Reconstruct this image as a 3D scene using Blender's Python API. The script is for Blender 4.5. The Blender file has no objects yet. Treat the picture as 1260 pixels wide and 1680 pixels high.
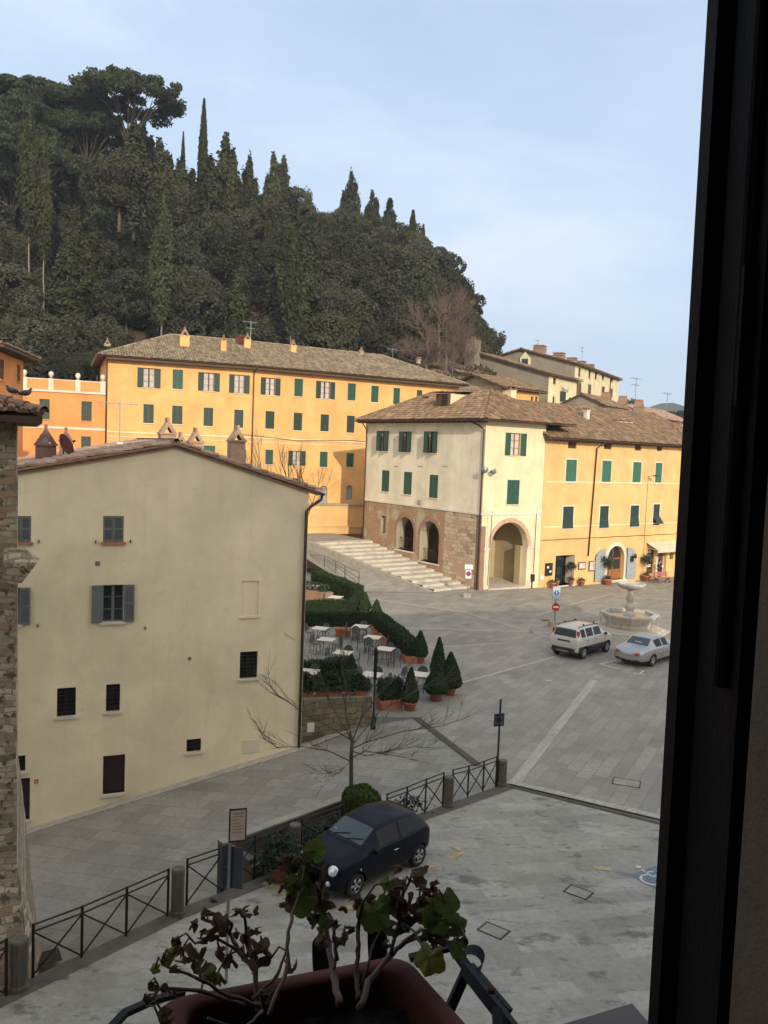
import bpy, bmesh, math, random
import numpy as np
from mathutils import Vector as V, Matrix, Euler
from mathutils.bvhtree import BVHTree
sc = bpy.context.scene
R = math.radians
rnd = random.Random(7)
# ---------------- camera, sky, sun, exposure ----------------
FPX, PITCH, ROLL, CAMZ = 1400.0, R(4.16), R(2.23), 10.0
F_ = V((0, math.cos(PITCH), -math.sin(PITCH)))
R0 = V((1, 0, 0)); U0 = V((0, math.sin(PITCH), math.cos(PITCH)))
RX = math.cos(ROLL)*R0 + math.sin(ROLL)*U0
UX = -math.sin(ROLL)*R0 + math.cos(ROLL)*U0
CAM = V((0, 0, CAMZ))
cd = bpy.data.cameras.new('camera'); cam = bpy.data.objects.new('camera', cd)
sc.collection.objects.link(cam); sc.camera = cam
m = Matrix.Identity(4)
for i in range(3):
    m[i][0] = RX[i]; m[i][1] = UX[i]; m[i][2] = -F_[i]; m[i][3] = CAM[i]
cam.matrix_world = m
cd.sensor_fit = 'VERTICAL'; cd.sensor_height = 24.0; cd.lens = 24.0*FPX/1680
cd.clip_start = 0.05; cd.clip_end = 20000
SUN_EL = R(20.5)
sun_dir = V((-0.276, 0.961, 0)).normalized()*math.cos(SUN_EL) + V((0, 0, -math.sin(SUN_EL)))
sl = bpy.data.lights.new('sun', 'SUN'); sl.energy = 2.75; sl.angle = R(0.6); sl.color = (1.0, 0.87, 0.70)
so = bpy.data.objects.new('sun', sl); sc.collection.objects.link(so)
so.rotation_euler = sun_dir.to_track_quat('-Z', 'Y').to_euler()
w = bpy.data.worlds.new('World'); sc.world = w; w.use_nodes = True
nt = w.node_tree; nt.nodes.clear()
sky = nt.nodes.new('ShaderNodeTexSky'); sky.sky_type = 'NISHITA'; sky.sun_disc = False
sky.sun_elevation = SUN_EL; sky.sun_rotation = math.atan2(-sun_dir.x, -sun_dir.y)
sky.air_density = 1.0; sky.dust_density = 1.6; sky.ozone_density = 1.3; sky.altitude = 300
bg = nt.nodes.new('ShaderNodeBackground'); bg.inputs[1].default_value = 0.13
out = nt.nodes.new('ShaderNodeOutputWorld')
tc = nt.nodes.new('ShaderNodeTexCoord'); mp = nt.nodes.new('ShaderNodeMapping')
mp.inputs['Scale'].default_value = (1.0, 1.0, 2.6); mp.inputs['Rotation'].default_value = (0.2, 0.25, 0.6)
nz = nt.nodes.new('ShaderNodeTexNoise'); nz.inputs['Scale'].default_value = 1.9; nz.inputs['Detail'].default_value = 7; nz.inputs['Roughness'].default_value = 0.55
cr = nt.nodes.new('ShaderNodeValToRGB'); cr.color_ramp.elements[0].position = 0.40; cr.color_ramp.elements[0].color = (.62,.62,.62,1)
cr.color_ramp.elements[1].position = 0.72; cr.color_ramp.elements[1].color = (1, 1, 1, 1)
mx = nt.nodes.new('ShaderNodeMix'); mx.data_type = 'RGBA'; mx.inputs[7].default_value = (5.9, 6.5, 7.6, 1)
nt.links.new(tc.outputs['Generated'], mp.inputs[0]); nt.links.new(mp.outputs[0], nz.inputs['Vector'])
nt.links.new(nz.outputs['Fac'], cr.inputs[0]); nt.links.new(cr.outputs[0], mx.inputs[0])
dt = nt.nodes.new('ShaderNodeVectorMath'); dt.operation = 'DOT_PRODUCT'; dt.inputs[1].default_value = (-sun_dir.x, -sun_dir.y, 0)
mr = nt.nodes.new('ShaderNodeMapRange'); mr.inputs['From Min'].default_value = -.45; mr.inputs['From Max'].default_value = .75
hz = nt.nodes.new('ShaderNodeMix'); hz.data_type = 'RGBA'; hz.inputs[6].default_value = (4.0, 4.95, 6.2, 1); hz.inputs[7].default_value = (10.2, 9.3, 7.9, 1)
nt.links.new(tc.outputs['Generated'], dt.inputs[0]); nt.links.new(dt.outputs['Value'], mr.inputs['Value']); nt.links.new(mr.outputs[0], hz.inputs[0]); nt.links.new(hz.outputs[2], mx.inputs[7])
cm = nt.nodes.new('ShaderNodeMapping'); cm.inputs['Scale'].default_value = (1.2, 1.0, 3.4); cm.inputs['Rotation'].default_value = (.15, .3, 0); cm.inputs['Location'].default_value = (.35, .1, .4)
cn = nt.nodes.new('ShaderNodeTexNoise'); cn.inputs['Scale'].default_value = 1.5; cn.inputs['Detail'].default_value = 9; cn.inputs['Roughness'].default_value = .6; cn.inputs['Distortion'].default_value = .4
c2 = nt.nodes.new('ShaderNodeValToRGB'); c2.color_ramp.elements[0].position = .46; c2.color_ramp.elements[0].color = (0,0,0,1); c2.color_ramp.elements[1].position = .74; c2.color_ramp.elements[1].color = (.75,.75,.75,1)
ml = nt.nodes.new('ShaderNodeMix'); ml.data_type = 'RGBA'; ml.inputs[7].default_value = (5.7, 6.1, 6.8, 1)
nt.links.new(tc.outputs['Generated'], cm.inputs[0]); nt.links.new(cm.outputs[0], cn.inputs['Vector']); nt.links.new(cn.outputs['Fac'], c2.inputs[0]); nt.links.new(c2.outputs[0], ml.inputs[0])
nt.links.new(sky.outputs[0], mx.inputs[6]); nt.links.new(mx.outputs[2], ml.inputs[6]); nt.links.new(ml.outputs[2], bg.inputs[0]); nt.links.new(bg.outputs[0], out.inputs[0])
sc.view_settings.view_transform = 'Standard'; sc.view_settings.look = 'None'
sc.view_settings.exposure = 0.40; sc.view_settings.gamma = 1.0; sc.view_settings.use_curve_mapping = False

def ray(px, py):
    return ((px-630)/FPX)*RX - ((py-840)/FPX)*UX + F_
def on(px, py, z=0.0):
    d = ray(px, py); return CAM + d*((z-CAMZ)/d.z)
def dep(px, py, D):
    d = ray(px, py); return CAM + d*(D/d.y)

# ---------------- helpers ----------------
C = sc.collection
def tag(o, label=None, cat=None, group=None, kind=None):
    if label: o['label'] = label
    if cat: o['category'] = cat
    if group: o['group'] = group
    if kind: o['kind'] = kind
    return o
def empty(name, loc=(0,0,0), rz=0.0, label=None, cat=None, group=None):
    o = bpy.data.objects.new(name, None); C.objects.link(o); o.empty_display_size = .2
    o.location = loc; o.rotation_euler = (0, 0, rz); return tag(o, label, cat, group)
def link(name, me, mat=None, parent=None):
    o = bpy.data.objects.new(name, me); C.objects.link(o)
    if mat is not None:
        for mm in (mat if isinstance(mat, (list, tuple)) else [mat]): me.materials.append(mm)
    if parent is not None: o.parent = parent
    return o
def copy_tree(o, parent=None, skip=()):
    c = o.copy(); C.objects.link(c)
    if parent is not None: c.parent = parent
    for ch in o.children: copy_tree(ch, c)
    return c
class MB:
    def __init__(s): s.v = []; s.f = []; s.m = []; s.M = None
    def add(s, vs, fs, mi=0):
        b = len(s.v)
        if s.M is not None: vs = [tuple(s.M @ V(p)) for p in vs]
        s.v += [tuple(p) for p in vs]; s.f += [tuple(b+i for i in f) for f in fs]; s.m += [mi]*len(fs)
    def quad(s, a, b, c, d, mi=0): s.add([a, b, c, d], [(0,1,2,3)], mi)
    def poly(s, pts, mi=0): s.add(pts, [tuple(range(len(pts)))], mi)
    def box(s, x0, x1, y0, y1, z0, z1, mi=0):
        s.add([(x0,y0,z0),(x1,y0,z0),(x1,y1,z0),(x0,y1,z0),(x0,y0,z1),(x1,y0,z1),(x1,y1,z1),(x0,y1,z1)],
              [(0,3,2,1),(4,5,6,7),(0,1,5,4),(1,2,6,5),(2,3,7,6),(3,0,4,7)], mi)
    def bar(s, a, b, w, h=None, mi=0, up=(0,0,1)):
        a = V(a); b = V(b); d = (b-a); h = h or w
        if d.length < 1e-6: return
        d.normalize(); u = V(up)
        if abs(d.dot(u)) > .98: u = V((1,0,0))
        x = d.cross(u).normalized(); y = x.cross(d)
        x *= w/2; y *= h/2
        s.add([a-x-y, a+x-y, a+x+y, a-x+y, b-x-y, b+x-y, b+x+y, b-x+y],
              [(0,3,2,1),(4,5,6,7),(0,1,5,4),(1,2,6,5),(2,3,7,6),(3,0,4,7)], mi)
    def tube(s, pts, rad, n=8, mi=0, cap=True):
        pts = [V(p) for p in pts]
        if not isinstance(rad, (list, tuple)): rad = [rad]*len(pts)
        vs = []; prev = None
        for i, p in enumerate(pts):
            d = (pts[min(i+1, len(pts)-1)] - pts[max(i-1, 0)])
            if d.length < 1e-9: d = V((0,0,1))
            d.normalize()
            if prev is None:
                u = V((0,0,1)) if abs(d.z) < .9 else V((1,0,0))
                x = d.cross(u).normalized()
            else:
                x = (prev - d*prev.dot(d))
                x = x.normalized() if x.length > 1e-6 else d.orthogonal().normalized()
            prev = x; y = d.cross(x)
            for k in range(n):
                a = 2*math.pi*k/n; vs.append(p + (x*math.cos(a)+y*math.sin(a))*rad[i])
        fs = []
        for i in range(len(pts)-1):
            for k in range(n):
                k2 = (k+1) % n; fs.append((i*n+k, i*n+k2, (i+1)*n+k2, (i+1)*n+k))
        if cap: fs.append(tuple(range(n-1, -1, -1))); fs.append(tuple((len(pts)-1)*n+k for k in range(n)))
        s.add(vs, fs, mi)
    def lathe(s, prof, n=24, c=(0,0,0), mi=0, a0=0.0, cap=True):
        vs = []; fs = []
        for r_, z_ in prof:
            for k in range(n):
                a = a0+2*math.pi*k/n; vs.append((c[0]+r_*math.cos(a), c[1]+r_*math.sin(a), c[2]+z_))
        for i in range(len(prof)-1):
            for k in range(n):
                k2 = (k+1) % n; fs.append((i*n+k, i*n+k2, (i+1)*n+k2, (i+1)*n+k))
        if cap: fs.append(tuple(range(n-1,-1,-1))); fs.append(tuple((len(prof)-1)*n+k for k in range(n)))
        s.add(vs, fs, mi)
    def mesh(s, name, smooth=False):
        me = bpy.data.meshes.new(name); me.from_pydata(s.v, [], s.f)
        me.polygons.foreach_set('material_index', s.m)
        if smooth: me.polygons.foreach_set('use_smooth', [True]*len(s.f))
        me.update(); return me
    def build(s, name, mat, parent=None, smooth=False):
        return link(name, s.mesh(name, smooth), mat, parent)
def quads_mesh(name, P, smooth=False):
    n = len(P); me = bpy.data.meshes.new(name)
    me.vertices.add(n*4); me.vertices.foreach_set('co', np.ascontiguousarray(P, dtype=np.float32).ravel())
    me.loops.add(n*4); me.loops.foreach_set('vertex_index', np.arange(n*4, dtype=np.int32))
    me.polygons.add(n); me.polygons.foreach_set('loop_start', np.arange(0, n*4, 4, dtype=np.int32))
    me.update(calc_edges=True); me.validate(); return me
def leaf_quads(rs, pos, nrm, size, spread=.9, asp=1.0, droop=0.0):
    n = len(pos)
    d = nrm + rs.normal(0, spread, (n,3)); d /= np.linalg.norm(d, axis=1)[:,None]+1e-9
    t = rs.normal(0, 1, (n,3)); t[:,2] -= droop
    t -= d*(t*d).sum(1)[:,None]; t /= np.linalg.norm(t, axis=1)[:,None]+1e-9
    b = np.cross(d, t); s = (size*rs.uniform(.6, 1.35, n))[:,None]
    t = t*s*asp*.5; b = b*s*.5
    k = rs.uniform(.3, .75, n)[:,None]
    return np.stack([pos-t, pos+b*k*1.2, pos+t, pos-b*1.0], 1)

# ---------------- materials ----------------
def N(nt_, typ, **kw):
    n = nt_.nodes.new(typ)
    for k, v_ in kw.items():
        if k.startswith('_'): setattr(n, k[1:], v_)
        else: n.inputs[k.replace('__',' ')].default_value = v_
    return n
def newmat(name):
    m_ = bpy.data.materials.new(name); m_.use_nodes = True; t = m_.node_tree
    return m_, t, t.nodes['Principled BSDF']
def ramp(t, fac, stops):
    r_ = t.nodes.new('ShaderNodeValToRGB'); e = r_.color_ramp.elements
    while len(e) < len(stops): e.new(.5)
    for i, (p, c) in enumerate(stops):
        e[i].position = p; e[i].color = tuple(c)+(1,) if len(c) == 3 else c
    t.links.new(fac, r_.inputs[0]); return r_.outputs[0]
def mixc(t, fac, a, b, mode='MIX'):
    n = t.nodes.new('ShaderNodeMix'); n.data_type = 'RGBA'; n.blend_type = mode; n.clamp_factor = True
    for i, x in ((0, fac), (6, a), (7, b)):
        if hasattr(x, 'is_linked') or isinstance(x, bpy.types.NodeSocket): t.links.new(x, n.inputs[i])
        elif i == 0: n.inputs[0].default_value = x
        else: n.inputs[i].default_value = tuple(x)+(1,)
    return n.outputs[2]
def coords(t, scale=(1,1,1), rot=(0,0,0), src='Object', loc=(0,0,0)):
    a = t.nodes.new('ShaderNodeTexCoord') if src in ('Object','Generated') else t.nodes.new('ShaderNodeNewGeometry')
    b = t.nodes.new('ShaderNodeMapping'); b.inputs['Scale'].default_value = scale; b.inputs['Rotation'].default_value = rot; b.inputs['Location'].default_value = loc
    t.links.new(a.outputs[src], b.inputs[0]); return b.outputs[0]
def noise(t, vec, scale, detail=4, rough=.55, dist=0.0):
    n = N(t, 'ShaderNodeTexNoise', Scale=scale, Detail=detail, Roughness=rough, Distortion=dist)
    t.links.new(vec, n.inputs['Vector']); return n.outputs['Fac']
def bump(t, bs, h, strength=.3, dist=.02):
    b = N(t, 'ShaderNodeBump', Strength=strength, Distance=dist); t.links.new(h, b.inputs['Height']); t.links.new(b.outputs[0], bs.inputs['Normal'])
def mul(c, k): return tuple(min(1, x*k) for x in c)
def plain(name, col, rough=.6, metal=0.0, var=.25, scale=3.0, spec=.4, coat=0.0, bmp=0.0):
    m_, t, b = newmat(name); v_ = coords(t); f = noise(t, v_, scale, 6, .6)
    c = ramp(t, f, [(.25, mul(col, 1-var)), (.75, mul(col, 1+var))])
    t.links.new(c, b.inputs['Base Color']); b.inputs['Roughness'].default_value = rough
    b.inputs['Metallic'].default_value = metal; b.inputs['Specular IOR Level'].default_value = spec; b.inputs['Coat Weight'].default_value = coat
    if bmp: bump(t, b, noise(t, v_, scale*6, 6, .6), bmp, .01)
    return m_
def plaster(name, col, stain=(.35,.30,.22), amount=.5, streak=.35, sc_=.5):
    m_, t, b = newmat(name); v_ = coords(t)
    big = noise(t, v_, sc_, 5, .6, .3); fine = noise(t, v_, 9, 5, .65)
    vs = coords(t, scale=(2.2, 2.2, .16)); st = noise(t, vs, 1.3, 6, .65)
    c = ramp(t, big, [(.32, mul(col, .80)), (.68, mul(col, 1.08))])
    c = mixc(t, ramp(t, fine, [(.35, (0,0,0)), (.8, (amount*.5,)*3)]), c, mul(col, .78))
    c = mixc(t, ramp(t, noise(t, v_, 1.7, 8, .7, .6), [(.54, (0,0,0)), (.66, (.32,)*3)]), c, mul(col, .74))
    c = mixc(t, ramp(t, st, [(.52, (0,0,0)), (.78, (streak,)*3)]), c, stain)
    t.links.new(c, b.inputs['Base Color']); b.inputs['Roughness'].default_value = .92; b.inputs['Specular IOR Level'].default_value = .15
    bump(t, b, noise(t, v_, 22, 6, .7), .35, .02); return m_
def stonework(name, cols, scale=(1,1,1), bw=.45, bh=.2, mortar=(.30,.26,.20), rot=(R(90),0,0), patch=None, rough=.95, irr=.12, bs_=.6):
    m_, t, b = newmat(name); v_ = coords(t)
    d = N(t, 'ShaderNodeTexNoise', Scale=1.6, Detail=4); t.links.new(v_, d.inputs['Vector'])
    vm = N(t, 'ShaderNodeVectorMath', _operation='SCALE'); vm.inputs['Scale'].default_value = irr; t.links.new(d.outputs['Color'], vm.inputs[0])
    va = N(t, 'ShaderNodeVectorMath', _operation='ADD'); t.links.new(v_, va.inputs[0]); t.links.new(vm.outputs[0], va.inputs[1])
    mp_ = N(t, 'ShaderNodeMapping'); mp_.inputs['Rotation'].default_value = rot; t.links.new(va.outputs[0], mp_.inputs[0])
    bt = N(t, 'ShaderNodeTexBrick', Scale=1.0, Mortar__Size=.012, Brick__Width=bw, Row__Height=bh, Bias=0.0, Mortar__Smooth=.3)
    bt.inputs['Color1'].default_value = (0,0,0,1); bt.inputs['Color2'].default_value = (1,1,1,1); bt.inputs['Mortar'].default_value = (.5,.5,.5,1)
    t.links.new(mp_.outputs[0], bt.inputs['Vector'])
    n2 = noise(t, v_, 3.0, 5, .65); s2 = N(t, 'ShaderNodeMath', _operation='ADD'); t.links.new(bt.outputs['Color'], s2.inputs[0]); t.links.new(n2, s2.inputs[1])
    m2 = N(t, 'ShaderNodeMath', _operation='MULTIPLY'); m2.inputs[1].default_value = .5; t.links.new(s2.outputs[0], m2.inputs[0])
    k = len(cols); c = ramp(t, m2.outputs[0], [(.22+.56*i/(k-1), cols[i]) for i in range(k)])
    c = mixc(t, bt.outputs['Fac'], c, mortar)
    if patch:
        pc, plo, phi, psc = patch
        c = mixc(t, ramp(t, noise(t, v_, psc, 6, .6), [(plo, (0,0,0)), (phi, (1,1,1))]), c, pc)
    t.links.new(c, b.inputs['Base Color']); b.inputs['Roughness'].default_value = rough; b.inputs['Specular IOR Level'].default_value = .2
    iv = N(t, 'ShaderNodeMath', _operation='MULTIPLY_ADD'); iv.inputs[1].default_value = -1.2; t.links.new(bt.outputs['Fac'], iv.inputs[0]); t.links.new(noise(t, v_, 14, 6, .7), iv.inputs[2])
    bump(t, b, iv.outputs[0], bs_, .03); return m_
def island(name, cols, rough=.9, lich=None, nsc=1.2, trans=0.0, objvar=.0, spec=.3):
    m_, t, b = newmat(name); g = t.nodes.new('ShaderNodeNewGeometry'); v_ = coords(t)
    k = len(cols); n1 = noise(t, v_, nsc, 4, .6)
    s2 = N(t, 'ShaderNodeMath', _operation='MULTIPLY_ADD'); s2.inputs[1].default_value = .55 if nsc != .6 else .36; t.links.new(g.outputs['Random Per Island'], s2.inputs[0])
    m3 = N(t, 'ShaderNodeMath', _operation='MULTIPLY'); m3.inputs[1].default_value = .45 if nsc != .6 else .66; t.links.new(n1, m3.inputs[0]); t.links.new(m3.outputs[0], s2.inputs[2])
    c = ramp(t, s2.outputs[0], [(.05+.85*i/(k-1), cols[i]) for i in range(k)])
    if lich: c = mixc(t, ramp(t, noise(t, v_, lich[1], 6, .65), [(.5, (0,0,0)), (.66, (lich[2],)*3)]), c, lich[0])
    if objvar:
        oi = t.nodes.new('ShaderNodeObjectInfo'); hs = N(t, 'ShaderNodeHueSaturation')
        mr = N(t, 'ShaderNodeMapRange'); mr.inputs['To Min'].default_value = 1-objvar; mr.inputs['To Max'].default_value = 1+objvar
        t.links.new(oi.outputs['Random'], mr.inputs['Value']); t.links.new(mr.outputs[0], hs.inputs['Value'])
        mh = N(t, 'ShaderNodeMath', _operation='MULTIPLY_ADD'); mh.inputs[1].default_value = -.045; mh.inputs[2].default_value = .515
        fr = N(t, 'ShaderNodeMath', _operation='FRACT'); m7 = N(t, 'ShaderNodeMath', _operation='MULTIPLY'); m7.inputs[1].default_value = 7.3
        t.links.new(oi.outputs['Random'], m7.inputs[0]); t.links.new(m7.outputs[0], fr.inputs[0]); t.links.new(fr.outputs[0], mh.inputs[0]); t.links.new(mh.outputs[0], hs.inputs['Hue'])
        t.links.new(c, hs.inputs['Color']); c = hs.outputs[0]
    t.links.new(c, b.inputs['Base Color']); b.inputs['Roughness'].default_value = rough; b.inputs['Specular IOR Level'].default_value = spec
    if trans:
        tr = t.nodes.new('ShaderNodeBsdfTranslucent'); ms = t.nodes.new('ShaderNodeMixShader'); ms.inputs[0].default_value = trans
        t.links.new(c, tr.inputs[0]); t.links.new(b.outputs[0], ms.inputs[1]); t.links.new(tr.outputs[0], ms.inputs[2])
        t.links.new(ms.outputs[0], t.nodes['Material Output'].inputs[0])
    return m_
def glass(name, col=(.02,.025,.03), rough=.04):
    m_, t, b = newmat(name); b.inputs['Base Color'].default_value = col+(1,); b.inputs['Roughness'].default_value = rough
    b.inputs['Specular IOR Level'].default_value = .7; return m_
def paving(name, cols, rot, bw=.9, bh=.42, mortar=(.10,.095,.085), blotch=None, msize=.012):
    m_, t, b = newmat(name); v_ = coords(t, rot=(0,0,rot)); vo = coords(t)
    wob = N(t, 'ShaderNodeTexNoise', Scale=.8, Detail=2); t.links.new(vo, wob.inputs['Vector'])
    vm = N(t, 'ShaderNodeVectorMath', _operation='SCALE'); vm.inputs['Scale'].default_value = .10; t.links.new(wob.outputs['Color'], vm.inputs[0])
    va = N(t, 'ShaderNodeVectorMath', _operation='ADD'); t.links.new(v_, va.inputs[0]); t.links.new(vm.outputs[0], va.inputs[1])
    bt = N(t, 'ShaderNodeTexBrick', Scale=1.0, Mortar__Size=msize, Brick__Width=bw, Row__Height=bh, Mortar__Smooth=.4)
    bt.inputs['Color1'].default_value = (0,0,0,1); bt.inputs['Color2'].default_value = (1,1,1,1); bt.inputs['Mortar'].default_value = (.5,)*3+(1,)
    t.links.new(va.outputs[0], bt.inputs['Vector'])
    a = N(t, 'ShaderNodeMath', _operation='MULTIPLY_ADD'); a.inputs[1].default_value = .26
    t.links.new(bt.outputs['Color'], a.inputs[0])
    n1 = noise(t, vo, .33, 6, .62, .4); m3 = N(t, 'ShaderNodeMath', _operation='MULTIPLY'); m3.inputs[1].default_value = .74; t.links.new(n1, m3.inputs[0]); t.links.new(m3.outputs[0], a.inputs[2])
    k = len(cols); c = ramp(t, a.outputs[0], [(.22+.5*i/(k-1), cols[i]) for i in range(k)])
    fine = noise(t, vo, 7, 8, .7); c = mixc(t, ramp(t, fine, [(.4, (0,0,0)), (.75, (.5,)*3)]), c, mul(cols[0], .75))
    if blotch:
        for (bc, lo, hi, s_, am) in blotch:
            sv = coords(t, rot=(0,0,rot), scale=(.6,1.2,1), loc=(s_*7.7,s_*3.1,0))
            c = mixc(t, ramp(t, noise(t, sv, s_, 9, .72, .12), [(lo, (0,0,0)), (hi, (am,)*3)]), c, bc)
    fm = N(t, 'ShaderNodeMath', _operation='MULTIPLY'); fm.inputs[1].default_value = .45; t.links.new(bt.outputs['Fac'], fm.inputs[0])
    c = mixc(t, fm.outputs[0], c, mortar)
    t.links.new(c, b.inputs['Base Color']); b.inputs['Roughness'].default_value = .8; b.inputs['Specular IOR Level'].default_value = .25
    iv = N(t, 'ShaderNodeMath', _operation='MULTIPLY_ADD'); iv.inputs[1].default_value = -.8; t.links.new(bt.outputs['Fac'], iv.inputs[0]); t.links.new(fine, iv.inputs[2])
    bump(t, b, iv.outputs[0], .35, .02); return m_

M = {}
M['yellow'] = plaster('yellow_plaster', (.78,.46,.18), stain=(.52,.33,.13), streak=.3)
M['orange'] = plaster('orange_plaster', (.80,.33,.115), stain=(.5,.26,.1), streak=.3)
M['cream'] = plaster('cream_plaster', (.80,.70,.46), stain=(.50,.42,.25), streak=.35)
M['cream_side'] = plaster('pale_grey_plaster', (.78,.71,.53), stain=(.42,.36,.25), streak=.45)
M['gable'] = plaster('pale_ochre_plaster', (.90,.775,.53), stain=(.50,.40,.25), streak=.2, sc_=.34)
M['ochre'] = plaster('ochre_plaster', (.77,.50,.22), stain=(.55,.38,.16), streak=.5)
M['cream_far'] = plaster('faded_cream_plaster', (.75,.66,.42), stain=(.4,.34,.22), streak=.55)
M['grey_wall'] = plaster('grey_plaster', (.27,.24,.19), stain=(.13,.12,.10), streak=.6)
M['white_trim'] = plaster('white_stone_trim', (.72,.66,.54), streak=.3)
M['stone'] = plaster('weathered_stone', (.40,.36,.29), stain=(.16,.15,.12), streak=.6, sc_=2)
M['travertine'] = plaster('travertine_steps', (.56,.51,.42), stain=(.28,.25,.20), streak=.5, sc_=1.2)
M['dark_stone'] = plaster('dark_stone', (.15,.135,.11), stain=(.06,.055,.05), streak=.7, sc_=3)
M['brickwork'] = stonework('old_brick_and_stone', [(.34,.17,.10),(.44,.25,.15),(.32,.14,.08),(.48,.36,.23)], bw=.26, bh=.08, mortar=(.42,.34,.24), patch=((.45,.37,.25),.56,.62,.7), irr=.05)
M['ashlar'] = stonework('rough_stone_blocks', [(.34,.27,.18),(.48,.40,.27),(.56,.47,.33)], bw=.6, bh=.26, mortar=(.16,.12,.08), irr=.2)
M['tower'] = stonework('rubble_stone', [(.22,.18,.12),(.50,.42,.29),(.68,.58,.42),(.40,.31,.21),(.50,.30,.20)], bw=.26, bh=.12, mortar=(.36,.31,.22), patch=((.16,.145,.09),.57,.61,6.5), irr=.3, bs_=1.0)
M['terrace_wall'] = stonework('mossy_stone_wall', [(.14,.11,.07),(.26,.22,.14),(.20,.16,.10)], bw=.4, bh=.2, mortar=(.08,.07,.05), irr=.4)
M['brickwork_side'] = stonework('old_brick_and_stone_side', [(.32,.18,.10),(.42,.26,.15),(.30,.15,.08),(.46,.35,.21)], bw=.26, bh=.08, mortar=(.38,.30,.19), patch=((.46,.38,.25),.52,.60,.6), irr=.08, rot=(R(90),R(90),0))
M['ashlar_side'] = stonework('rough_stone_blocks_side', [(.30,.20,.13),(.46,.36,.24),(.56,.46,.32),(.42,.28,.18)], bw=.7, bh=.3, mortar=(.15,.11,.08), irr=.35, rot=(R(90),R(90),0), patch=((.44,.30,.20),.52,.6,.6))
M['brick'] = stonework('red_brick', [(.30,.15,.09),(.40,.22,.13),(.25,.12,.08)], bw=.26, bh=.08, irr=.03)
M['tiles'] = island('clay_roof_tiles', [(.06,.045,.03),(.19,.13,.08),(.29,.17,.10),(.40,.31,.20)], lich=((.15,.13,.08), .9, .8))
M['tiles_grey'] = island('weathered_roof_tiles', [(.09,.07,.045),(.22,.17,.115),(.31,.24,.16),(.42,.34,.23)], lich=((.15,.13,.08), .7, .6))
M['tiles_red'] = island('reddish_roof_tiles', [(.13,.08,.06),(.34,.19,.13),(.44,.30,.22),(.50,.42,.34)], lich=((.28,.24,.19), .7, .7))
M['wood_brown'] = plain('brown_wood', (.12,.055,.028), .6, bmp=.2)
M['wood_door'] = plain('varnished_wood', (.30,.13,.045), .4)
M['eave'] = plain('eave_boards', (.10,.065,.04), .8)
M['gutter'] = plain('copper_gutter', (.085,.05,.032), .45, .3)
M['green'] = plain('green_shutter_paint', (.022,.085,.055), .55, var=.2)
M['green_dark'] = plain('dark_green_shutter_paint', (.022,.045,.035), .55, var=.2)
M['green_light'] = plain('faded_green_shutter_paint', (.045,.15,.095), .6, var=.2)
M['grey_shutter'] = plain('slate_grey_shutter_paint', (.15,.165,.16), .6, var=.15)
M['maroon'] = plain('maroon_door_paint', (.035,.016,.018), .55)
M['blue_grey'] = plain('pale_blue_door_paint', (.30,.35,.36), .7, var=.35, scale=6)
M['glass'] = glass('window_glass'); M['black'] = plain('dark_interior', (.008,.008,.008), .9)
M['curtain'] = plain('white_curtain', (.55,.52,.48), .9)
M['iron'] = plain('painted_iron', (.035,.032,.03), .5, .4)
M['iron_black'] = plain('black_wrought_iron', (.012,.012,.014), .65, 0, bmp=.2, spec=.25)
M['metal_grey'] = plain('galvanised_steel', (.28,.30,.31), .45, .6)
M['sign_white'] = plain('white_sign_enamel', (.75,.75,.72), .4, var=.06)
M['sign_blue'] = plain('blue_sign_enamel', (.03,.10,.34), .4, var=.06)
M['sign_red'] = plain('red_sign_enamel', (.50,.03,.025), .4, var=.06)
M['sign_back'] = plain('dark_grey_sign_back', (.045,.055,.07), .5)
M['terracotta'] = plain('terracotta', (.46,.17,.09), .85, var=.22, bmp=.1)
M['terracotta_dark'] = plain('red_brown_plastic', (.10,.032,.022), .8, var=.2, scale=14, spec=.2)
M['chimney_stone'] = plaster('tan_chimney_brick', (.44,.31,.21), stain=(.2,.15,.1), sc_=3)
M['maroon_tile'] = plain('maroon_tile', (.22,.13,.11), .9)
M['soil'] = plain('potting_soil', (.02,.015,.011), .95, var=.6, scale=40, bmp=.8)
M['table'] = plain('pale_stone_tabletop', (.70,.63,.52), .5, var=.08)
M['rubber'] = plain('tyre_rubber', (.02,.02,.02), .8)
M['rim'] = plain('alloy_rim', (.45,.46,.47), .3, .8)
M['chrome'] = plain('chrome', (.75,.76,.77), .12, 1.0, var=.03)
M['plate'] = plain('number_plate', (.6,.6,.58), .4, var=.05)
M['hedge'] = island('hedge_leaves', [(.010,.024,.008),(.022,.045,.014),(.034,.062,.020),(.055,.085,.030)], trans=.15, nsc=2)
M['hedge_core'] = plain('hedge_twigs', (.012,.018,.008), .95)
M['rosemary'] = island('shrub_leaves', [(.015,.028,.016),(.04,.06,.035),(.08,.10,.06)], trans=.1)
M['bush'] = island('bush_leaves', [(.03,.055,.008),(.06,.10,.016),(.11,.15,.03)], trans=.2)
M['oak'] = island('oak_leaves', [(.014,.018,.010),(.033,.038,.021),(.058,.060,.035),(.10,.096,.062)], trans=.1, objvar=.34, nsc=.6)
M['cypress'] = island('cypress_leaves', [(.016,.022,.010),(.032,.040,.017),(.050,.056,.025),(.075,.072,.032)], trans=.1, objvar=.25, nsc=.6)
M['pine'] = island('pine_needles', [(.018,.028,.013),(.036,.050,.022),(.062,.075,.032)], trans=.1, nsc=.6)
M['twigs'] = island('bare_twigs', [(.09,.06,.05),(.15,.10,.085),(.21,.145,.12)], nsc=.5)
M['bark'] = plain('bark', (.10,.08,.06), .95, bmp=.5, scale=5)
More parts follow.
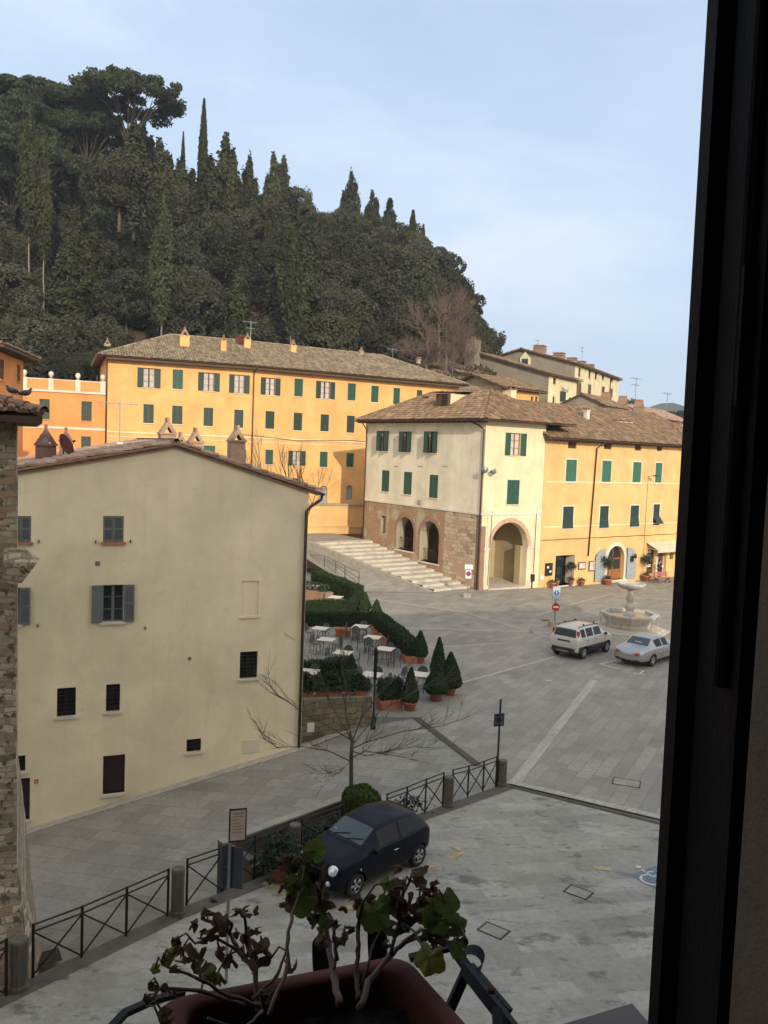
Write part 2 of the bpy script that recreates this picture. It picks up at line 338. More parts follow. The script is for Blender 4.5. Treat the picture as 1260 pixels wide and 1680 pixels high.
M['bark_pale'] = plain('pale_bark', (.22,.19,.15), .95)
M['bark_grey'] = plain('grey_bark', (.10,.085,.07), .9, scale=8, bmp=.4)
# ---------------- building kit ----------------
def rotz(a): return Matrix.Rotation(a, 4, 'Z')
class Face:
    """a wall plane: x along it to the right, y inward, z height"""
    def __init__(s, P0, az):
        s.P = V((P0[0], P0[1], 0)); s.az = az; s.mat = Matrix.Translation(s.P) @ rotz(az); s.inv = s.mat.inverted(); s.op = []
    def hit(s, px, py, off=0.0):
        o = s.inv @ CAM; d = s.inv.to_3x3() @ ray(px, py); t = (off-o.y)/d.y; p = o + d*t; return p.x, p.z
    def world(s, x, y, z=0): return s.mat @ V((x, y, z))
    def rect(s, cx_, cy_, w_, h_, off=0.0):
        a = s.hit(cx_-w_/2, cy_, off)[0]; b = s.hit(cx_+w_/2, cy_, off)[0]
        c, d = s.hit(cx_, cy_+h_/2, off)[1], s.hit(cx_, cy_-h_/2, off)[1]
        return a, b, c, d
class Bld:
    def __init__(s, name, label, cat, face, group=None):
        s.root = empty(name, s_loc(face), face.az, label, cat, group); s.rm = face.mat.inverted()
    def mb(s, face): b = MB(); b.M = s.rm @ face.mat; return b
    def put(s, b, name, mat, parent=None, smooth=False): return b.build(name, mat, parent or s.root, smooth)
def s_loc(face): return (face.P.x, face.P.y, 0)

def wall_on(b, face, mb, x0, x1, z0, z1, mi=0, dark=None, depth=.16, top=None):
    """rectangular wall sheet with the face's openings cut out and reveals; openings: (a,b,c,d,arch)"""
    ops = [o for o in face.op if o[1] > x0 and o[0] < x1]
    xs = sorted(set([x0, x1]+[o[0] for o in ops]+[o[1] for o in ops])); zs = sorted(set([z0, z1]+[o[2] for o in ops]+[o[3] for o in ops]))
    xs = [x for x in xs if x0 <= x <= x1]; zs = [z for z in zs if z0 <= z <= z1]
    for i in range(len(xs)-1):
        for j in range(len(zs)-1):
            cx_, cz = (xs[i]+xs[i+1])/2, (zs[j]+zs[j+1])/2
            if any(o[0] < cx_ < o[1] and o[2] < cz < o[3] for o in ops): continue
            mb.quad((xs[i],0,zs[j]), (xs[i+1],0,zs[j]), (xs[i+1],0,zs[j+1]), (xs[i],0,zs[j+1]), mi)
    for o in ops:
        a, c, e, f = o[:4]; arch = len(o) > 4 and o[4]; dp = o[5] if len(o) > 5 else depth
        if arch:
            r_ = (c-a)/2; hs = f-r_; n = 12; pts = [(a+r_-r_*math.cos(math.pi*k/n), hs+r_*math.sin(math.pi*k/n)) for k in range(n+1)]
            for k in range(n):
                p, q = pts[k], pts[k+1]
                cor = (a, f) if k < n/2 else (c, f)
                mb.add([(p[0],0,p[1]), (q[0],0,q[1]), (cor[0],0,cor[1])], [(0,1,2)], mi)
                mb.quad((p[0],0,p[1]), (q[0],0,q[1]), (q[0],dp,q[1]), (p[0],dp,p[1]), mi)
            mb.add([(a+r_,0,f),(c,0,f),(a,0,f)], [(0,1,2)], mi)
            top_ = hs
        else:
            top_ = f; mb.quad((a,0,f),(c,0,f),(c,dp,f),(a,dp,f), mi)
        mb.quad((a,0,e),(a,0,top_),(a,dp,top_),(a,dp,e), mi); mb.quad((c,0,e),(c,dp,e),(c,dp,top_),(c,0,top_), mi)
        mb.quad((a,0,e),(a,dp,e),(c,dp,e),(c,0,e), mi)
def leaf_geo(mb, L, w_, h_, ns):
    s = mb.M; mb.M = (s @ L) if s is not None else L
    t = .018; fr_ = min(.07, w_*.16)
    mb.box(0, fr_, -t, t, 0, h_); mb.box(w_-fr_, w_, -t, t, 0, h_)
    for z in (0, h_/2-.035, h_-.07): mb.box(fr_, w_-fr_, -t, t, z, z+.07)
    mb.quad((fr_, t*.6, .07), (w_-fr_, t*.6, .07), (w_-fr_, t*.6, h_-.07), (fr_, t*.6, h_-.07))
    for seg in ((.07, h_/2-.035), (h_/2+.035, h_-.07)):
        n = max(2, int(ns/2)); dz = (seg[1]-seg[0])/n
        for k in range(n):
            z = seg[0]+k*dz
            mb.quad((fr_, -t*.95, z+dz*.12), (w_-fr_, -t*.95, z+dz*.12), (w_-fr_, t*.5, z+dz*.95), (fr_, t*.5, z+dz*.95))
    mb.M = s
def TR(x, y, z, a=0): return Matrix.Translation((x, y, z)) @ rotz(a)
def window(b, face, r_, style, mat='green', ns=12, sill='white_trim', ang=None, trim=None, frame='wood_brown', inner='glass', name='window'):
    a, c, e, f = r_; W = c-a; H = f-e
    m_ = b.mb(face)
    if sill: m_.box(a-.07, c+.07, -.08, .02, e-.07, e)
    if trim:
        t = .11
        m_.box(a-t, a, -.018, .03, e, f+t); m_.box(c, c+t, -.018, .03, e, f+t); m_.box(a, c, -.018, .03, f, f+t)
    if style == 'closed':
        face.op.append((a, c, e, f, False, .07))
        m_.box(a, c, .045, .065, e, f)
        wn = b.put(m_, name, M[trim or sill or frame])
        for k in (0, 1):
            q = b.mb(face); leaf_geo(q, TR(a+.005+k*W/2, .02, e+.01), W/2-.01, H-.02, ns); b.put(q, 'shutter', M[mat], wn)
        return wn
    face.op.append((a, c, e, f, False, .2))
    wn = b.put(m_, name, M[trim or sill or frame]) if (sill or trim) else None
    g = b.mb(face); t = .045
    g.quad((a, .19, e), (c, .19, e), (c, .19, f), (a, .19, f))
    if wn is None: wn = b.put(g, name, M[inner])
    else: b.put(g, 'pane', M[inner], wn)
    if style != 'void':
        q = b.mb(face)
        for x in (a, (a+c)/2-t, c-t): q.box(x, x+t*(2 if x == (a+c)/2-t else 1), .12, .17, e, f)
        for z in (e, f-t): q.box(a+t, c-t, .125, .165, z, z+t)
        if style in ('sash', 'open', 'openflat') and H > 1.0:
            for k in (1, 2):
                z = e+H*k/3; q.box(a+t, c-t, .13, .16, z-.012, z+.012)
        b.put(q, 'frame', M[frame], wn)
    if style in ('open', 'ajar', 'openflat'):
        lw = W/2; an = R(ang if ang is not None else 172)
        q = b.mb(face); leaf_geo(q, TR(a, -.03, e) @ rotz(-an), lw, H, ns); b.put(q, 'shutter', M[mat], wn)
        q = b.mb(face); leaf_geo(q, TR(c, -.03, e) @ rotz(an-math.pi), lw, H, ns); b.put(q, 'shutter', M[mat], wn)
    if style == 'tilt':
        for k in (0, 1):
            q = b.mb(face); leaf_geo(q, TR(a+k*W/2, -.0, e+H*.45), W/2, H*.55, ns*.5)
            leaf_geo(q, TR(a+k*W/2, 0, e+H*.45) @ Matrix.Rotation(R(180-(ang or 25)), 4, 'X'), W/2, H*.45, ns*.5)
            b.put(q, 'shutter', M[mat], wn)
    return wn
def grille(b, face, r_, nx=4, nz=5, off=.05, parent=None, w_=.018):
    a, c, e, f = r_; q = b.mb(face)
    for k in range(1, nx): x = a+(c-a)*k/nx; q.box(x-w_/2, x+w_/2, off, off+w_, e, f)
    for k in range(1, nz): z = e+(f-e)*k/nz; q.box(a, c, off-w_, off, z-w_/2, z+w_/2)
    return b.put(q, 'grille', M['iron'], parent)
def tile_plane(mb, e0, e1, W_top, a, bb, up, pitch=.24, row=.40, seed=1, lift=.05, amp=.07):
    """tiles on a roof plane. e0->e1 eave, up = unit slope vector, W_top slope length; ridge spans a..bb along the eave direction"""
    e0 = V(e0); e1 = V(e1); u = (e1-e0); L = u.length; u.normalize(); up = V(up).normalized(); nn = u.cross(up).normalized()
    rs = random.Random(seed); n = int(L/pitch); pitch = L/n
    prof = [(-.02, -.1), (.14, -.05), (.24, .8), (.5, 1.15), (.76, .8), (.86, -.05), (1.02, -.1)]
    vs = []; fs = []
    for i in range(n):
        s0 = i*pitch; sc_ = s0+pitch/2
        top = W_top
        if sc_ < a: top = W_top*sc_/a
        elif sc_ > bb: top = W_top*(L-sc_)/max(1e-6, L-bb)
        k = 0; v0 = 0.0
        while v0 < top-.05:
            v1 = min(v0+row, top); j = rs.uniform(-.02, .02); jz = rs.uniform(-.012, .026); base = len(vs)
            for (q, vv, zz) in ((0, v0-.02, lift+.030+jz), (1, v1+.01, lift-.004+jz)):
                for (x, h_) in prof:
                    vs.append(e0 + u*(s0+x*pitch+j) + up*vv + nn*(zz+h_*amp*(1.0 if q == 0 else .9)))
            m_ = len(prof)
            for p in range(m_-1): fs.append((base+p, base+p+1, base+m_+p+1, base+m_+p))
            fs.append(tuple(base+p for p in range(m_-1, -1, -1)))
            v0 += row; k += 1
    mb.add(vs, fs)
def ridge_tiles(mb, p0, p1, r_=.11, step=.4):
    p0 = V(p0); p1 = V(p1); d = p1-p0; L = d.length; d.normalize(); s_ = d.cross(V((0,0,1))).normalized(); up = s_.cross(d)
    n = max(1, int(L/step)); step = L/n
    for i in range(n):
        vs = []
        for q, rr in ((i*step-.03, r_*1.1), ((i+1)*step, r_*.9)):
            for k in range(7):
                an = math.pi*k/6; vs.append(p0+d*q + s_*math.cos(an)*rr + up*(math.sin(an)*rr+.02))
        mb.add(vs, [(k, k+1, 8+k, 7+k) for k in range(6)])
def hip_roof(b, face, x0, x1, y0, y1, z, rise, hipl=True, hipr=True, over=.6, mat='tiles', th=.12, gablefill=None, pitch=.24, ridge_y=None, seed=1, back=True, eave='eave'):
    """roof over rectangle; ridge parallel to x"""
    X0, X1, Y0, Y1 = x0-over, x1+over, y0-over, y1+over; ym = ridge_y if ridge_y is not None else (Y0+Y1)/2
    run = ym-Y0; runb = Y1-ym; W = math.hypot(run, rise); up = V((0, run, rise)); Wb = math.hypot(runb, rise)
    ha = run if hipl else 0; hb = run if hipr else 0; L = X1-X0
    m_ = b.mb(face); tile_plane(m_, (X0,Y0,z), (X1,Y0,z), W, ha, L-hb, up, pitch=pitch, seed=seed)
    if back: tile_plane(m_, (X1,Y1,z), (X0,Y1,z), Wb, hb, L-ha, V((0,-runb,rise)), pitch=pitch*1.3, seed=seed+1)
    if hipl:
        Wl = math.hypot(ha, rise); tile_plane(m_, (X0,Y1,z), (X0,Y0,z), Wl, runb, (Y1-Y0)-run, V((ha,0,rise)), pitch=pitch, seed=seed+2)
        ridge_tiles(m_, (X0,Y0,z+.06), (X0+ha,ym,z+rise+.06))
    if hipr:
        Wl = math.hypot(hb, rise); tile_plane(m_, (X1,Y0,z), (X1,Y1,z), Wl, run, (Y1-Y0)-runb, V((-hb,0,rise)), pitch=pitch, seed=seed+3)
        ridge_tiles(m_, (X1,Y0,z+.06), (X1-hb,ym,z+rise+.06))
    ridge_tiles(m_, (X0+ha,ym,z+rise+.05), (X1-hb,ym,z+rise+.05))
    rf = b.put(m_, 'roof', M[mat])
    s = b.mb(face); A=(X0,Y0,z); B=(X1,Y0,z); Cc=(X1,Y1,z); D=(X0,Y1,z); E=(X0+ha,ym,z+rise); G=(X1-hb,ym,z+rise)
    lo = [(p[0],p[1],p[2]-th) for p in (A,B,Cc,D,E,G)]
    fs_ = [(0,1,5,4), (2,3,4,5), (7,6,10,11), (9,8,11,10), (0,6,7,1), (2,8,9,3)]
    fs_ += [(3,0,4), (6,9,10), (3,9,6,0)] if hipl else [(0,4,10,6), (4,3,9,10)]
    fs_ += [(1,2,5), (8,7,11), (1,7,8,2)] if hipr else [(5,1,7,11), (2,5,11,8)]
    s.add([A,B,Cc,D,E,G]+lo, fs_)
    # rafter tails
    x = X0+.3
    while x < X1-.2:
        s.box(x, x+.09, Y0+.04, Y0+over, z-th-.10, z-th-.002); x += .62
    b.put(s, 'eaves', M[eave], rf)
    return rf
def pipe(b, face, pts, rad=.05, name='drainpipe', mat='gutter', n=8):
    q = b.mb(face); q.tube(pts, rad, n); return b.put(q, name, M[mat], None, True)
def gutter(b, face, x0, x1, y, z, rad=.075):
    q = b.mb(face); vs = []; n = 7
    for x in (x0, x1):
        for k in range(n): an = math.pi+math.pi*k/(n-1); vs.append((x, y+rad*math.cos(an), z+rad*math.sin(an)))
    q.add(vs, [(k, k+1, n+k+1, n+k) for k in range(n-1)]); return b.put(q, 'gutter', M['gutter'])
def chimney(b, face, x, y, z0, w_=.5, h_=1.0, cap='gable', mat='brick', d_=None, capmat='brick'):
    d_ = d_ or w_; q = b.mb(face); q.box(x-w_/2, x+w_/2, y-d_/2, y+d_/2, z0, z0+h_)
    q.box(x-w_/2-.05, x+w_/2+.05, y-d_/2-.05, y+d_/2+.05, z0+h_, z0+h_+.07)
    ch = b.put(q, 'chimney', M[mat]); c = b.mb(face); zt = z0+h_+.07; w2 = w_/2+.02
    if cap == 'gable':
        r_ = w_*.85; th_ = w_*.27
        for sx in (-1, 1):   # two slabs leaning together, open ends
            c.add([(x+sx*w2,y-d_/2,zt),(x+sx*w2,y+d_/2,zt),(x,y+d_/2,zt+r_),(x,y-d_/2,zt+r_),(x+sx*(w2-th_),y-d_/2,zt),(x+sx*(w2-th_),y+d_/2,zt),(x,y+d_/2,zt+r_-th_*1.6),(x,y-d_/2,zt+r_-th_*1.6)],
                  [(0,1,2,3),(4,7,6,5),(0,3,7,4),(1,5,6,2),(0,4,5,1),(3,2,6,7)])
        c.box(x-.05, x+.05, y-d_/2+.02, y+d_/2-.02, zt+r_-.04, zt+r_+.1)
    elif cap == 'slab':
        c.box(x-w2+.06, x+w2-.06, y-d_/2+.08, y+d_/2-.08, zt, zt+w_*.18); c.box(x-w2-.05, x+w2+.05, y-d_/2-.06, y+d_/2+.06, zt+w_*.18, zt+w_*.18+.1)
    elif cap == 'box':
        for sx in (-1, 1):
            for sy in (-1, 1): c.box(x+sx*w2*.8-.05, x+sx*w2*.8+.05, y+sy*d_*.38-.05, y+sy*d_*.38+.05, zt, zt+w_*.4)
        c.box(x-w2-.05, x+w2+.05, y-d_/2-.06, y+d_/2+.06, zt+w_*.4, zt+w_*.4+.08)
    elif cap == 'pots':
        for k in (-.25, .25): c.lathe([(.09,0),(.1,.3),(.12,.32),(.07,.42)], 8, (x+k*w_, y, zt))
    b.put(c, 'chimney_cap', M[capmat], ch); return ch
def antenna(b, face, x, y, z, h_, kind=0, rad=.025):
    q = b.mb(face); q.tube([(x,y,z),(x,y,z+h_)], rad, 5)
    for k, (zz, L_) in enumerate([(z+h_-.1, 1.3), (z+h_-.7, .9)][:2 if kind else 1]):
        q.bar((x-L_*.6,y,zz), (x+L_*.5,y+.1,zz), .03)
        for j in range(7):
            xx = x-L_*.6+L_*1.1*j/6; q.bar((xx,y-.3+.02*j,zz), (xx,y+.3-.02*j,zz), .015)
            if kind == 0 and j % 2: q.bar((xx,y,zz-.2), (xx,y,zz+.2), .012)
    return b.put(q, 'antenna', M['metal_grey'])
def dish(b, face, x, y, z, r_=.4, az=0, mat='sign_white', h_=.5):
    q = b.mb(face); o = q.M; q.tube([(x,y,z),(x,y,z+h_)], .025, 6)
    q.M = o @ Matrix.Translation((x, y-.05, z+h_)) @ rotz(az) @ Matrix.Rotation(R(65), 4, 'X')
    q.lathe([(.02,0),(r_*.5,.03),(r_*.85,.085),(r_,.13),(r_*.97,.14),(r_*.5,.045),(.02,.015)], 20, cap=False)
    q.bar((0,-r_*.9,.1), (0,0,r_*1.0), .02); q.box(-.03,.03,-.03,.03,r_*.95,r_*1.15)
    q.M = o; return b.put(q, 'satellite_dish', M[mat], None, True)
# ---------------- ground ----------------
SA = on(675, 1172, 0); SB = on(828, 1288, 0); su = (SB-SA); su.z = 0; su.normalize(); sn = V((su.y, -su.x, 0))
if sn.x > 0: sn = -sn
def street_h(x, y):
    d = (V((x, y, 0))-SA).dot(sn); return -.2*min(max(0, d), 19)
def gz(x, y):
    return -.42*min(1, max(0, (x-6)/13))*min(1, max(0, (y-50)/16))
def on_f(px, py, fn):
    z = 0
    for _ in range(14):
        p = on(px, py, z); z = .5*z+.5*fn(p.x, p.y)
    return on(px, py, z)
def on_st(px, py): return on_f(px, py, street_h)
def on_g(px, py): return on_f(px, py, gz)
def grid(mb, x0, x1, y0, y1, st, fn):
    nx = int((x1-x0)/st)+1; ny = int((y1-y0)/st)+1
    vs = [(x0+i*(x1-x0)/(nx-1), y0+j*(y1-y0)/(ny-1)) for j in range(ny) for i in range(nx)]
    mb.add([(x, y, fn(x, y)) for x, y in vs], [(j*nx+i, j*nx+i+1, (j+1)*nx+i+1, (j+1)*nx+i) for j in range(ny-1) for i in range(nx-1)])
def ground_h(x, y):
    z = gz(x, y)
    if y < 36: z = min(z, street_h(x, y))
    elif y < 60 and x < -9.5: z = -1.0
    return z
M['paving'] = paving('grey_stone_paving', [(.21,.192,.16),(.27,.25,.21),(.325,.30,.25),(.39,.355,.29)], R(-62), bw=.95, bh=.45, blotch=[((.36,.27,.19), .60, .72, .55, .35), ((.15,.14,.125), .58, .75, .9, .45)])
M['slope_paving'] = paving('grey_slab_paving', [(.20,.19,.165),(.26,.245,.21),(.31,.295,.25),(.37,.35,.30)], R(24), bw=.85, bh=.55, blotch=[((.40,.37,.31), .66, .72, .8, .4), ((.13,.12,.105), .58, .75, .6, .4)], mortar=(.09,.085,.075))
M['concrete'] = paving('worn_pale_concrete_paving', [(.225,.21,.175),(.32,.30,.25),(.395,.37,.31),(.475,.445,.375)], R(-12), bw=1.3, bh=.5, mortar=(.30,.28,.24), blotch=[((.10,.095,.085), .565, .64, 1.0, .75), ((.47,.44,.39), .56, .63, .7, .6), ((.12,.115,.10), .57, .63, 3.1, .6), ((.40,.31,.20), .68, .74, .5, .35)], msize=.006)
g = MB(); grid(g, -16, 44, 0, 100, 1.0, ground_h)
tag(g.build('piazza', M['paving'], smooth=True), kind='structure')
g = MB(); g.box(-700, 900, -150, 2600, -6.2, -6.0)
tag(g.build('ground', plain('dry_grass_ground', (.09,.085,.045), .95, var=.3, scale=.2)), kind='structure')
# sloping street sheet (left of the drain line)
g = MB(); st = []
nu, nv = 30, 24
for j in range(nv+1):
    for i in range(nu+1):
        p = SA - su*3.2 + su*(j/nv)*19 + sn*(i/nu)*22; st.append((p.x, p.y, street_h(p.x, p.y)+.012))
g.add(st, [(j*(nu+1)+i+1, j*(nu+1)+i, (j+1)*(nu+1)+i, (j+1)*(nu+1)+i+1) for j in range(nv) for i in range(nu)])
tag(g.build('street', M['slope_paving']), kind='structure')
# car park slab
pk = [on(54,1608), on(280,1500), on(417,1447), on(640,1355), on(828,1289), on(1083,1351), on(1400,1430)]
far_l = pk[0]+(pk[0]-pk[1])*3.0
top = [V((p.x, p.y, .05)) for p in [far_l]+pk] + [V((30, 12, .05)), V((30, -14, .05)), V((-22, -14, .05))]
g = MB(); g.poly([tuple(p) for p in reversed(top)])
for a, b_ in zip(top[:7], top[1:8]): g.quad((b_.x,b_.y,-5), (a.x,a.y,-5), tuple(a), tuple(b_))
tag(g.build('car_park', M['concrete']), kind='structure')
def strip(a, b_, w_, z=.010, name='paving_band', mat=None, fn=gz, base=0.0, z2=None):
    a = V(a); b_ = V(b_); n = max(1, int((b_-a).length/1.5)); d = (b_-a); d.z = 0; s_ = V((-d.y, d.x, 0)).normalized()*w_/2; q = MB(); vs = []
    for i in range(n+1):
        p = a+(b_-a)*i/n
        for k in (-1, 1): r_ = p+s_*k; vs.append((r_.x, r_.y, fn(r_.x, r_.y)+z+base))
    q.add(vs, [(2*i, 2*i+1, 2*i+3, 2*i+2) if False else (2*i+1, 2*i, 2*i+2, 2*i+3) for i in range(n)])
    return tag(q.build(name, mat), kind='structure')
M['band'] = paving('pale_travertine_band', [(.34,.32,.27),(.44,.41,.35),(.50,.46,.39)], R(-62), bw=.6, bh=.3)
M['dark_band'] = plain('iron_drain_channel', (.075,.065,.05), .8, var=.3, scale=8)
for a, b_, w_ in [((975,1116),(843,1287),.34),((945,1068),(752,1122),.20),((608,982),(765,1005),.26),((660,1030),(900,1038),.22),((700,1063),(830,1055),.2),
                  ((770,1007),(1000,1075),.18),((1000,975),(880,1010),.2),((960,985),(1100,1000),.18)]:
    strip(on_g(*a), on_g(*b_), w_, mat=M['band'])
strip(on(675,1172), on(785,1256), .26, z=.02, name='drain_channel', mat=M['dark_band'])
zero = lambda x, y: 0.0
strip(on(834,1285), on(1400,1418), .30, z=.062, name='paving_band', mat=M['band'], fn=zero)
strip(on(836,1293), on(1400,1433), .16, z=.066, name='drain_channel', mat=M['dark_band'], fn=zero)
strip(on(590,971.5), on(712,971.5), .14, z=.012, name='drain_channel', mat=M['dark_band'], fn=zero)
# dark kerb strip along the fence foot (car park side)
for a, b_ in ((far_l, pk[0]), (pk[0], pk[1]), (pk[1], pk[2]), (pk[2], pk[3]), (pk[3], pk[4])):
    o = (b_-a).normalized(); off = V((o.y, -o.x, 0))*.20
    strip(a+off, b_+off, .40, z=.058, name='kerb', mat=M['dark_stone'], fn=zero)
# painted marks
M['paint_white'] = plain('worn_white_road_paint', (.55,.54,.50), .8, var=.3, scale=14); M['paint_orange'] = plain('worn_yellow_road_paint', (.48,.35,.19), .8, var=.35, scale=9)
M['paint_blue'] = plain('worn_blue_road_paint', (.15,.19,.235), .8, var=.3, scale=7)
for a, b_, w_ in [((984,1090),(1010,1084),.12),((984,1090),(1014,1098),.12),((1040,1105),(1058,1108),.12),((1047,1108),(1056,1101),.10),((895,1117),(905,1118),.15),((950,1140),(960,1140),.2)][:5]:
    strip(on_g(*a), on_g(*b_), w_, z=.02, name='road_marking', mat=M['paint_white'])
for a, b_, w_ in [((739,1391),(757,1400),.14),((737,1412),(760,1401),.14),((690,1432),(717,1423),.13),((551,1502),(578,1490),.13),((432,1452),(462,1462),.13),((620,1462),(640,1457),.13),((975,1427),(1003,1430),.17)]:
    strip(on(*a), on(*b_), w_, z=.06, name='road_marking', mat=M['paint_orange'], fn=zero)
bp = [on(x, y) for x, y in ((1033,1440),(1075,1424),(1160,1440),(1120,1468),(1078,1464))]
g = MB(); g.poly([(p.x, p.y, .056) for p in reversed(bp)]); tag(g.build('road_marking', M['paint_blue']), kind='structure')
g = MB()   # wheelchair symbol
cw = on(1075, 1446); 
def sym(u, v_): e = V((.93, .36, 0)); f = V((-.36, .93, 0)); p = cw+e*u+f*v_; return (p.x, p.y, .062)
def arc_s(c0, c1, r0, r1, a0, a1, n=20):
    for i in range(n):
        t0, t1 = a0+(a1-a0)*i/n, a0+(a1-a0)*(i+1)/n
        g.quad(sym(c0+r0*math.cos(t0), c1+r0*math.sin(t0)), sym(c0+r1*math.cos(t0), c1+r1*math.sin(t0)), sym(c0+r1*math.cos(t1), c1+r1*math.sin(t1)), sym(c0+r0*math.cos(t1), c1+r0*math.sin(t1)))
def line_s(a, b_, w_=.06):
    d = V((b_[0]-a[0], b_[1]-a[1])).normalized(); n = V((-d.y, d.x))*w_/2
    g.quad(sym(a[0]-n.x, a[1]-n.y), sym(b_[0]-n.x, b_[1]-n.y), sym(b_[0]+n.x, b_[1]+n.y), sym(a[0]+n.x, a[1]+n.y))
arc_s(-.12, 0, .21, .275, R(70), R(330)); arc_s(-.02, .62, 0, .075, 0, 2*math.pi, 12)
for a, b_ in (((-.02,.5),(0,.12)), ((0,.12),(.24,.10)), ((.24,.10),(.34,-.22)), ((-.02,.34),(.2,.32)), ((.34,-.22),(.46,-.18))): line_s(a, b_)
tag(g.build('road_marking', M['paint_white']), kind='structure')
# inspection covers
def cover(px, py, s_, rz, lab, gr=None, z=.05, fn=None):
    p = fn(px, py) if fn else on(px, py, z); t = empty('inspection_cover', (p.x, p.y, p.z+(.012 if fn else 0)), rz, lab, 'cover')
    q = MB(); q.box(-s_/2, s_/2, -s_*.36, s_*.36, 0, .008); q.build('lid', gr or M['concrete'], t)
    q = MB()
    for sx in (-1, 1): q.box(sx*s_/2-.02, sx*s_/2+.02, -s_*.36-.02, s_*.36+.02, 0, .012); q.box(-s_/2-.02, s_/2+.02, sx*s_*.36-.018, sx*s_*.36+.018, 0, .0115)
    q.build('frame', M['iron'], t)
cover(810, 1527, .54, R(-37), 'square paved inspection cover with dark rim, nearer the window')
cover(949, 1464, .54, R(-37), 'square paved inspection cover with dark rim, near the blue bay marking')
cover(1028, 1284, .8, R(-20), 'large stone inspection cover in the piazza paving', z=0)
cover(72, 1572, .7, R(30), 'dark iron grating in the street behind the left fence', gr=M['iron'], z=-2.3)
cover(897, 1018, .5, R(10), 'dark iron cover in the paving beside the fountain', gr=M['iron'], fn=on_g)

# ---------------- own house: the window the photo is taken from ----------------
oF = Face((.313, .70), R(23)); own = Bld('house', 'house with the dark wooden shutter and window the view is taken from', 'house', oF)
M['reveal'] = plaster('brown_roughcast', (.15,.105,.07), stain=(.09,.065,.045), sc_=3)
M['shutter_dark'] = plain('dark_stained_wood', (.004,.003,.0028), .85, var=.4, scale=12, spec=.06, bmp=.3)
oF.op = [(-1.25, 0, 9.12, 11.7, False, -.42)]
q = own.mb(oF); wall_on(own, oF, q, -30, 7, 0, 21.9); wall_on(own, oF, q, 7, 26, 0, 17.0)
q.quad((-30,-14,0), (-30,0,0), (-30,0,21.9), (-30,-14,21.9)); q.quad((26,0,0), (26,-14,0), (26,-14,17), (26,0,17)); q.quad((7,0,16), (7,-14,16), (7,-14,21.9), (7,0,21.9)); q.quad((26,-14,0), (7,-14,0), (7,-14,17), (26,-14,17)); q.quad((7,-14,0), (-30,-14,0), (-30,-14,21.9), (7,-14,21.9))
for z in (8.5, 12.3): q.quad((-4,-6,z), (3,-6,z), (3,-.42,z), (-4,-.42,z))
for x in (-4, 3): q.quad((x,-6,8.5), (x,-.42,8.5), (x,-.42,12.3), (x,-6,12.3))
q.quad((-4,-6,8.5), (3,-6,8.5), (3,-6,12.3), (-4,-6,12.3))
for (a, c, e, f) in ((-4,-1.25,8.5,12.3), (0,3,8.5,12.3), (-1.25,0,8.5,9.12), (-1.25,0,11.7,12.3)): q.quad((a,-.42,e), (c,-.42,e), (c,-.42,f), (a,-.42,f))
own.put(q, 'wall', M['reveal'])
q = own.mb(oF)
for (xa, xb, ya, yb, za, zb) in ((-31,7.6,.9,-7,21.9,24.6), (-31,7.6,-7,-14.9,24.6,21.9), (7.01,27,.9,-7,17,19.4), (7.01,27,-7,-14.9,19.4,17)):
    q.add([(xa,ya,za),(xb,ya,za),(xb,yb,zb),(xa,yb,zb),(xa,ya,za+.2),(xb,ya,za+.2),(xb,yb,zb+.2),(xa,yb,zb+.2)], [(0,1,2,3),(7,6,5,4),(0,4,5,1),(2,6,7,3),(0,3,7,4),(1,5,6,2)])
q.add([(-30,0,21.9),(-30,-14,21.9),(-30,-7,24.5)], [(0,1,2)]); q.add([(7,0,21.9),(7,-14,21.9),(7,-7,24.5)], [(0,1,2)]); q.add([(26,0,17),(26,-14,17),(26,-7,19.3)], [(0,1,2)])
own.put(q, 'roof', M['tiles_red'])
# open shutter leaf: hinged near the outer corner of the jamb, swung out
s0 = V((.335, .715, 0)); s1 = V((.398, 1.062, 0)); dd = (s1-s0); sL = dd.length; sa = math.atan2(dd.y, dd.x)
sm = Matrix.Translation((s0.x, s0.y, 9.05)) @ rotz(sa) @ Matrix.Rotation(R(-.3), 4, 'X')
q = MB(); q.M = own.rm @ sm; H_ = 2.6
q.box(0, sL, -.022, -.004, 0, H_); q.box(0, .07, -.03, .022, 0, H_); q.box(sL-.075, sL, -.03, .026, 0, H_)
for z in (0, H_-.09): q.box(.07, sL-.075, -.03, .02, z, z+.09)
q.box(.085, sL-.09, -.004, .008, .14, H_-.14)
sh = own.put(q, 'shutter', M['shutter_dark'])
q = MB(); q.M = own.rm @ sm; q.tube([(.035,.028,.75),(.035,.028,1.42)], .007, 8); q.box(.02,.05,.02,.034,1.0,1.12)
own.put(q, 'shutter_bolt', M['shutter_dark'], sh)
# inner casement edge seen above on the right
cm = Matrix.Translation((.335, .60, 0)) @ rotz(R(102))
q = MB(); q.M = own.rm @ cm; q.box(-.16, .05, -.03, .03, 10.10, 11.6); q.box(-.15, .04, .03, .045, 10.16, 11.55)
own.put(q, 'casement', M['shutter_dark'])
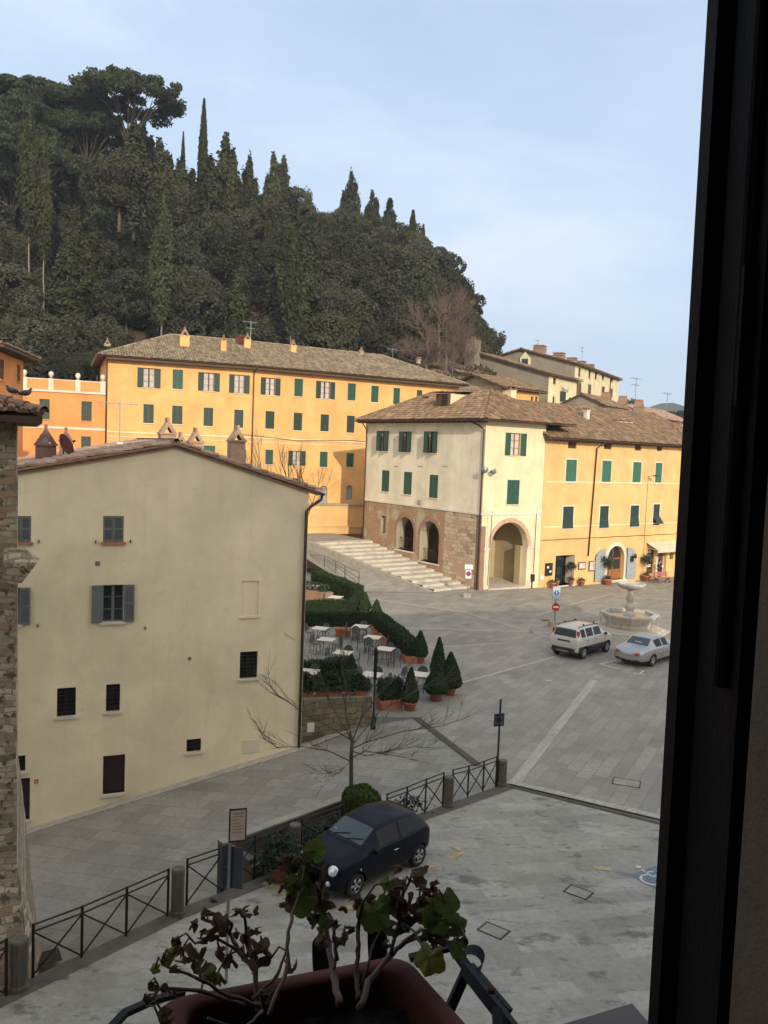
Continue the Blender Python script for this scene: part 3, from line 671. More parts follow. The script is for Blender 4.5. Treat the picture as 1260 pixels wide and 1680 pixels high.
# ---------------- house with the big blank gable ----------------
Cp = on_st(488, 1228); gF = Face((Cp.x, Cp.y), R(22.8))
gb = Bld('gable_house', 'pale ochre house with wide gable end and slate grey shutters across the sloping street', 'house', gF)
rx, rz_ = gF.hit(288, 733); ex, ez = gF.hit(516, 806); gX0, gX1, gD = -14.0, .12, 11.0
lx, lz = gF.hit(33, 775)
zl = rz_ + (lz-rz_)/(lx-rx)*(gX0-rx); zr = ez
for (cx_, cy_, w_, h_, sty) in [(186,868,34,43,'closed'),(34,868,34,43,'closed'),(185.5,990,35,61,'open'),(15,995,35,61,'open')]:
    window(gb, gF, gF.rect(cx_, cy_, w_, h_), sty, 'grey_shutter', ns=26 if sty == 'closed' else 34, sill='terracotta' if sty == 'closed' else 'white_trim', frame='grey_shutter', ang=174)
for (cx_, cy_, w_, h_, nx, nz_) in [(408,1091,29,44,5,7),(109,1152,31,47,5,7),(185.5,1145,23,45,4,6),(318,1223,24,21,4,3),(33,1253,17,26,3,4)]:
    r_ = gF.rect(cx_, cy_, w_, h_); wn = window(gb, gF, r_, 'bars', sill='white_trim', frame='iron'); grille(gb, gF, r_, nx, nz_, parent=wn)
r_ = gF.rect(410, 982, 29, 58); gF.op.append(r_+(False, .05)); q = gb.mb(gF); q.quad((r_[0],.05,r_[2]),(r_[1],.05,r_[2]),(r_[1],.05,r_[3]),(r_[0],.05,r_[3])); q.box(r_[0]-.06, r_[1]+.06, -.05, .02, r_[2]-.06, r_[2]); gb.put(q, 'blind_window', M['gable'])
for (cx_, cy_, w_, h_) in [(187,1270,36,62),(37,1311,24,68)]:
    r_ = gF.rect(cx_, cy_, w_, h_); gF.op.append(r_+(False, .12)); q = gb.mb(gF)
    n = 18
    for k in range(n): z0 = r_[2]+(r_[3]-r_[2])*k/n; q.box(r_[0], r_[1], .085 if k % 2 else .09, .115, z0+.006, z0+(r_[3]-r_[2])/n)
    q.quad((r_[0],.112,r_[2]),(r_[1],.112,r_[2]),(r_[1],.112,r_[3]),(r_[0],.112,r_[3]))
    d_ = gb.put(q, 'door', M['maroon']); q = gb.mb(gF); q.box(r_[0]-.05, r_[1]+.05, -.10, .1, r_[2]-.09, r_[2]); gb.put(q, 'doorstep', M['white_trim'], d_)
for (cx_, cy_, w_, h_) in [(160,925,8,8),(311,1081,6,6),(478,827,6,5)]:
    r_ = gF.rect(cx_, cy_, w_, h_); gF.op.append(r_+(False, .08)); q = gb.mb(gF); q.quad((r_[0],.08,r_[2]),(r_[1],.08,r_[2]),(r_[1],.08,r_[3]),(r_[0],.08,r_[3]))
    for k in range(4): z = r_[2]+(r_[3]-r_[2])*(k+.5)/4; q.box(r_[0], r_[1], .01, .03, z-.008, z+.008)
    gb.put(q, 'vent', M['stone'])
q = gb.mb(gF)
wall_on(gb, gF, q, gX0, gX1, -5, zl-.001)   # rectangular body up to the low left eave
# gable polygon above, cut around nothing
q.poly([(gX0,0,zl-.001),(gX1,0,zl-.001),(gX1,0,zr),(rx,0,rz_)])
q.quad((gX1,0,-5),(gX1,gD,-5),(gX1,gD,zr),(gX1,0,zr)); q.quad((gX0,gD,-5),(gX0,0,-5),(gX0,0,zl),(gX0,gD,zl))
q.quad((gX1,gD,-5),(gX0,gD,-5),(gX0,gD,zl),(gX1,gD,zl)); q.poly([(gX1,gD,zl),(gX0,gD,zl),(rx,gD,rz_),(gX1,gD,zr)])
gb.put(q, 'wall', M['gable'])
q = gb.mb(gF); ov = .28
slR = (rz_-zr)/(gX1-rx); slL = (rz_-zl)/(rx-gX0); xr = gX1+.42; xl = gX0-.4; y0, y1 = -.18, gD+.3
zR = rz_-slR*(xr-rx)+.06; zL = rz_-slL*(rx-xl)+.06; zt = rz_+.06
WR = math.hypot(xr-rx, zt-zR); WL = math.hypot(rx-xl, zt-zL)
tile_plane(q, (xr,y0,zR), (xr,y1,zR), WR, 0, y1-y0, (-(xr-rx),0,zt-zR), pitch=.21, row=.30, seed=5, lift=.07)
tile_plane(q, (xl,y1,zL), (xl,y0,zL), WL, 0, y1-y0, ((rx-xl),0,zt-zL), pitch=.21, row=.30, seed=6, lift=.07)
ridge_tiles(q, (rx,y0,zt+.08), (rx,y1,zt+.08))
rf = gb.put(q, 'roof', M['tiles_red'])
q = gb.mb(gF)
for (xa, za, xb, zb) in ((xr, zR, rx, zt), (rx, zt, xl, zL)):
    q.add([(xa,y0,za),(xb,y0,zb),(xb,y1,zb),(xa,y1,za),(xa,y0,za+.07),(xb,y0,zb+.07),(xb,y1,zb+.07),(xa,y1,za+.07)], [(0,1,2,3),(7,6,5,4),(0,4,5,1),(2,6,7,3),(1,5,6,2),(0,3,7,4)])
# brick verge under the tiles on the gable
for (xa, za, xb, zb) in ((xr-.1, zR, rx, zt), (rx, zt, xl+.1, zL)):
    q.add([(xa,-.09,za-.09),(xb,-.09,zb-.09),(xb,-.09,zb-.001),(xa,-.09,za-.001),(xa,0,za-.09),(xb,0,zb-.09)], [(0,1,2,3),(0,4,5,1)])
gb.put(q, 'eaves', M['brick'], rf)
gu = gutter(gb, gF, xr+.02, xr+.03, 0, zR) if False else None
q = gb.mb(gF); vs = []
for y in (y0, y1):
    for k in range(7): an = math.pi+math.pi*k/6; vs.append((xr+.06+.08*math.cos(an), y, zR-.0+.08*math.sin(an)))
q.add(vs, [(k, k+1, 8+k, 7+k) for k in range(6)]); gb.put(q, 'gutter', M['gutter'])
pipe(gb, gF, [(xr+.08,.0,zR-.06),(xr+.04,-.04,zR-.22),(gX1+.05,-.10,zR-.48),(gX1-.10,-.10,zR-.65),(gX1-.10,-.10,Cp.z)], .055)
# chimneys behind the ridge
def roofz(x, y=0): return rz_-(slR*(x-rx) if x > rx else slL*(rx-x))
for (px, py, off, w_, hh, cap) in [(274,722,7.5,.62,.80,'gable'),(296,728,9.5,.5,.62,'gable'),(320,738,8.5,.58,.90,'gable'),(387,757,4.2,.56,1.25,'gable')]:
    x, _ = gF.hit(px, py, off); chimney(gb, gF, x, off, roofz(x)-.1, w_, hh, cap, mat='chimney_stone', capmat='chimney_stone', d_=w_*1.25)
for (px, off, w_, hh) in [(75,4.5,.7,.75),(108,6.5,.45,.75)]:
    x, _ = gF.hit(px, 740, off); chimney(gb, gF, x, off, roofz(x)-.1, w_, hh, 'gable', mat='maroon_tile', capmat='maroon_tile')
x, _ = gF.hit(104, 740, 3.6); dish(gb, gF, x, 3.6, roofz(x), .42, R(60), 'terracotta_dark', .55)
x, _ = gF.hit(196, 730, 5.5); antenna(gb, gF, x, 5.5, roofz(x), 1.9, 0, .02)
q = gb.mb(gF); q.box(x-.1, x+.12, 5.4, 5.6, roofz(x)+.05, roofz(x)+.33); gb.put(q, 'junction_box', M['sign_white'])
x, _ = gF.hit(483, 795, 1.2); q = gb.mb(gF); q.lathe([(.32,0),(.32,.1),(.24,.28),(.1,.36)], 14, (x,1.2,roofz(x)-.02)); gb.put(q, 'roof_vent', M['iron'])
q = gb.mb(gF); r_ = gF.rect(412,1224,26,22); q.box(r_[0],r_[1],-.02,.0,r_[2],r_[3]); gb.put(q, 'meter_cabinet', M['cream_side'])
q = gb.mb(gF); r_ = gF.rect(59.5,1282,6,6); q.box(r_[0],r_[1],-.02,.0,r_[2],r_[3]); pl = gb.put(q, 'house_plate', M['sign_red']); q = gb.mb(gF); q.box(r_[0]+.035,r_[1]-.035,-.026,-.019,r_[2]+.035,r_[3]-.035); gb.put(q, 'plate_face', M['sign_white'], pl)
for px, py in ((64,888),(157,889),(214,888),(62,1026),(238,1030)):
    a_, c_ = gF.hit(px, py); q = gb.mb(gF); q.box(a_-.015,a_+.015,-.06,0,c_-.05,c_+.05); gb.put(q, 'shutter_hook', M['iron'])
q = gb.mb(gF)   # loose cables on the wall
for pts in ([(425,1106),(440,1112),(455,1122),(470,1142),(487,1158)], [(466,1038),(474,1044),(484,1050)]):
    q.tube([V((gF.hit(*p)[0], -.012, gF.hit(*p)[1])) for p in pts], .008, 5)
gb.put(q, 'cable', M['stone'])
# plinth and the pale kerb at its foot
q = gb.mb(gF)
k0 = gF.mat
def gs(x, y):
    p = k0 @ V((x, y, 0)); return street_h(p.x, p.y)
q = MB(); q.M = None
n = 16
for (ya, yb, zo, nm, mt) in ((-.34, -.0, .055, 'kerb', M['band']),):
    vs = []
    for i in range(n+1):
        x = gX0+(gX1-gX0+.3)*i/n
        for y in (ya, yb):
            p = k0 @ V((x, y, 0)); vs.append((p.x, p.y, street_h(p.x, p.y)+zo+(.0 if y == ya else .02)))
        p = k0 @ V((x, ya, 0)); vs.append((p.x, p.y, street_h(p.x, p.y)-.1))
    q.add(vs, [(3*i, 3*i+3, 3*i+4, 3*i+1) for i in range(n)]+[(3*i+2, 3*i+5, 3*i+3, 3*i) for i in range(n)])
    tag(q.build(nm, mt), kind='structure')

# ---------------- stone tower house at the left edge ----------------
tc_ = on(21, 1585, 0); tF = Face((tc_.x, tc_.y), R(23)); tb = Bld('stone_house', 'rubble stone corner of a house with small tiled roof at left edge', 'house', tF)
tz = 10+(716-684)/1400*tc_.y
q = tb.mb(tF); n = 26
rs = random.Random(3)
tF.op = []
def jag(x, z): return x
vs = []; fs = []
# slightly uneven battered corner
zs = [-3+(tz+3)*k/40 for k in range(41)]
for z in zs:
    b_ = max(0, (2.2-z))*.10 + rs.uniform(-.015,.015) + .02*(tz-z)/tz*3
    for x in (-7, -3, -1.2, b_): vs.append((x, -b_ if x < b_ else -b_*.6, z))
    vs.append((b_, 1.5, z)); vs.append((b_-.02, 6, z))
for k in range(40):
    for i in range(5): fs.append((k*6+i, k*6+i+1, k*6+6+i+1, k*6+6+i))
q.add(vs, fs); tb.put(q, 'wall', M['tower'])
q = tb.mb(tF)   # battered foot
q.add([(-2,-.95,-.2),(.30,-.55,-.2),(.52,.6,-.2),(-2,-.12,1.75),(.06,-.10,1.75),(.06,.6,1.75)], [(0,1,4,3),(1,2,5,4),(3,4,5)])
tb.put(q, 'buttress', M['tower'])
hip_roof(tb, tF, -7, .02, 0, 6, tz, .95, False, True, .40, 'tiles', pitch=.2, seed=11)
pz = 10-(925-716)/1400*tc_.y
q = tb.mb(tF); q.add([(-.2,-.35,pz-.35),(.1,-.35,pz-.33),(.1,.1,pz-.33),(-.2,-.4,pz),(.33,-.40,pz),(.38,.12,pz),(-.2,-.4,pz+.06),(.36,-.4,pz+.05),(.40,.12,pz+.05),(-.2,-.3,pz+.3),(.2,-.25,pz+.24),(.15,.1,pz+.27),(.26,-.32,pz+.14),(.28,.08,pz+.13),(-.2,-.35,pz+.16)],
  [(0,1,4,3),(1,2,5,4),(3,4,7,6),(4,5,8,7),(6,7,12,14),(7,8,13,12),(14,12,10,9),(12,13,11,10),(9,10,11),(0,2,1)])
tb.put(q, 'corbel', M['tower'])

# ---------------- long yellow building ----------------
yP = dep(173, 700, 74); yA = Face((yP.x, yP.y), R(21)); LA = yA.hit(414, 690)[0]
yB0 = yA.world(LA, 0); yB = Face((yB0.x, yB0.y), R(31)); LB = yB.hit(752, 650)[0]
yb = Bld('yellow_palazzo', 'long yellow building with rows of green shutters below the wooded hill', 'building', yA)
zE = yA.hit(174, 584)[1]
for (cx_, cy_, w_, h_, sty) in [(244.5,620,19,32,'open'),(291.7,622.5,17,32,'closed'),(342.8,626.5,17.7,30,'open'),(392.7,630,16.7,30,'open'),
    (443.7,634,16,28,'open'),(490,636,14,29,'closed'),(533.8,640,15.5,28,'open'),(577,643,13,28,'closed'),(615,646.5,12,27,'closed'),(650.7,650,10.5,27,'closed'),(688,653,9,26,'closed'),(712.5,656,9,26,'closed'),
    (243.7,678.7,17,31,'dark'),(290.8,680.7,17,30,'dark'),(341.8,684,15.5,30,'dark'),(391.7,687,15,29.5,'dark'),(442.8,689,14.5,29,'dark'),(488.7,691.7,14,29,'dark'),(532.7,693.8,13.5,28,'dark'),(575.3,696,12.5,28,'dark'),(606,699,11,27,'dark'),
    (343.3,745,19,28,'closed'),(397,750,13,26,'closed'),(441.7,750,12.5,24,'closed'),(487,751.7,14,24,'open'),(531,753.7,12.5,25,'closed'),(574.3,754.7,12,23,'closed'),(611,756,12,23,'closed'),(244,741,17,28,'closed'),(292,743,17,28,'closed')]:
    f_ = yA if cx_ < 414 else yB
    mat = 'green_dark' if sty in ('dark', 'open') else 'green'
    wn = window(yb, f_, f_.rect(cx_, cy_, w_, h_), 'closed' if sty == 'dark' else sty, mat, ns=14, sill='cream', ang=176, frame='wood_brown')
    if sty == 'open' and cx_ < 560:
        a, c, e, f = f_.rect(cx_, cy_, w_, h_); q = yb.mb(f_)
        for sd in (0, 1):
            for k in range(5):
                x0_ = a+.05+k*.075 if sd == 0 else c-.05-k*.075; x1_ = x0_+(.07 if sd == 0 else -.07)
                q.quad((x0_,.175+.01*(k % 2),e+.05),(x1_,.175+.01*((k+1) % 2),e+.05),(x1_,.175+.01*((k+1) % 2),f-.05),(x0_,.175+.01*(k % 2),f-.05))
        yb.put(q, 'curtain', M['curtain'], wn)
for (cx_, cy_, w_, h_) in [(530,814,14,34),(573,808,11,24)]:
    r_ = yB.rect(cx_, cy_, w_, h_); yB.op.append(r_+(True, .25)); q = yb.mb(yB)
    q.quad((r_[0],.25,r_[2]),(r_[1],.25,r_[2]),(r_[1],.25,r_[3]),(r_[0],.25,r_[3])); dm = r_[0]+(r_[1]-r_[0])/2
    for x in (r_[0]+.02, dm+.01): q.box(x, x+(r_[1]-r_[0])/2-.03, .20, .24, r_[2], r_[3]-(r_[1]-r_[0])/2)
    yb.put(q, 'door', M['blue_grey'])
q = yb.mb(yA); wall_on(yb, yA, q, 0, LA, 0, zE); q.quad((0,0,0),(0,0,zE),(0,12,zE),(0,12,0)); q.quad((0,12,0),(LA,12,0),(LA,12,zE),(0,12,zE))
o = q.M; q.M = yb.rm @ yB.mat; wall_on(yb, yB, q, 0, LB, 0, zE); q.quad((LB,0,0),(LB,12,0),(LB,12,zE),(LB,0,zE)); q.quad((0,12,0),(LB,12,0),(LB,12,zE),(0,12,zE)); q.M = o
yb.put(q, 'wall', M['yellow'])
hip_roof(yb, yA, 0, LA-.55, 0, 12, zE, 2.9, True, False, .75, 'tiles_grey', seed=21, eave='eave')
hip_roof(yb, yB, .75, LB, 0, 12, zE+.012, 2.9, False, True, .75, 'tiles_grey', seed=22, eave='eave')
gutter(yb, yA, -.8, LA+.05, -.84, zE-.02); gutter(yb, yB, 0, LB+.8, -.84, zE-.02)
pipe(yb, yB, [(.05,-.8,zE-.1),(.0,-.15,zE-.55),(.0,-.08,zE-1.0),(.0,-.08,2)], .06); pipe(yb, yA, [(.0,-.8,zE-.1),(.05,-.15,zE-.55),(.05,-.08,zE-1.0),(.05,-.08,2)], .06)
zs_ = yA.hit(177, 708)[1]
q = yb.mb(yA); q.box(0, LA, -.05, 0, zs_-.06, zs_+.06); q.box(0, LA, -.03, 0, zs_-.42, zs_-.36); o = q.M; q.M = yb.rm @ yB.mat; q.box(.01, LB, -.05, 0, zs_-.06, zs_+.06); q.box(.01, LB, -.03, 0, zs_-.42, zs_-.36); q.M = o
yb.put(q, 'string_course', M['cream'])
q = yb.mb(yA); q.box(0, LA, -.75, -.0, zE-.30, zE-.13); o = q.M; q.M = yb.rm @ yB.mat; q.box(.02, LB, -.75, -.0, zE-.30, zE-.13); q.M = o
yb.put(q, 'soffit', M['eave'])
def ych(px, pyb, off, w_, h_, cap='pots', mat='yellow', d_=None):
    f_ = yA if px < 414 else yB; x, _ = f_.hit(px, pyb, off); rr = 12/2+.75; z = zE+2.9*min(1, (off+.75)/6.75)-.15
    chimney(yb, f_, x, off, z, w_, h_, cap, mat, d_, 'brick')
ych(302,574,3.2,.85,1.0,'gable'); ych(366,580,2.6,.5,1.05,'gable'); ych(405,572,4.2,.6,.85,'gable'); ych(480,578,4.2,.55,.75,'gable')
ych(176,575,2.0,.5,.12,'gable',mat='stone'); ych(592,590,5.6,.35,.5,'gable',mat='stone'); ych(686,606,5.2,.35,.4,'box',mat='stone')
x, z = yA.hit(411, 560, 5); antenna(yb, yA, x, 5, zE+2.2, 2.6, 1, .03); x, _ = yB.hit(644, 590, 5.0); antenna(yb, yB, x, 5, zE+2.2, 1.5, 0, .025)
x, _ = yA.hit(395, 560, 4.6); dish(yb, yA, x, 4.6, zE+2.3, .5, R(-30), 'terracotta_dark', .6)
q = yb.mb(yB); x, z = yB.hit(487, 700); q.tube([(x-6,-.1,zs_+.3),(x,-.12,zs_-.1),(x+6,-.1,zs_+.15),(x+12,-.1,zs_-.15)], .02, 4); yb.put(q, 'cable', M['iron'])
# orange wing with balustraded terrace
ob = Bld('orange_house', 'low orange house with ball finials on its terrace parapet', 'house', yA)
x0_, zc = yA.hit(30, 641, 0); x0_ -= 3; zt_ = yA.hit(100, 624)[1]; zc = yA.hit(100, 641.5)[1]
for (cx_, cy_, w_, h_) in [(73,671,17,33),(142,674.5,17,32),(141,731,16,30),(73,728,16,30)]:
    window(ob, yA, yA.rect(cx_, cy_, w_, h_), 'closed', 'green_dark', ns=14, sill='orange')
q = ob.mb(yA); wall_on(ob, yA, q, x0_, -.03, 0, zc); q.quad((x0_,0,0),(x0_,9,0),(x0_,9,zc),(x0_,0,zc)); q.quad((x0_,0,zc),(-.03,0,zc),(-.03,9,zc),(x0_,9,zc)); q.box(x0_, -.03, 0, .2, zc, zt_); ob.put(q, 'wall', M['orange'])
q = ob.mb(yA); q.box(x0_, -.03, -.12, -.005, zc-.12, zc+.06); q.box(x0_, -.03, -.05, -.005, zs_+.05, zs_+.25); q.box(x0_, -.03, -.05, .25, zt_, zt_+.08); ob.put(q, 'cornice', M['white_trim'])
for px in (42, 86, 130, 171):
    x, _ = yA.hit(px, 622); x -= .1; q = ob.mb(yA); q.box(x-.2, x+.2, -.09, .28, zc+.07, zt_+.12); pp = ob.put(q, 'pillar', M['white_trim'])
    q = ob.mb(yA); q.lathe([(.05,0),(.08,.1),(.17,.2),(.22,.36),(.17,.52),(.03,.6)], 14, (x, .1, zt_+.12)); ob.put(q, 'finial', M['white_trim'], pp, True)
# house at far left
lF_ = Face(dep(-14, 700, 47)[:2], R(100)); lb = Bld('ochre_house', 'brown-orange house with two stepped roof edges at far left', 'house', lF_)
LL = lF_.hit(38, 650)[0]; zh = 10+(716-590)/1400*lF_.world(LL, 0).y
for (cx_, cy_, w_, h_) in [(3,606,7,34),(30.5,612,5,28)]: window(lb, lF_, lF_.rect(cx_, cy_, w_, h_), 'closed', 'wood_brown', ns=12, sill='orange')
q = lb.mb(lF_); wall_on(lb, lF_, q, 0, LL, 0, zh); q.quad((LL,0,0),(LL,12,0),(LL,12,zh),(LL,0,zh)); q.quad((0,0,0),(0,0,zh),(0,12,zh),(0,12,0)); q.box(1, LL-3.6, 2.2, 10, zh, zh+1.6); lb.put(q, 'wall', M['orange'])
hip_roof(lb, lF_, 0, LL, 0, 12, zh, 1.2, True, True, .8, 'tiles', seed=31); hip_roof(lb, lF_, 1, LL-3.6, 2.2, 10, zh+1.9, 1.2, True, True, .6, 'tiles', seed=32)
chimney(lb, lF_, 2.5, 3.2, zh+2.0, .6, 1.9, 'box', 'stone')
# ---------------- corner building with the arches ----------------
P0 = on(785, 968, 0); AZ = 35.0
cR = Face((P0.x, P0.y), R(AZ)); wR = cR.hit(891, 800)[0]
dL = V((math.cos(R(AZ+90)), math.sin(R(AZ+90)), 0)); Lc = 15.6
far = P0+dL*Lc; cL = Face((far.x, far.y), R(AZ-90)); Lc = (P0-far).length
cb = Bld('corner_building', 'cream corner building with brick arcade below, at the foot of the pale steps', 'building', cR)
zE2 = cL.hit(700, 689.5)[1]; zB = cL.hit(700, 832)[1]
for (cx_, cy_, w_, h_) in [(632,723.6,11,33),(669,725,11.5,34),(711,725.6,13,35.5)]:
    window(cb, cL, cL.rect(cx_, cy_, w_, h_), 'ajar', 'green_dark', ns=16, sill='cream_side', ang=98, frame='wood_brown')
for (cx_, cy_, w_, h_) in [(632.4,789,12,35),(669,792.7,13,37),(711.4,798,14,38)]:
    window(cb, cL, cL.rect(cx_, cy_, w_, h_), 'closed', 'green', ns=18, sill='cream_side')
window(cb, cR, cR.rect(845.8,729,17,37), 'open', 'green', ns=18, sill='cream', ang=176, frame='wood_door', inner='curtain')
window(cb, cR, cR.rect(841.6,807.4,20,40), 'closed', 'green', ns=20, sill='white_trim', trim='white_trim')
# arches on the left face
def gate(face, r_, hh, mat, off):
    q = cb.mb(face); a, c, e, f = r_; n = 9
    q.box(a, c, off, off+.03, e+hh-.04, e+hh); q.box(a, c, off, off+.03, e+.08, e+.12)
    for k in range(n+1): x = a+(c-a)*k/n; q.box(x-.012, x+.012, off+.005, off+.025, e, e+hh)
    cb.put(q, 'railing', M[mat])
for (px0, px1, pt, pb) in [(650,678.5,848,903),(689,720.5,855,923)]:
    a = cL.hit(px0, 880)[0]; c = cL.hit(px1, 890)[0]; f = cL.hit((px0+px1)/2, pt)[1]; e = cL.hit((px0+px1)/2, pb)[1]
    cL.op.append((a, c, e, f, True, .9)); q = cb.mb(cL)
    q.quad((a-.0,.9,e),(c,.9,e),(c,.9,f),(a,.9,f)) if False else None
    n = 14; r_ = (c-a)/2
    for k in range(n):
        a0, a1 = math.pi*k/n, math.pi*(k+1)/n
        i0 = (a+r_-r_*math.cos(a0), f-r_+r_*math.sin(a0)); i1 = (a+r_-r_*math.cos(a1), f-r_+r_*math.sin(a1)); R2 = r_+.3
        o0 = (a+r_-R2*math.cos(a0), f-r_+R2*math.sin(a0)); o1 = (a+r_-R2*math.cos(a1), f-r_+R2*math.sin(a1))
        q.add([(i0[0],-.03,i0[1]),(i1[0],-.03,i1[1]),(o1[0],-.03,o1[1]),(o0[0],-.03,o0[1]),(i0[0],.0,i0[1]),(i1[0],.0,i1[1]),(o0[0],0,o0[1]),(o1[0],0,o1[1])], [(0,1,2,3),(0,4,5,1),(3,2,7,6)])
    q.box(a-.1, a, -.03, 0, e, f-r_); q.box(c, c+.3, -.03, 0, e, f-r_)
    cb.put(q, 'arch_ring', M['brick'])
    q = cb.mb(cL); q.box(a-.15, c+.15, -.06, .9, e-.12, e); cb.put(q, 'arch_sill', M['white_trim'])
    gate(cL, (a, c, e, f), 1.0, 'terracotta_dark', .4)
r_ = cL.rect(629, 860, 8, 28); cL.op.append(r_+(False, .3)); q = cb.mb(cL); q.quad((r_[0],.3,r_[2]),(r_[1],.3,r_[2]),(r_[1],.3,r_[3]),(r_[0],.3,r_[3])); q.box(r_[0]-.1,r_[1]+.1,-.04,.02,r_[3],r_[3]+.15); cb.put(q, 'window', M['brickwork_side'])
# loggia arch on the right face
la = cR.hit(804, 905)[0]; lc = cR.hit(865, 905)[0]; lf = cR.hit(833, 857)[1]
cR.op.append((la, lc, -.6, lf, True, .55))
q = cb.mb(cR); wall_on(cb, cR, q, .0, wR, -1, zE2); q.quad((wR,0,-1),(wR,14,-1),(wR,14,zE2),(wR,0,zE2)); cb.put(q, 'wall', M['cream'])
q = cb.mb(cL); sv = list(cL.op); wall_on(cb, cL, q, 0, Lc, zB, zE2); q.quad((0,0,zB),(0,0,zE2),(0,9,zE2),(0,9,zB)); q.quad((0,9,-1),(Lc,9,-1),(Lc,9,zE2),(0,9,zE2)) if False else None
cb.put(q, 'upper_wall', M['cream_side'])
q = cb.mb(cL); xs_ = cL.hit(728, 900)[0]; wall_on(cb, cL, q, 0, xs_, -1, zB-.001); q.quad((0,0,-1),(0,0,zB),(0,9,zB),(0,9,-1)); cb.put(q, 'arcade_wall', M['brickwork_side'])
q = cb.mb(cL); wall_on(cb, cL, q, xs_, Lc-.55, -1, zB-.001); cb.put(q, 'stone_wall', M['ashlar_side'])
q = cb.mb(cL); q.quad((Lc-.55,-.004,-1),(Lc,-.004,-1),(Lc,-.004,zB),(Lc-.55,-.004,zB)); q.M = cb.rm @ cR.mat; q.box(0, .42, -.02, -.003, -1, zB-.9); cb.put(q, 'corner_pier', M['brick'])
q = cb.mb(cL); q.box(0, Lc+.06, -.07, -.0, zB-.09, zB+.07); q.M = cb.rm @ cR.mat; q.box(.0, wR, -.07, -.0, zB-.09, zB+.07)
for x in (.06, wR-.55): q.box(x, x+.5, -.10, -.0, zB+.07, zB+.32); q.box(x+.06, x+.44, -.06, 0, zB+.32, zB+.6)
cb.put(q, 'cornice', M['white_trim'])
# loggia interior
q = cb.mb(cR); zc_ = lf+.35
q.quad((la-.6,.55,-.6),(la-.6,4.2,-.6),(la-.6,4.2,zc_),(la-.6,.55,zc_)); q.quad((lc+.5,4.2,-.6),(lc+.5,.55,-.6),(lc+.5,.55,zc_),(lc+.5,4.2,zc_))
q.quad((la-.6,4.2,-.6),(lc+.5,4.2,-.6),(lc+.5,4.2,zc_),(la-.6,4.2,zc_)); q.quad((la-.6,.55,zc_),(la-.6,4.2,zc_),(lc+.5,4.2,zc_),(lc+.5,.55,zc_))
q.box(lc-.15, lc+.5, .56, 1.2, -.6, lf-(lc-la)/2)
cb.put(q, 'loggia', plaster('shaded_loggia_plaster', (.50,.42,.26), stain=(.25,.2,.13), streak=.5, sc_=.8))  # plaster colour darkened to stand for the shade inside the arch
q = cb.mb(cR); q.quad((la-.6,-.1,.03),(lc+.5,-.1,.03),(lc+.5,4.2,.10),(la-.6,4.2,.10)); q.box(la-.1, lc+.1, -.12, .0, -.6, .035); cb.put(q, 'loggia_floor', M['travertine'])
q = cb.mb(cR); x, z = cR.hit(841, 912, 4.2); q.box(x-.42, x+.38, 4.12, 4.19, z-.5, z+.5); lw = cb.put(q, 'loggia_window', M['white_trim']); q = cb.mb(cR); q.box(x-.3, x+.26, 4.08, 4.13, z-.4, z+.4); cb.put(q, 'pane', M['glass'], lw)
q = cb.mb(cR); rr = (lc-la)/2; n = 22; cxm = (la+lc)/2; zsp = lf-rr
for (ri, ro, yy) in ((rr, rr+.34, -.035),):
    for k in range(n):
        a0, a1 = math.pi*k/n, math.pi*(k+1)/n
        I0 = (cxm-ri*math.cos(a0), zsp+ri*math.sin(a0)); I1 = (cxm-ri*math.cos(a1), zsp+ri*math.sin(a1)); O0 = (cxm-ro*math.cos(a0), zsp+ro*math.sin(a0)); O1 = (cxm-ro*math.cos(a1), zsp+ro*math.sin(a1))
        q.add([(I0[0],yy,I0[1]),(I1[0],yy,I1[1]),(O1[0],yy,O1[1]),(O0[0],yy,O0[1]),(I0[0],.02,I0[1]),(I1[0],.02,I1[1]),(O0[0],0,O0[1]),(O1[0],0,O1[1])], [(0,1,2,3),(0,4,5,1),(3,2,7,6)])
cb.put(q, 'arch_ring', plaster('pink_brick_ring', (.58,.38,.27), sc_=3))
q = cb.mb(cR)
for (x0_, x1_) in ((la-.62, la-.02), (lc+.02, lc+.62)): q = cb.mb(cR); q.box(x0_, x1_, -.06, -.003, zsp-.14, zsp+.02); cb.put(q, 'impost', M['white_trim']); q = cb.mb(cR); q.box(x0_+.1, x1_-.1, -.05, -.003, .0, .5); cb.put(q, 'plinth_block', M['white_trim'])
for x in (.55, wR-.75): q = cb.mb(cR); q.box(x, x+.16, -.045, -.003, .0, zB-.1); cb.put(q, 'pilaster', M['white_trim'])
hr = hip_roof(cb, cL, 0, Lc, 0, wR+1.8, zE2, 2.5, True, True, .75, 'tiles', seed=41)
gutter(cb, cL, -.8, Lc+.8, -.84, zE2-.02); gutter(cb, cR, -.8, wR+.9, -.84, zE2-.02)
pipe(cb, cL, [(Lc-1.1,-.78,zE2-.12),(Lc-.5,-.3,zE2-.4),(Lc-.12,-.09,zE2-.75),(Lc-.12,-.09,0)], .06)
pipe(cb, cL, [(.3,-.78,zE2-.12),(.12,-.09,zE2-.75),(.12,-.09,2.1)], .05)
pipe(cb, cR, [(.95,-.05,zB+.2),(.80,-.07,.3)], .02, 'cable', 'iron', 5); pipe(cb, cR, [(wR-.62,-.06,zB),(wR-.62,-.06,1.0)], .03, 'cable', 'iron', 5)
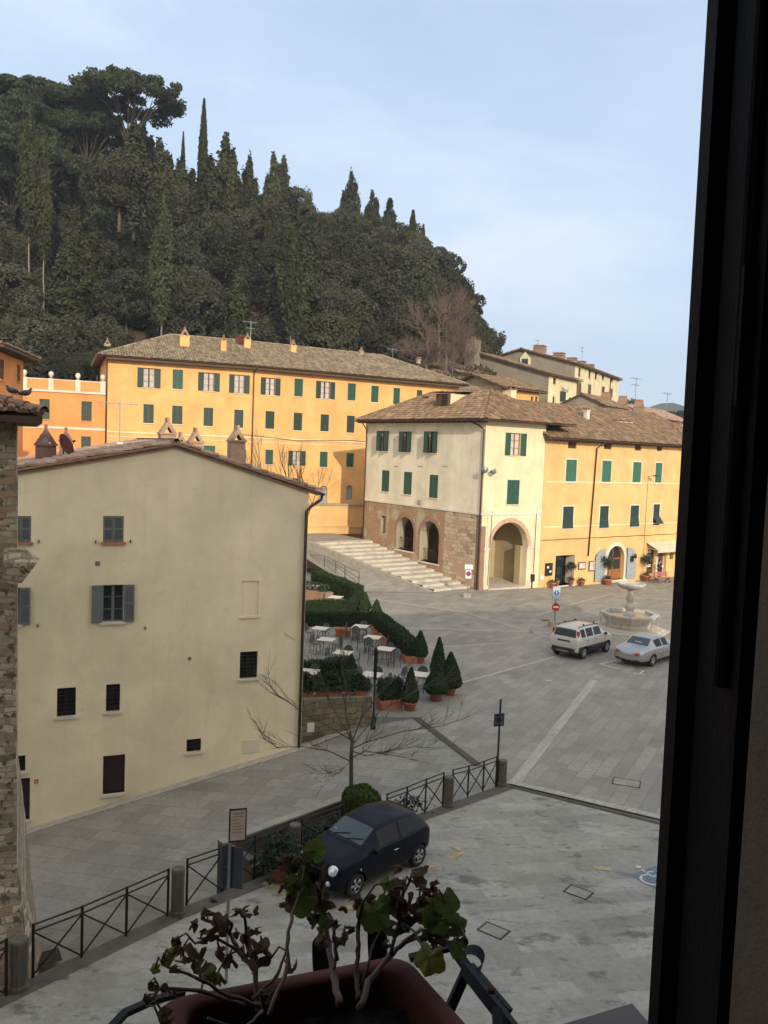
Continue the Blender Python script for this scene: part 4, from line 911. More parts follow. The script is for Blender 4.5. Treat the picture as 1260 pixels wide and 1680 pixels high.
for (px, py, sx) in ((779,775,-1),(797,777,1)):   # floodlights on the corner
    q = cb.mb(cR); x, z = cR.hit(788, py-2, -.3); q.bar((0+.05,-.05,z+.1),(sx*.35+.05,-.40,z+.15),.04); q.M = q.M @ Matrix.Translation((sx*.42+.05,-.5,z+.05)) @ Matrix.Rotation(R(35*sx), 4, 'Z') @ Matrix.Rotation(R(-35), 4, 'X')
    q.lathe([(.10,-.16),(.17,-.10),(.25,.12),(.26,.16)], 14, (0,0,0)); q.box(-.07,.07,-.2,-.1,-.14,.0); cb.put(q, 'floodlight', M['metal_grey'], None, True)
q = cb.mb(cR); x, z = cR.hit(872, 947); q.box(x-.12, x+.14, -.22, -.02, z-.3, z+.25); q.tube([(x,-.1,z-.3),(x,-.1,z-.9)], .04, 6); cb.put(q, 'meter_box', M['iron'])
for px in (651, 690, 731): q = cb.mb(cL); x, z = cL.hit(px, 765); q.box(x-.35, x+.25, -.03, 0, z-.04, z+.03); cb.put(q, 'vent', M['stone'])
q = cb.mb(cL); x, z = cL.hit(688.5, 824); q.box(x-.22, x+.22, -.09, 0, z-.2, z+.18); cb.put(q, 'wall_plaque', M['stone'])
# dormer
dz = zE2+.75; dx, _ = cL.hit(727, 660, 1.3)
q = cb.mb(cL); q.box(dx-.75, dx+.75, 1.3, 5.2, dz-.5, dz+1.42); dm = cb.put(q, 'dormer', M['cream'])
q = cb.mb(cL); q.box(dx-.78, dx+.78, 1.24, 1.31, dz-.25, dz+1.42); q.box(dx-.80, dx-.62, 1.2, 1.4, dz-.3, dz+1.42); q.box(dx+.62, dx+.80, 1.2, 1.4, dz-.3, dz+1.42); cb.put(q, 'dormer_frame', M['wood_brown'], dm)
q = cb.mb(cL); q.box(dx-.5, dx+.5, 1.20, 1.235, dz+.1, dz+1.3); cb.put(q, 'pane', M['glass'], dm)
q = cb.mb(cL); zz = dz+1.47; q.add([(dx-1,.95,zz),(dx+1,.95,zz),(dx+1,5.6,zz+.35),(dx-1,5.6,zz+.35)], [(0,3,2,1)]); tile_plane(q, (dx-1,.95,zz), (dx+1,.95,zz), 4.65, 0, 2, (0,4.65,.35), pitch=.22, row=.4, seed=44, lift=.03); cb.put(q, 'dormer_roof', M['tiles'], dm)
def cch(px, py, off, w_, h_, cap, mat, face=cL, b=None, z=None, d_=None):
    x, zz = face.hit(px, py, off); chimney(b or cb, face, x, off, z if z is not None else zz-h_, w_, h_, cap, mat, d_)
cch(662, 672, 1.6, .42, .8, 'box', 'white_trim'); cch(704, 659, 3.2, .8, .5, 'box', 'brick'); cch(668, 676, .9, .0001, .0001, 'box', 'brick') if False else None
q = cb.mb(cL); x, z = cL.hit(805, 643, 4.6); q.box(x-1.3, x+.6, 4.4, 5.2, z-.15, z-.05); cb.put(q, 'solar_panel', plain('pale_blue_panel', (.35,.45,.55), .3))

# ---------------- long ochre building on the right ----------------
e0 = cR.world(wR+.02, .0); oY = Face((e0.x, e0.y), R(37.5)); LY = oY.hit(1150, 850)[0]
ob2 = Bld('ochre_building', 'ochre yellow building with arched wooden door, shop and pale green shutters facing the fountain', 'building', oY)
zY = oY.hit(900, 718.5)[1]
for (cx_, cy_, w_, h_) in [(939,730,14,11.5),(997.4,732.3,12.5,9.5),(1046.9,734.7,10.6,9),(1082,735.6,8.6,8.6)]:
    window(ob2, oY, oY.rect(cx_, cy_, w_, h_), 'plainw', sill=None, trim=None, frame='wood_brown', inner='wood_brown')
for (cx_, cy_, w_, h_) in [(937,772.6,17.3,37),(995,774,14.8,36.3),(1044.7,775.5,13.6,35),(1080.3,776.3,10.6,34)]:
    window(ob2, oY, oY.rect(cx_, cy_, w_, h_), 'closed', 'green_light', ns=20, sill='white_trim', trim='white_trim')
for (cx_, cy_, w_, h_, a_) in [(931.6,849,17,36,4),(990.8,848,14,35.5,8),(1040.7,846.4,13.6,34.4,10),(1076.5,844.3,10,34,38)]:
    window(ob2, oY, oY.rect(cx_, cy_, w_, h_), 'tilt', 'green_dark', ns=20, sill='white_trim', trim='white_trim', ang=a_)
sa_ = (oY.hit(911,930)[0], oY.hit(942.3,930)[0], oY.hit(926,960)[1], oY.hit(926,911)[1]); oY.op.append(sa_+(False, .9))
da = oY.hit(996,920)[0]; dc = oY.hit(1023.5,920)[0]; de = oY.hit(1010,951)[1]; df = oY.hit(1010,895.5)[1]; oY.op.append((da, dc, de, df, True, .45))
pa = (oY.hit(1061.5,920)[0], oY.hit(1073,920)[0], oY.hit(1067,941)[1], oY.hit(1067,901)[1]); oY.op.append(pa+(False, .25))
pd = (oY.hit(1076,920)[0], oY.hit(1093,920)[0], oY.hit(1085,946)[1], oY.hit(1085,899)[1]); oY.op.append(pd+(False, .3))
q = ob2.mb(oY); wall_on(ob2, oY, q, 0, LY, -2, zY); q.quad((LY,0,-2),(LY,12,-2),(LY,12,zY),(LY,0,zY)); q.quad((0,12,-2),(LY,12,-2),(LY,12,zY),(0,12,zY)); ob2.put(q, 'wall', M['ochre'])
hip_roof(ob2, oY, .4, LY, 0, 12.5, zY, 3.1, False, False, .75, 'tiles', seed=51, pitch=.24)
gutter(ob2, oY, -.2, LY, -.84, zY-.02)
pipe(ob2, oY, [(oY.hit(978,729)[0]+.2,-.8,zY-.1),(oY.hit(978,735)[0],-.1,zY-.6),(oY.hit(963.6,912)[0],-.09,oY.hit(963.6,912)[1])], .06)
q = ob2.mb(oY)
for px, py in ((905,790.5),(905,864.5)):
    z = oY.hit(px, py)[1]; q.box(.3, LY, -.015, -.0, z-.05, z+.05)
ob2.put(q, 'string_course', M['cream'])
q = ob2.mb(oY); z = oY.hit(900, 885.5)[1]; q.tube([(.1+k*1.5,-.05,z-.03*(k % 2)) for k in range(int(LY/1.5))], .022, 5); x, _ = oY.hit(1062, 800); q.tube([(x,-.03,oY.hit(1062,782)[1]),(x,-.03,1.6)], .015, 4); ob2.put(q, 'cable', M['iron'])
q = ob2.mb(oY); x, z = oY.hit(1063, 782); q.bar((x,0,z),(x,-.7,z+.12),.03); q.box(x-.12,x+.14,-1.05,-.6,z+.06,z+.16); ob2.put(q, 'street_light', M['iron'])
# shop recess, door, doorway, shop window
q = ob2.mb(oY); a, c, e, f = sa_; q.quad((a,.9,e),(c,.9,e),(c,.9,f),(a,.9,f)); ob2.put(q, 'shop_interior', M['black'])
q = ob2.mb(oY); q.box(a, a+.06, .5, .56, e, f); q.box(a, a+(c-a)*.62, .5, .56, f-.1, f); q.box(a+(c-a)*.58, a+(c-a)*.62, .5, .56, e, f); q.quad((a,.53,e),(a+(c-a)*.6,.53,e),(a+(c-a)*.6,.53,f),(a,.53,f)); sd = ob2.put(q, 'shop_door', M['glass'])
q = ob2.mb(oY); q.box(a-.1, c+.1, -.12, .9, e-.15, e); q.quad((c-.005,.02,e),(c-.005,.9,e),(c-.005,.9,f),(c-.005,.02,f)); ob2.put(q, 'threshold', M['white_trim'])
q = ob2.mb(oY); dmx = (da+dc)/2; drr = (dc-da)/2; hsp = df-drr
q.box(da, dmx-.02, .3, .36, de, de+.85); q.box(dmx+.02, dc, .3, .36, de, de+.85)
for x in (da, dmx-.12, dmx+.02, dc-.12): q.box(x, x+.1, .3, .36, de+.85, hsp)
q.box(da, dc, .3, .37, hsp-.06, hsp+.05); q.box(dmx-.03, dmx+.03, .3, .35, hsp+.05, df-.02); wd = ob2.put(q, 'door', M['wood_door'])
q = ob2.mb(oY); q.quad((da,.34,de),(dc,.34,de),(dc,.34,df),(da,.34,df)); ob2.put(q, 'door_glass', M['glass'], wd)
q = ob2.mb(oY); n = 18
for k in range(n):
    a0, a1 = math.pi*k/n, math.pi*(k+1)/n; ro = drr+.3
    I0, I1 = (dmx-drr*math.cos(a0), hsp+drr*math.sin(a0)), (dmx-drr*math.cos(a1), hsp+drr*math.sin(a1)); O0, O1 = (dmx-ro*math.cos(a0), hsp+ro*math.sin(a0)), (dmx-ro*math.cos(a1), hsp+ro*math.sin(a1))
    q.add([(I0[0],-.05,I0[1]),(I1[0],-.05,I1[1]),(O1[0],-.05,O1[1]),(O0[0],-.05,O0[1]),(I0[0],.02,I0[1]),(I1[0],.02,I1[1]),(O0[0],0,O0[1]),(O1[0],0,O1[1])], [(0,1,2,3),(0,4,5,1),(3,2,7,6)])
q.box(da-.3, da, -.05, -.002, de, hsp); q.box(dc, dc+.3, -.05, -.002, de, hsp); q.box(da-.3, dc+.3, -.15, .45, de-.15, de); ob2.put(q, 'door_surround', M['white_trim'])
for (sx, px) in ((-1, 983), (1, 1034)):
    x, _ = oY.hit(px, 920); q = ob2.mb(oY); w2 = .62; n = 8; zt = hsp
    for yy in (-.10, -.16):
        pts = [(x-w2,yy,de+.02),(x+w2,yy,de+.02),(x+w2,yy,zt+(.15 if sx > 0 else .75))]
        if sx > 0: pts = [(x-w2,yy,de+.02),(x+w2,yy,de+.02),(x+w2,yy,zt+.1)]+[(x-w2+2*w2*math.cos(t), yy, zt+.1+.85*math.sin(t)) for t in [R(15*k) for k in range(1,6)]]+[(x-w2,yy,zt+.95)]
        else: pts = [(x-w2,yy,de+.02),(x+w2,yy,de+.02),(x+w2,yy,zt+.95)]+[(x+w2-2*w2*math.cos(t), yy, zt+.1+.85*math.sin(t)) for t in [R(90-15*k) for k in range(1,6)]]+[(x-w2,yy,zt+.1)]
        q.poly(pts)
    q.box(x-w2, x+w2, -.159, -.101, de+.02, de+.06)
    for z in (de+.3, de+1.3): q.box(x-w2+.02, x+w2-.02, -.18, -.16, z, z+.1)
    dl = ob2.put(q, 'door_leaf', M['blue_grey'])
    if sx > 0: q = ob2.mb(oY); q.box(x-.25, x+.22, -.20, -.165, de+1.45, de+1.95); ob2.put(q, 'notice', M['iron'], dl)
    q = ob2.mb(oY); q.bar((x,-.16,hsp+.35),(x,-.5,hsp+.42),.03); q.lathe([(.05,0),(.13,.08),(.11,.3),(.03,.38)], 8, (x,-.5,hsp+.02)); ob2.put(q, 'lantern', M['iron'], dl)
for (nm, cx_, cy_, w_, h_, m1, m2) in [('notice_board',899.5,934,11.5,20.5,'iron','glass'),('picture_board',954,928,11.7,12,'wood_brown','curtain'),('notice_board',970.8,928.5,11,16.5,'wood_brown','curtain'),('letter_box',979,919,5,17,'iron','iron'),('notice_board',1101,912,4,9,'wood_brown','wood_door'),('notice_board',888,947,6,9,'white_trim','sign_white')]:
    a, c, e, f = oY.rect(cx_, cy_, w_, h_); q = ob2.mb(oY); q.box(a, c, -.09, -.01, e, f); bd = ob2.put(q, nm, M[m1]); q = ob2.mb(oY); q.box(a+.07, c-.07, -.098, -.091, e+.07, f-.07); ob2.put(q, 'board_face', M[m2], bd)
    if cx_ in (899.5, 970.8):
        rs = random.Random(int(cx_)); q = ob2.mb(oY)
        for k in range(5 if cx_ > 950 else 2):
            u_ = rs.uniform(a+.12, c-.3); v_ = e+(f-e)*(.2+.15*k) if cx_ > 950 else e+(f-e)*(.25+.35*k); q.box(u_, u_+.22, -.104, -.0985, v_, v_+.16)
        ob2.put(q, 'paper_note', M['sign_white'] if cx_ < 950 else M['paint_orange'], bd)
a, c, e, f = pa; q = ob2.mb(oY); q.quad((a,.25,e),(c,.25,e),(c,.25,f),(a,.25,f)); sw = ob2.put(q, 'shop_window', M['glass'])
q = ob2.mb(oY)
for (x0_, x1_, z0_, z1_) in ((a,a+.06,e,f),(c-.06,c,e,f),(a,c,e,e+.4),(a,c,f-.06,f)): q.box(x0_, x1_, .15, .2, z0_, z1_)
ob2.put(q, 'frame', M['wood_brown'], sw); q = ob2.mb(oY)
for k in range(4): q.box(a+.12, c-.2, .18, .19, e+.55+k*.42, e+.8+k*.42)
ob2.put(q, 'poster', M['sign_white'], sw)
a, c, e, f = pd; q = ob2.mb(oY); q.quad((a,.3,e),(c,.3,e),(c,.3,f),(a,.3,f)); dw = ob2.put(q, 'doorway', M['white_trim']); q = ob2.mb(oY); q.box(a, a+.08, .1, .28, e, f); q.box((a+c)/2, (a+c)/2+.55, .2, .29, e, f); ob2.put(q, 'door', M['wood_brown'], dw)
xa = oY.hit(1060, 890)[0]; za = oY.hit(1066, 889.5)[1]; q = ob2.mb(oY); q.add([(xa,-.02,za),(LY,-.02,za),(LY,-1.25,za-.55),(xa,-1.25,za-.55),(LY,-1.25,za-.78),(xa,-1.25,za-.78)], [(0,3,2,1),(3,5,4,2)]); q.bar((xa+.02,-.02,za-.5),(xa+.02,-1.2,za-.56),.03); ob2.put(q, 'awning', plain('cream_canvas', (.62,.56,.42), .9))
chimney(ob2, oY, oY.hit(962,690,3.4)[0], 3.4, zY+1.5, .38, 1.1, 'box', 'white_trim')
x, z = oY.hit(1012, 697, 4.0); q = ob2.mb(oY); q.box(x-1.2, x+1.2, 3.2, 5.6, z-.9, z+.35); sk = ob2.put(q, 'skylight', M['white_trim']); q = ob2.mb(oY); q.quad((x-1.05,3.19,z-.55),(x+1.05,3.19,z-.55),(x+1.05,3.19,z+.22),(x-1.05,3.19,z+.22)); ob2.put(q, 'pane', M['curtain'], sk)
q = ob2.mb(oY); q.add([(x-1.35,3.0,z+.36),(x+1.35,3.0,z+.36),(x+1.35,6,z+.6),(x-1.35,6,z+.6)], [(0,1,2,3)]); ob2.put(q, 'skylight_roof', M['tiles'], sk)
x, z = oY.hit(1040, 690, 5); antenna(ob2, oY, x, 5, z-.2, 4.2, 1, .03)
x, z = oY.hit(1112, 690, 4); antenna(ob2, oY, x+1, 6, z-.2, 3.0, 0, .03)
chimney(ob2, oY, oY.hit(1113,700,2.5)[0], 2.5, zY+.8, .6, .8, 'gable', 'brick')

# ---------------- stairs, ramp, landing, retaining wall ----------------
HT = 2.1; NS = 13
Lb = on(712, 971, 0); Lt = on(504, 889, HT-.0); Rb = on(762, 969, 0); 
Rt = cL.world(.6, -.05); Rt = V((Rt.x, Rt.y, HT)); Rb0 = cL.world(Lc-.9, -.05); Rb0 = V((Rb0.x, Rb0.y, 0))
steps = empty('stone_staircase', (Lb.x, Lb.y, 0), 0, 'wide flight of pale travertine steps climbing beside the brick arcade', 'steps')
q = MB(); q.M = Matrix.Translation((-Lb.x, -Lb.y, 0)); rs = random.Random(8)
for k in range(NS):
    t0, t1 = k/NS, (k+1)/NS; A, B = Lb.lerp(Lt, t0), Rb0.lerp(Rt, t0); A2, B2 = Lb.lerp(Lt, t1), Rb0.lerp(Rt, t1); z = HT*(k+1)/NS; n = 14
    for i in range(n):
        u0, u1 = i/n, (i+1)/n; a = A.lerp(B, u0); b_ = A.lerp(B, u1); c = A2.lerp(B2, u1); d = A2.lerp(B2, u0); j = rs.uniform(-.006, .006)
        q.add([(a.x,a.y,z-HT/NS-.02),(b_.x,b_.y,z-HT/NS-.02),(b_.x,b_.y,z+j-.015),(a.x,a.y,z+j-.015),(a.x,a.y+.03,z+j),(b_.x,b_.y+.03,z+j),(c.x,c.y+.05,z+j),(d.x,d.y+.05,z+j)], [(0,1,2,3),(3,2,5,4),(4,5,6,7)])
q.build('treads', island('travertine_blocks', [(.40,.365,.30),(.52,.475,.39),(.60,.55,.46),(.47,.42,.34)], lich=((.30,.27,.21), 1.3, .6), nsc=1.0), steps)
q = MB(); q.M = Matrix.Translation((-Lb.x, -Lb.y, 0)); kn = (Lt-Lb); kn.z = 0; kn = V((-kn.y, kn.x, 0)).normalized(); kn = -kn if kn.y > 0 else kn; kw = kn*.38
a, b_, c, d = Lb, Lt, Lt+kw, Lb+kw; hh = .22
q.add([(a.x,a.y,a.z+hh*.2),(b_.x,b_.y,b_.z+hh),(c.x,c.y,c.z+hh),(d.x,d.y,d.z+hh*.2),(a.x,a.y,-.2),(b_.x,b_.y,-.2),(c.x,c.y,-.2),(d.x,d.y,-.2)], [(0,3,2,1),(3,7,6,2),(0,4,7,3),(1,2,6,5),(0,1,5,4)])
q.build('side_kerb', M['stone'], steps)
# ramp road left of the steps
q = MB(); r0 = on(590, 971, .01); r1 = Lb+kw; r2 = Lt+kw; r3 = on(495, 912, 1.45); r1 = V((r1.x, r1.y, .01)); r2 = V((r2.x, r2.y, 1.62))
q.poly([tuple(r0), tuple(r1), tuple(r2), tuple(r3)]); r4 = r2+V((-14,4.0,1.3)); r5 = r3+V((-14,4.0,1.3)); q.poly([tuple(r3), tuple(r2), tuple(r4), tuple(r5)])
tag(q.build('ramp_road', M['paving']), kind='structure')
# landing
q = MB(); lz = HT-.005; ld = [Lt+V((-12,2.2,0)), Lt, Rt, cL.world(-9, 0), dep(430, 700, 92)]; q.poly([(p.x, p.y, lz) for p in ld]); tag(q.build('landing', M['paving']), kind='structure')
# retaining wall below the yellow building
wa = on(478, 874, HT); wb_ = on(606, 873, HT)
wF = Face((wa.x, wa.y), math.atan2(wb_.y-wa.y, wb_.x-wa.x)); wl = (wb_-wa).length+1.5; wz = wF.hit(540, 829)[1]
rw = empty('retaining_wall', (wa.x, wa.y, 0), wF.az, 'pale yellow retaining wall with stone coping above the landing', 'wall'); 
q = MB(); q.box(-12, wl, 0, .4, HT-.5, wz); q.build('wall', M['ochre'], rw)
q = MB(); q.box(-12, wl, -.12, .5, wz, wz+.14); q.build('coping', M['stone'], rw)
q = MB(); q.box(-12, wl-2.6, -.55, -.002, HT-.1, HT+.55); q.box(-12, wl-2.6, -.6, 0, HT+.552, HT+.62); q.build('bench_ledge', M['ochre'], rw)
q = MB(); q.box(wl-2.55, wl+.3, -.7, -.03, HT-.1, HT+.6); q.build('trough', M['stone'], rw)
q = MB(); ub = [wF.world(-14,.4), wF.world(wl+14,.4), wF.world(wl+20,22), wF.world(-40,22)]; q.poly([(p.x,p.y,wz-.02) for p in ub]); tag(q.build('upper_terrace', M['paving']), kind='structure')

# ---------------- houses behind ----------------
def bhouse(name, label, pa_, pb_, eave, dp, wallm, roofm, rise, wins, hl=False, hr=False, over=.5, seed=60, left=None, cat='house', ry=None):
    (xa, Da), (xb, Db) = pa_, pb_; A = dep(xa, 650, Da); B = dep(xb, 650, Db); f = Face((A.x, A.y), math.atan2(B.y-A.y, B.x-A.x)); L = math.hypot(B.x-A.x, B.y-A.y)
    b = Bld(name, label, cat, f); z = f.hit(*eave)[1]
    for (cx_, cy_, w_, h_, sty, mt) in wins: window(b, f, f.rect(cx_, cy_, w_, h_), sty, mt, ns=10, sill='cream_far')
    q = b.mb(f); wall_on(b, f, q, 0, L, -2, z); q.quad((L,0,-2),(L,dp,-2),(L,dp,z),(L,0,z)); q.quad((0,dp,-2),(L,dp,-2),(L,dp,z),(0,dp,z))
    if not hr: q.add([(L,0,z),(L,dp,z),(L,ry if ry else dp/2,z+rise*.97)], [(0,1,2)])
    b.put(q, 'wall', M[wallm]); q = b.mb(f); q.quad((0,dp,-2),(0,0,-2),(0,0,z),(0,dp,z))
    if not hl: q.add([(0,0,z),(0,ry if ry else dp/2,z+rise*.97),(0,dp,z)], [(0,1,2)])
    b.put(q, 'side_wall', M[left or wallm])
    hip_roof(b, f, 0, L, 0, dp, z, rise, hl, hr, over, roofm, seed=seed, pitch=.28, ridge_y=ry); return b, f, L, z
cf = 'green_dark'
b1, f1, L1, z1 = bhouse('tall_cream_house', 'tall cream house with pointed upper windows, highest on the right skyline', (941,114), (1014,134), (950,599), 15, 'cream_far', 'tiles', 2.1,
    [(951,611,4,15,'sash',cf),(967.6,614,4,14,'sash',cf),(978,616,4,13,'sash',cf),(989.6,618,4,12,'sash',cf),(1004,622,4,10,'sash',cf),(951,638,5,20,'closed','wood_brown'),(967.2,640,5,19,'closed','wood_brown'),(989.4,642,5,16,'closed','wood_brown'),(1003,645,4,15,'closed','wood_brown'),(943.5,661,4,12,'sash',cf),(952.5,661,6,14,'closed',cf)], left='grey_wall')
q = b1.mb(f1); q.box(-.35,-.02,6.2,7.6,z1-1.2,z1+.9); q.add([(-.36,6.2,z1+.9),(-.36,7.6,z1+.9),(-.36,6.9,z1+1.7)], [(0,2,1)]); gw = b1.put(q, 'gothic_window', M['cream_far']); q = b1.mb(f1); q.box(-.40,-.355,6.45,7.35,z1-1.0,z1+.75); b1.put(q, 'pane', M['glass'], gw)
for k, (px, py, w_) in enumerate([(885,583,1.5),(917,588,1.5),(938,595,1.4),(953,599,1.4),(967,604,1.4)]):
    x, z = f1.hit(px, py, 7.5); chimney(b1, f1, x, 7.5, z1+1.75, w_, 1.25, 'slab', 'brick')
pipe(b1, f1, [(L1*.77,-.1,z1-.3),(L1*.77,-.1,4)], .07)
x, _ = f1.hit(893, 600, 7.5); antenna(b1, f1, L1*.45, 9, z1+2.5, 2.2, 1, .04); antenna(b1, f1, L1*.99, 6, z1+1.5, 3.6, 1, .04)
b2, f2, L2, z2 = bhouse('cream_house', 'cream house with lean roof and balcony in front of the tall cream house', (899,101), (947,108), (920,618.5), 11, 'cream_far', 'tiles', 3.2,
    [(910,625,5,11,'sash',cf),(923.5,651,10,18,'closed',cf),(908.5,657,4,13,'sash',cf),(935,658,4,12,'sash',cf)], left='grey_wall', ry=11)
chimney(b2, f2, -.9, 9.9, z2-1.0, 1.4, 5.2, 'pots', 'grey_wall'); pipe(b2, f2, [(L2-.3,-.1,z2-.3),(L2-.3,-.1,4)], .07)
q = b2.mb(f2); x, z = f2.hit(930, 634, -.4)
for k in range(4): q.box(x-.9+k*.5, x-.5+k*.5, -.42, -.40, z-.35-.1*(k % 2), z+.1)
b2.put(q, 'washing', M['curtain'])
b3, f3, L3, z3 = bhouse('stone_cottage', 'brown stone cottage with scaffold and brick gable below the wood', (752,101), (836,108), (790,617), 9, 'ashlar', 'tiles_red', 1.6, [(768,624,6,9,'sash',cf)], seed=63)
M['grey_stone_w'] = M['tower']
b4, f4, L4, z4 = bhouse('stone_barn', 'low grey stone building with pale tiled roof at the edge of the wood', (708,100), (757,103), (730,602.5), 9, 'tower', 'tiles_grey', 1.8, [(733,620,9,10,'void',cf)], seed=64, hl=True, cat='barn')
q = b4.mb(f4)
for x in (.8, 2.2): q.tube([(x,-1,0),(x,-1,z4+.5)], .04, 5)
for z in (z4-3, z4-1.6, z4-.4): q.tube([(.3,-1,z),(3.2,-1,z)], .035, 5)
b4.put(q, 'scaffold', M['metal_grey'])
dish(b3, f3, L3-.6, -1.2, z3-.2, .75, R(-50), 'sign_white', 1.6); chimney(b3, f3, L3-1.9, .4, z3-1.2, 1.3, 2.2, 'box', 'grey_wall')
b5, f5, L5, z5 = bhouse('yellow_cottage', 'small yellow cottage roof tucked behind the corner building', (825,91), (884,95), (860,640), 8, 'yellow', 'tiles', 1.5, [(873,655,4,9,'sash',cf),(880,655,4,9,'sash',cf)], seed=65, over=.7, left='ashlar')
chimney(b5, f5, .6, -.5, z5-2.5, .9, 2.2, 'box', 'cream')
b6, f6, L6, z6 = bhouse('cream_outhouse', 'small cream outbuilding with sloping top among the right roofs', (994,86), (1034,92), (1012,670), 5, 'cream_far', 'tiles', 1.2, [], seed=66, over=.2, left='grey_wall')
b7, f7, L7, z7 = bhouse('red_roofed_house', 'low house with reddish roof and brick chimneys beyond the ochre building', (1038,100), (1112,116), (1080,697), 10, 'cream_far', 'tiles_red', 2.0, [], seed=67)
for x in (.12, .45, .8): chimney(b7, f7, L7*x, 4, z7+1.2, 1.1, 1.2, 'gable', 'brick')
b8, f8, L8, z8 = bhouse('distant_roof_house', 'farthest low tiled house near the window shutter', (1070,135), (1135,150), (1100,690), 10, 'cream_far', 'tiles_red', 2.2, [], seed=68)
# ---------------- wooded hill ----------------
GP = [(-900,60),(0,58),(100,56),(160,52),(250,49),(300,47.5),(380,45.5),(450,45),(520,43.5),(600,42.2),(660,40.5),(700,38.5),(735,33.5),(760,27),(783,12),(795,2),(812,1),(840,-2),(900,-4),(3000,-5)]
def Gf(px):
    for (a, u), (b_, v_) in zip(GP, GP[1:]):
        if px <= b_: return u+(v_-u)*(px-a)/(b_-a)
    return -5
def hill_h(x, y):
    if y < 60: return 4.2
    px = 630+1400*x/y; t = min(1, max(0, (y-94)/56)); g0 = Gf(px); base = 4.3 if g0 > 4.3 else g0
    b_ = .9*math.sin(x*.31+1)*math.cos(y*.27)*min(1, t*4)
    return base+(g0-base)*(t**.88)+b_*(1 if g0 > 6 else 0) - max(0, y-185)*.25
g = MB(); nx, ny = 90, 44; vs = []
for j in range(ny+1):
    y = 88+(j/ny)**1.2*170
    for i in range(nx+1):
        px = -420+i*1300/nx; x = (px-630)/1400*y; vs.append((x, y, hill_h(x, y)-.05))
g.add(vs, [(j*(nx+1)+i, j*(nx+1)+i+1, (j+1)*(nx+1)+i+1, (j+1)*(nx+1)+i) for j in range(ny) for i in range(nx)])
tag(g.build('hill', plain('leaf_litter_slope', (.085,.055,.035), .95, var=.5, scale=.6, bmp=.6), smooth=True), kind='structure')
# far wooded hills on the horizon
for (dy, hh, x0_, x1_, sd, nm) in ((900,62,180,900,3,'distant_hills'),(1900,150,200,1900,5,'distant_hills')):
    g = MB(); vs = []; n = 60; rs = random.Random(sd)
    for i in range(n+1):
        x = x0_+(x1_-x0_)*i/n; e = hh*(.75+.25*math.sin(i*.21+sd)+.10*math.sin(i*.9+sd))*min(1, i/8+.15)
        for k in range(6): vs.append((x, dy-140+k*60, -6+e*math.sin(math.pi/2*k/5)**1.2+rs.uniform(-1,1)))
    g.add(vs, [(i*6+k, i*6+6+k, i*6+7+k, i*6+k+1) for i in range(n) for k in range(5)])
    tag(g.build(nm, plain('far_woodland', (.035,.05,.025), .95, var=.4, scale=.03), smooth=True), kind='structure')

def lobes_crown(seed, nl, Rr, H, zc, nleaf, size, flat=1.0, spread=.8, lobe=(.42,.62)):
    rs = np.random.RandomState(seed); cs = []
    while len(cs) < nl:
        p = rs.uniform(-1, 1, 3)
        if np.linalg.norm(p) < 1 and (p[2] > -.75): cs.append(p*np.array([Rr*.62, Rr*.62, H*.36]))
    cs = np.array(cs); rad = rs.uniform(lobe[0], lobe[1], nl)*Rr; out = []; nr = []
    k = rs.randint(0, nl, nleaf*2); d = rs.normal(0, 1, (nleaf*2, 3)); d /= np.linalg.norm(d, axis=1)[:,None]
    # clumps on each lobe: gather directions around random clump axes
    ax = rs.normal(0, 1, (nl, 16, 3)); ax /= np.linalg.norm(ax, axis=2)[:,:,None]
    a = ax[k, rs.randint(0, 16, nleaf*2)]; d = d*.55+a; d /= np.linalg.norm(d, axis=1)[:,None]
    rr = rad[k]*rs.uniform(.72, 1.06, nleaf*2); P = cs[k]+d*rr[:,None]*np.array([1,1,.8*flat])
    dist = np.linalg.norm((P[:,None,:]-cs[None])/np.array([1,1,.8*flat]), axis=2)/rad[None]
    keep = dist.min(1) > .62; P = P[keep][:nleaf]; D = d[keep][:nleaf]
    P[:,2] += zc; return leaf_quads(rs, P, D, size, spread)
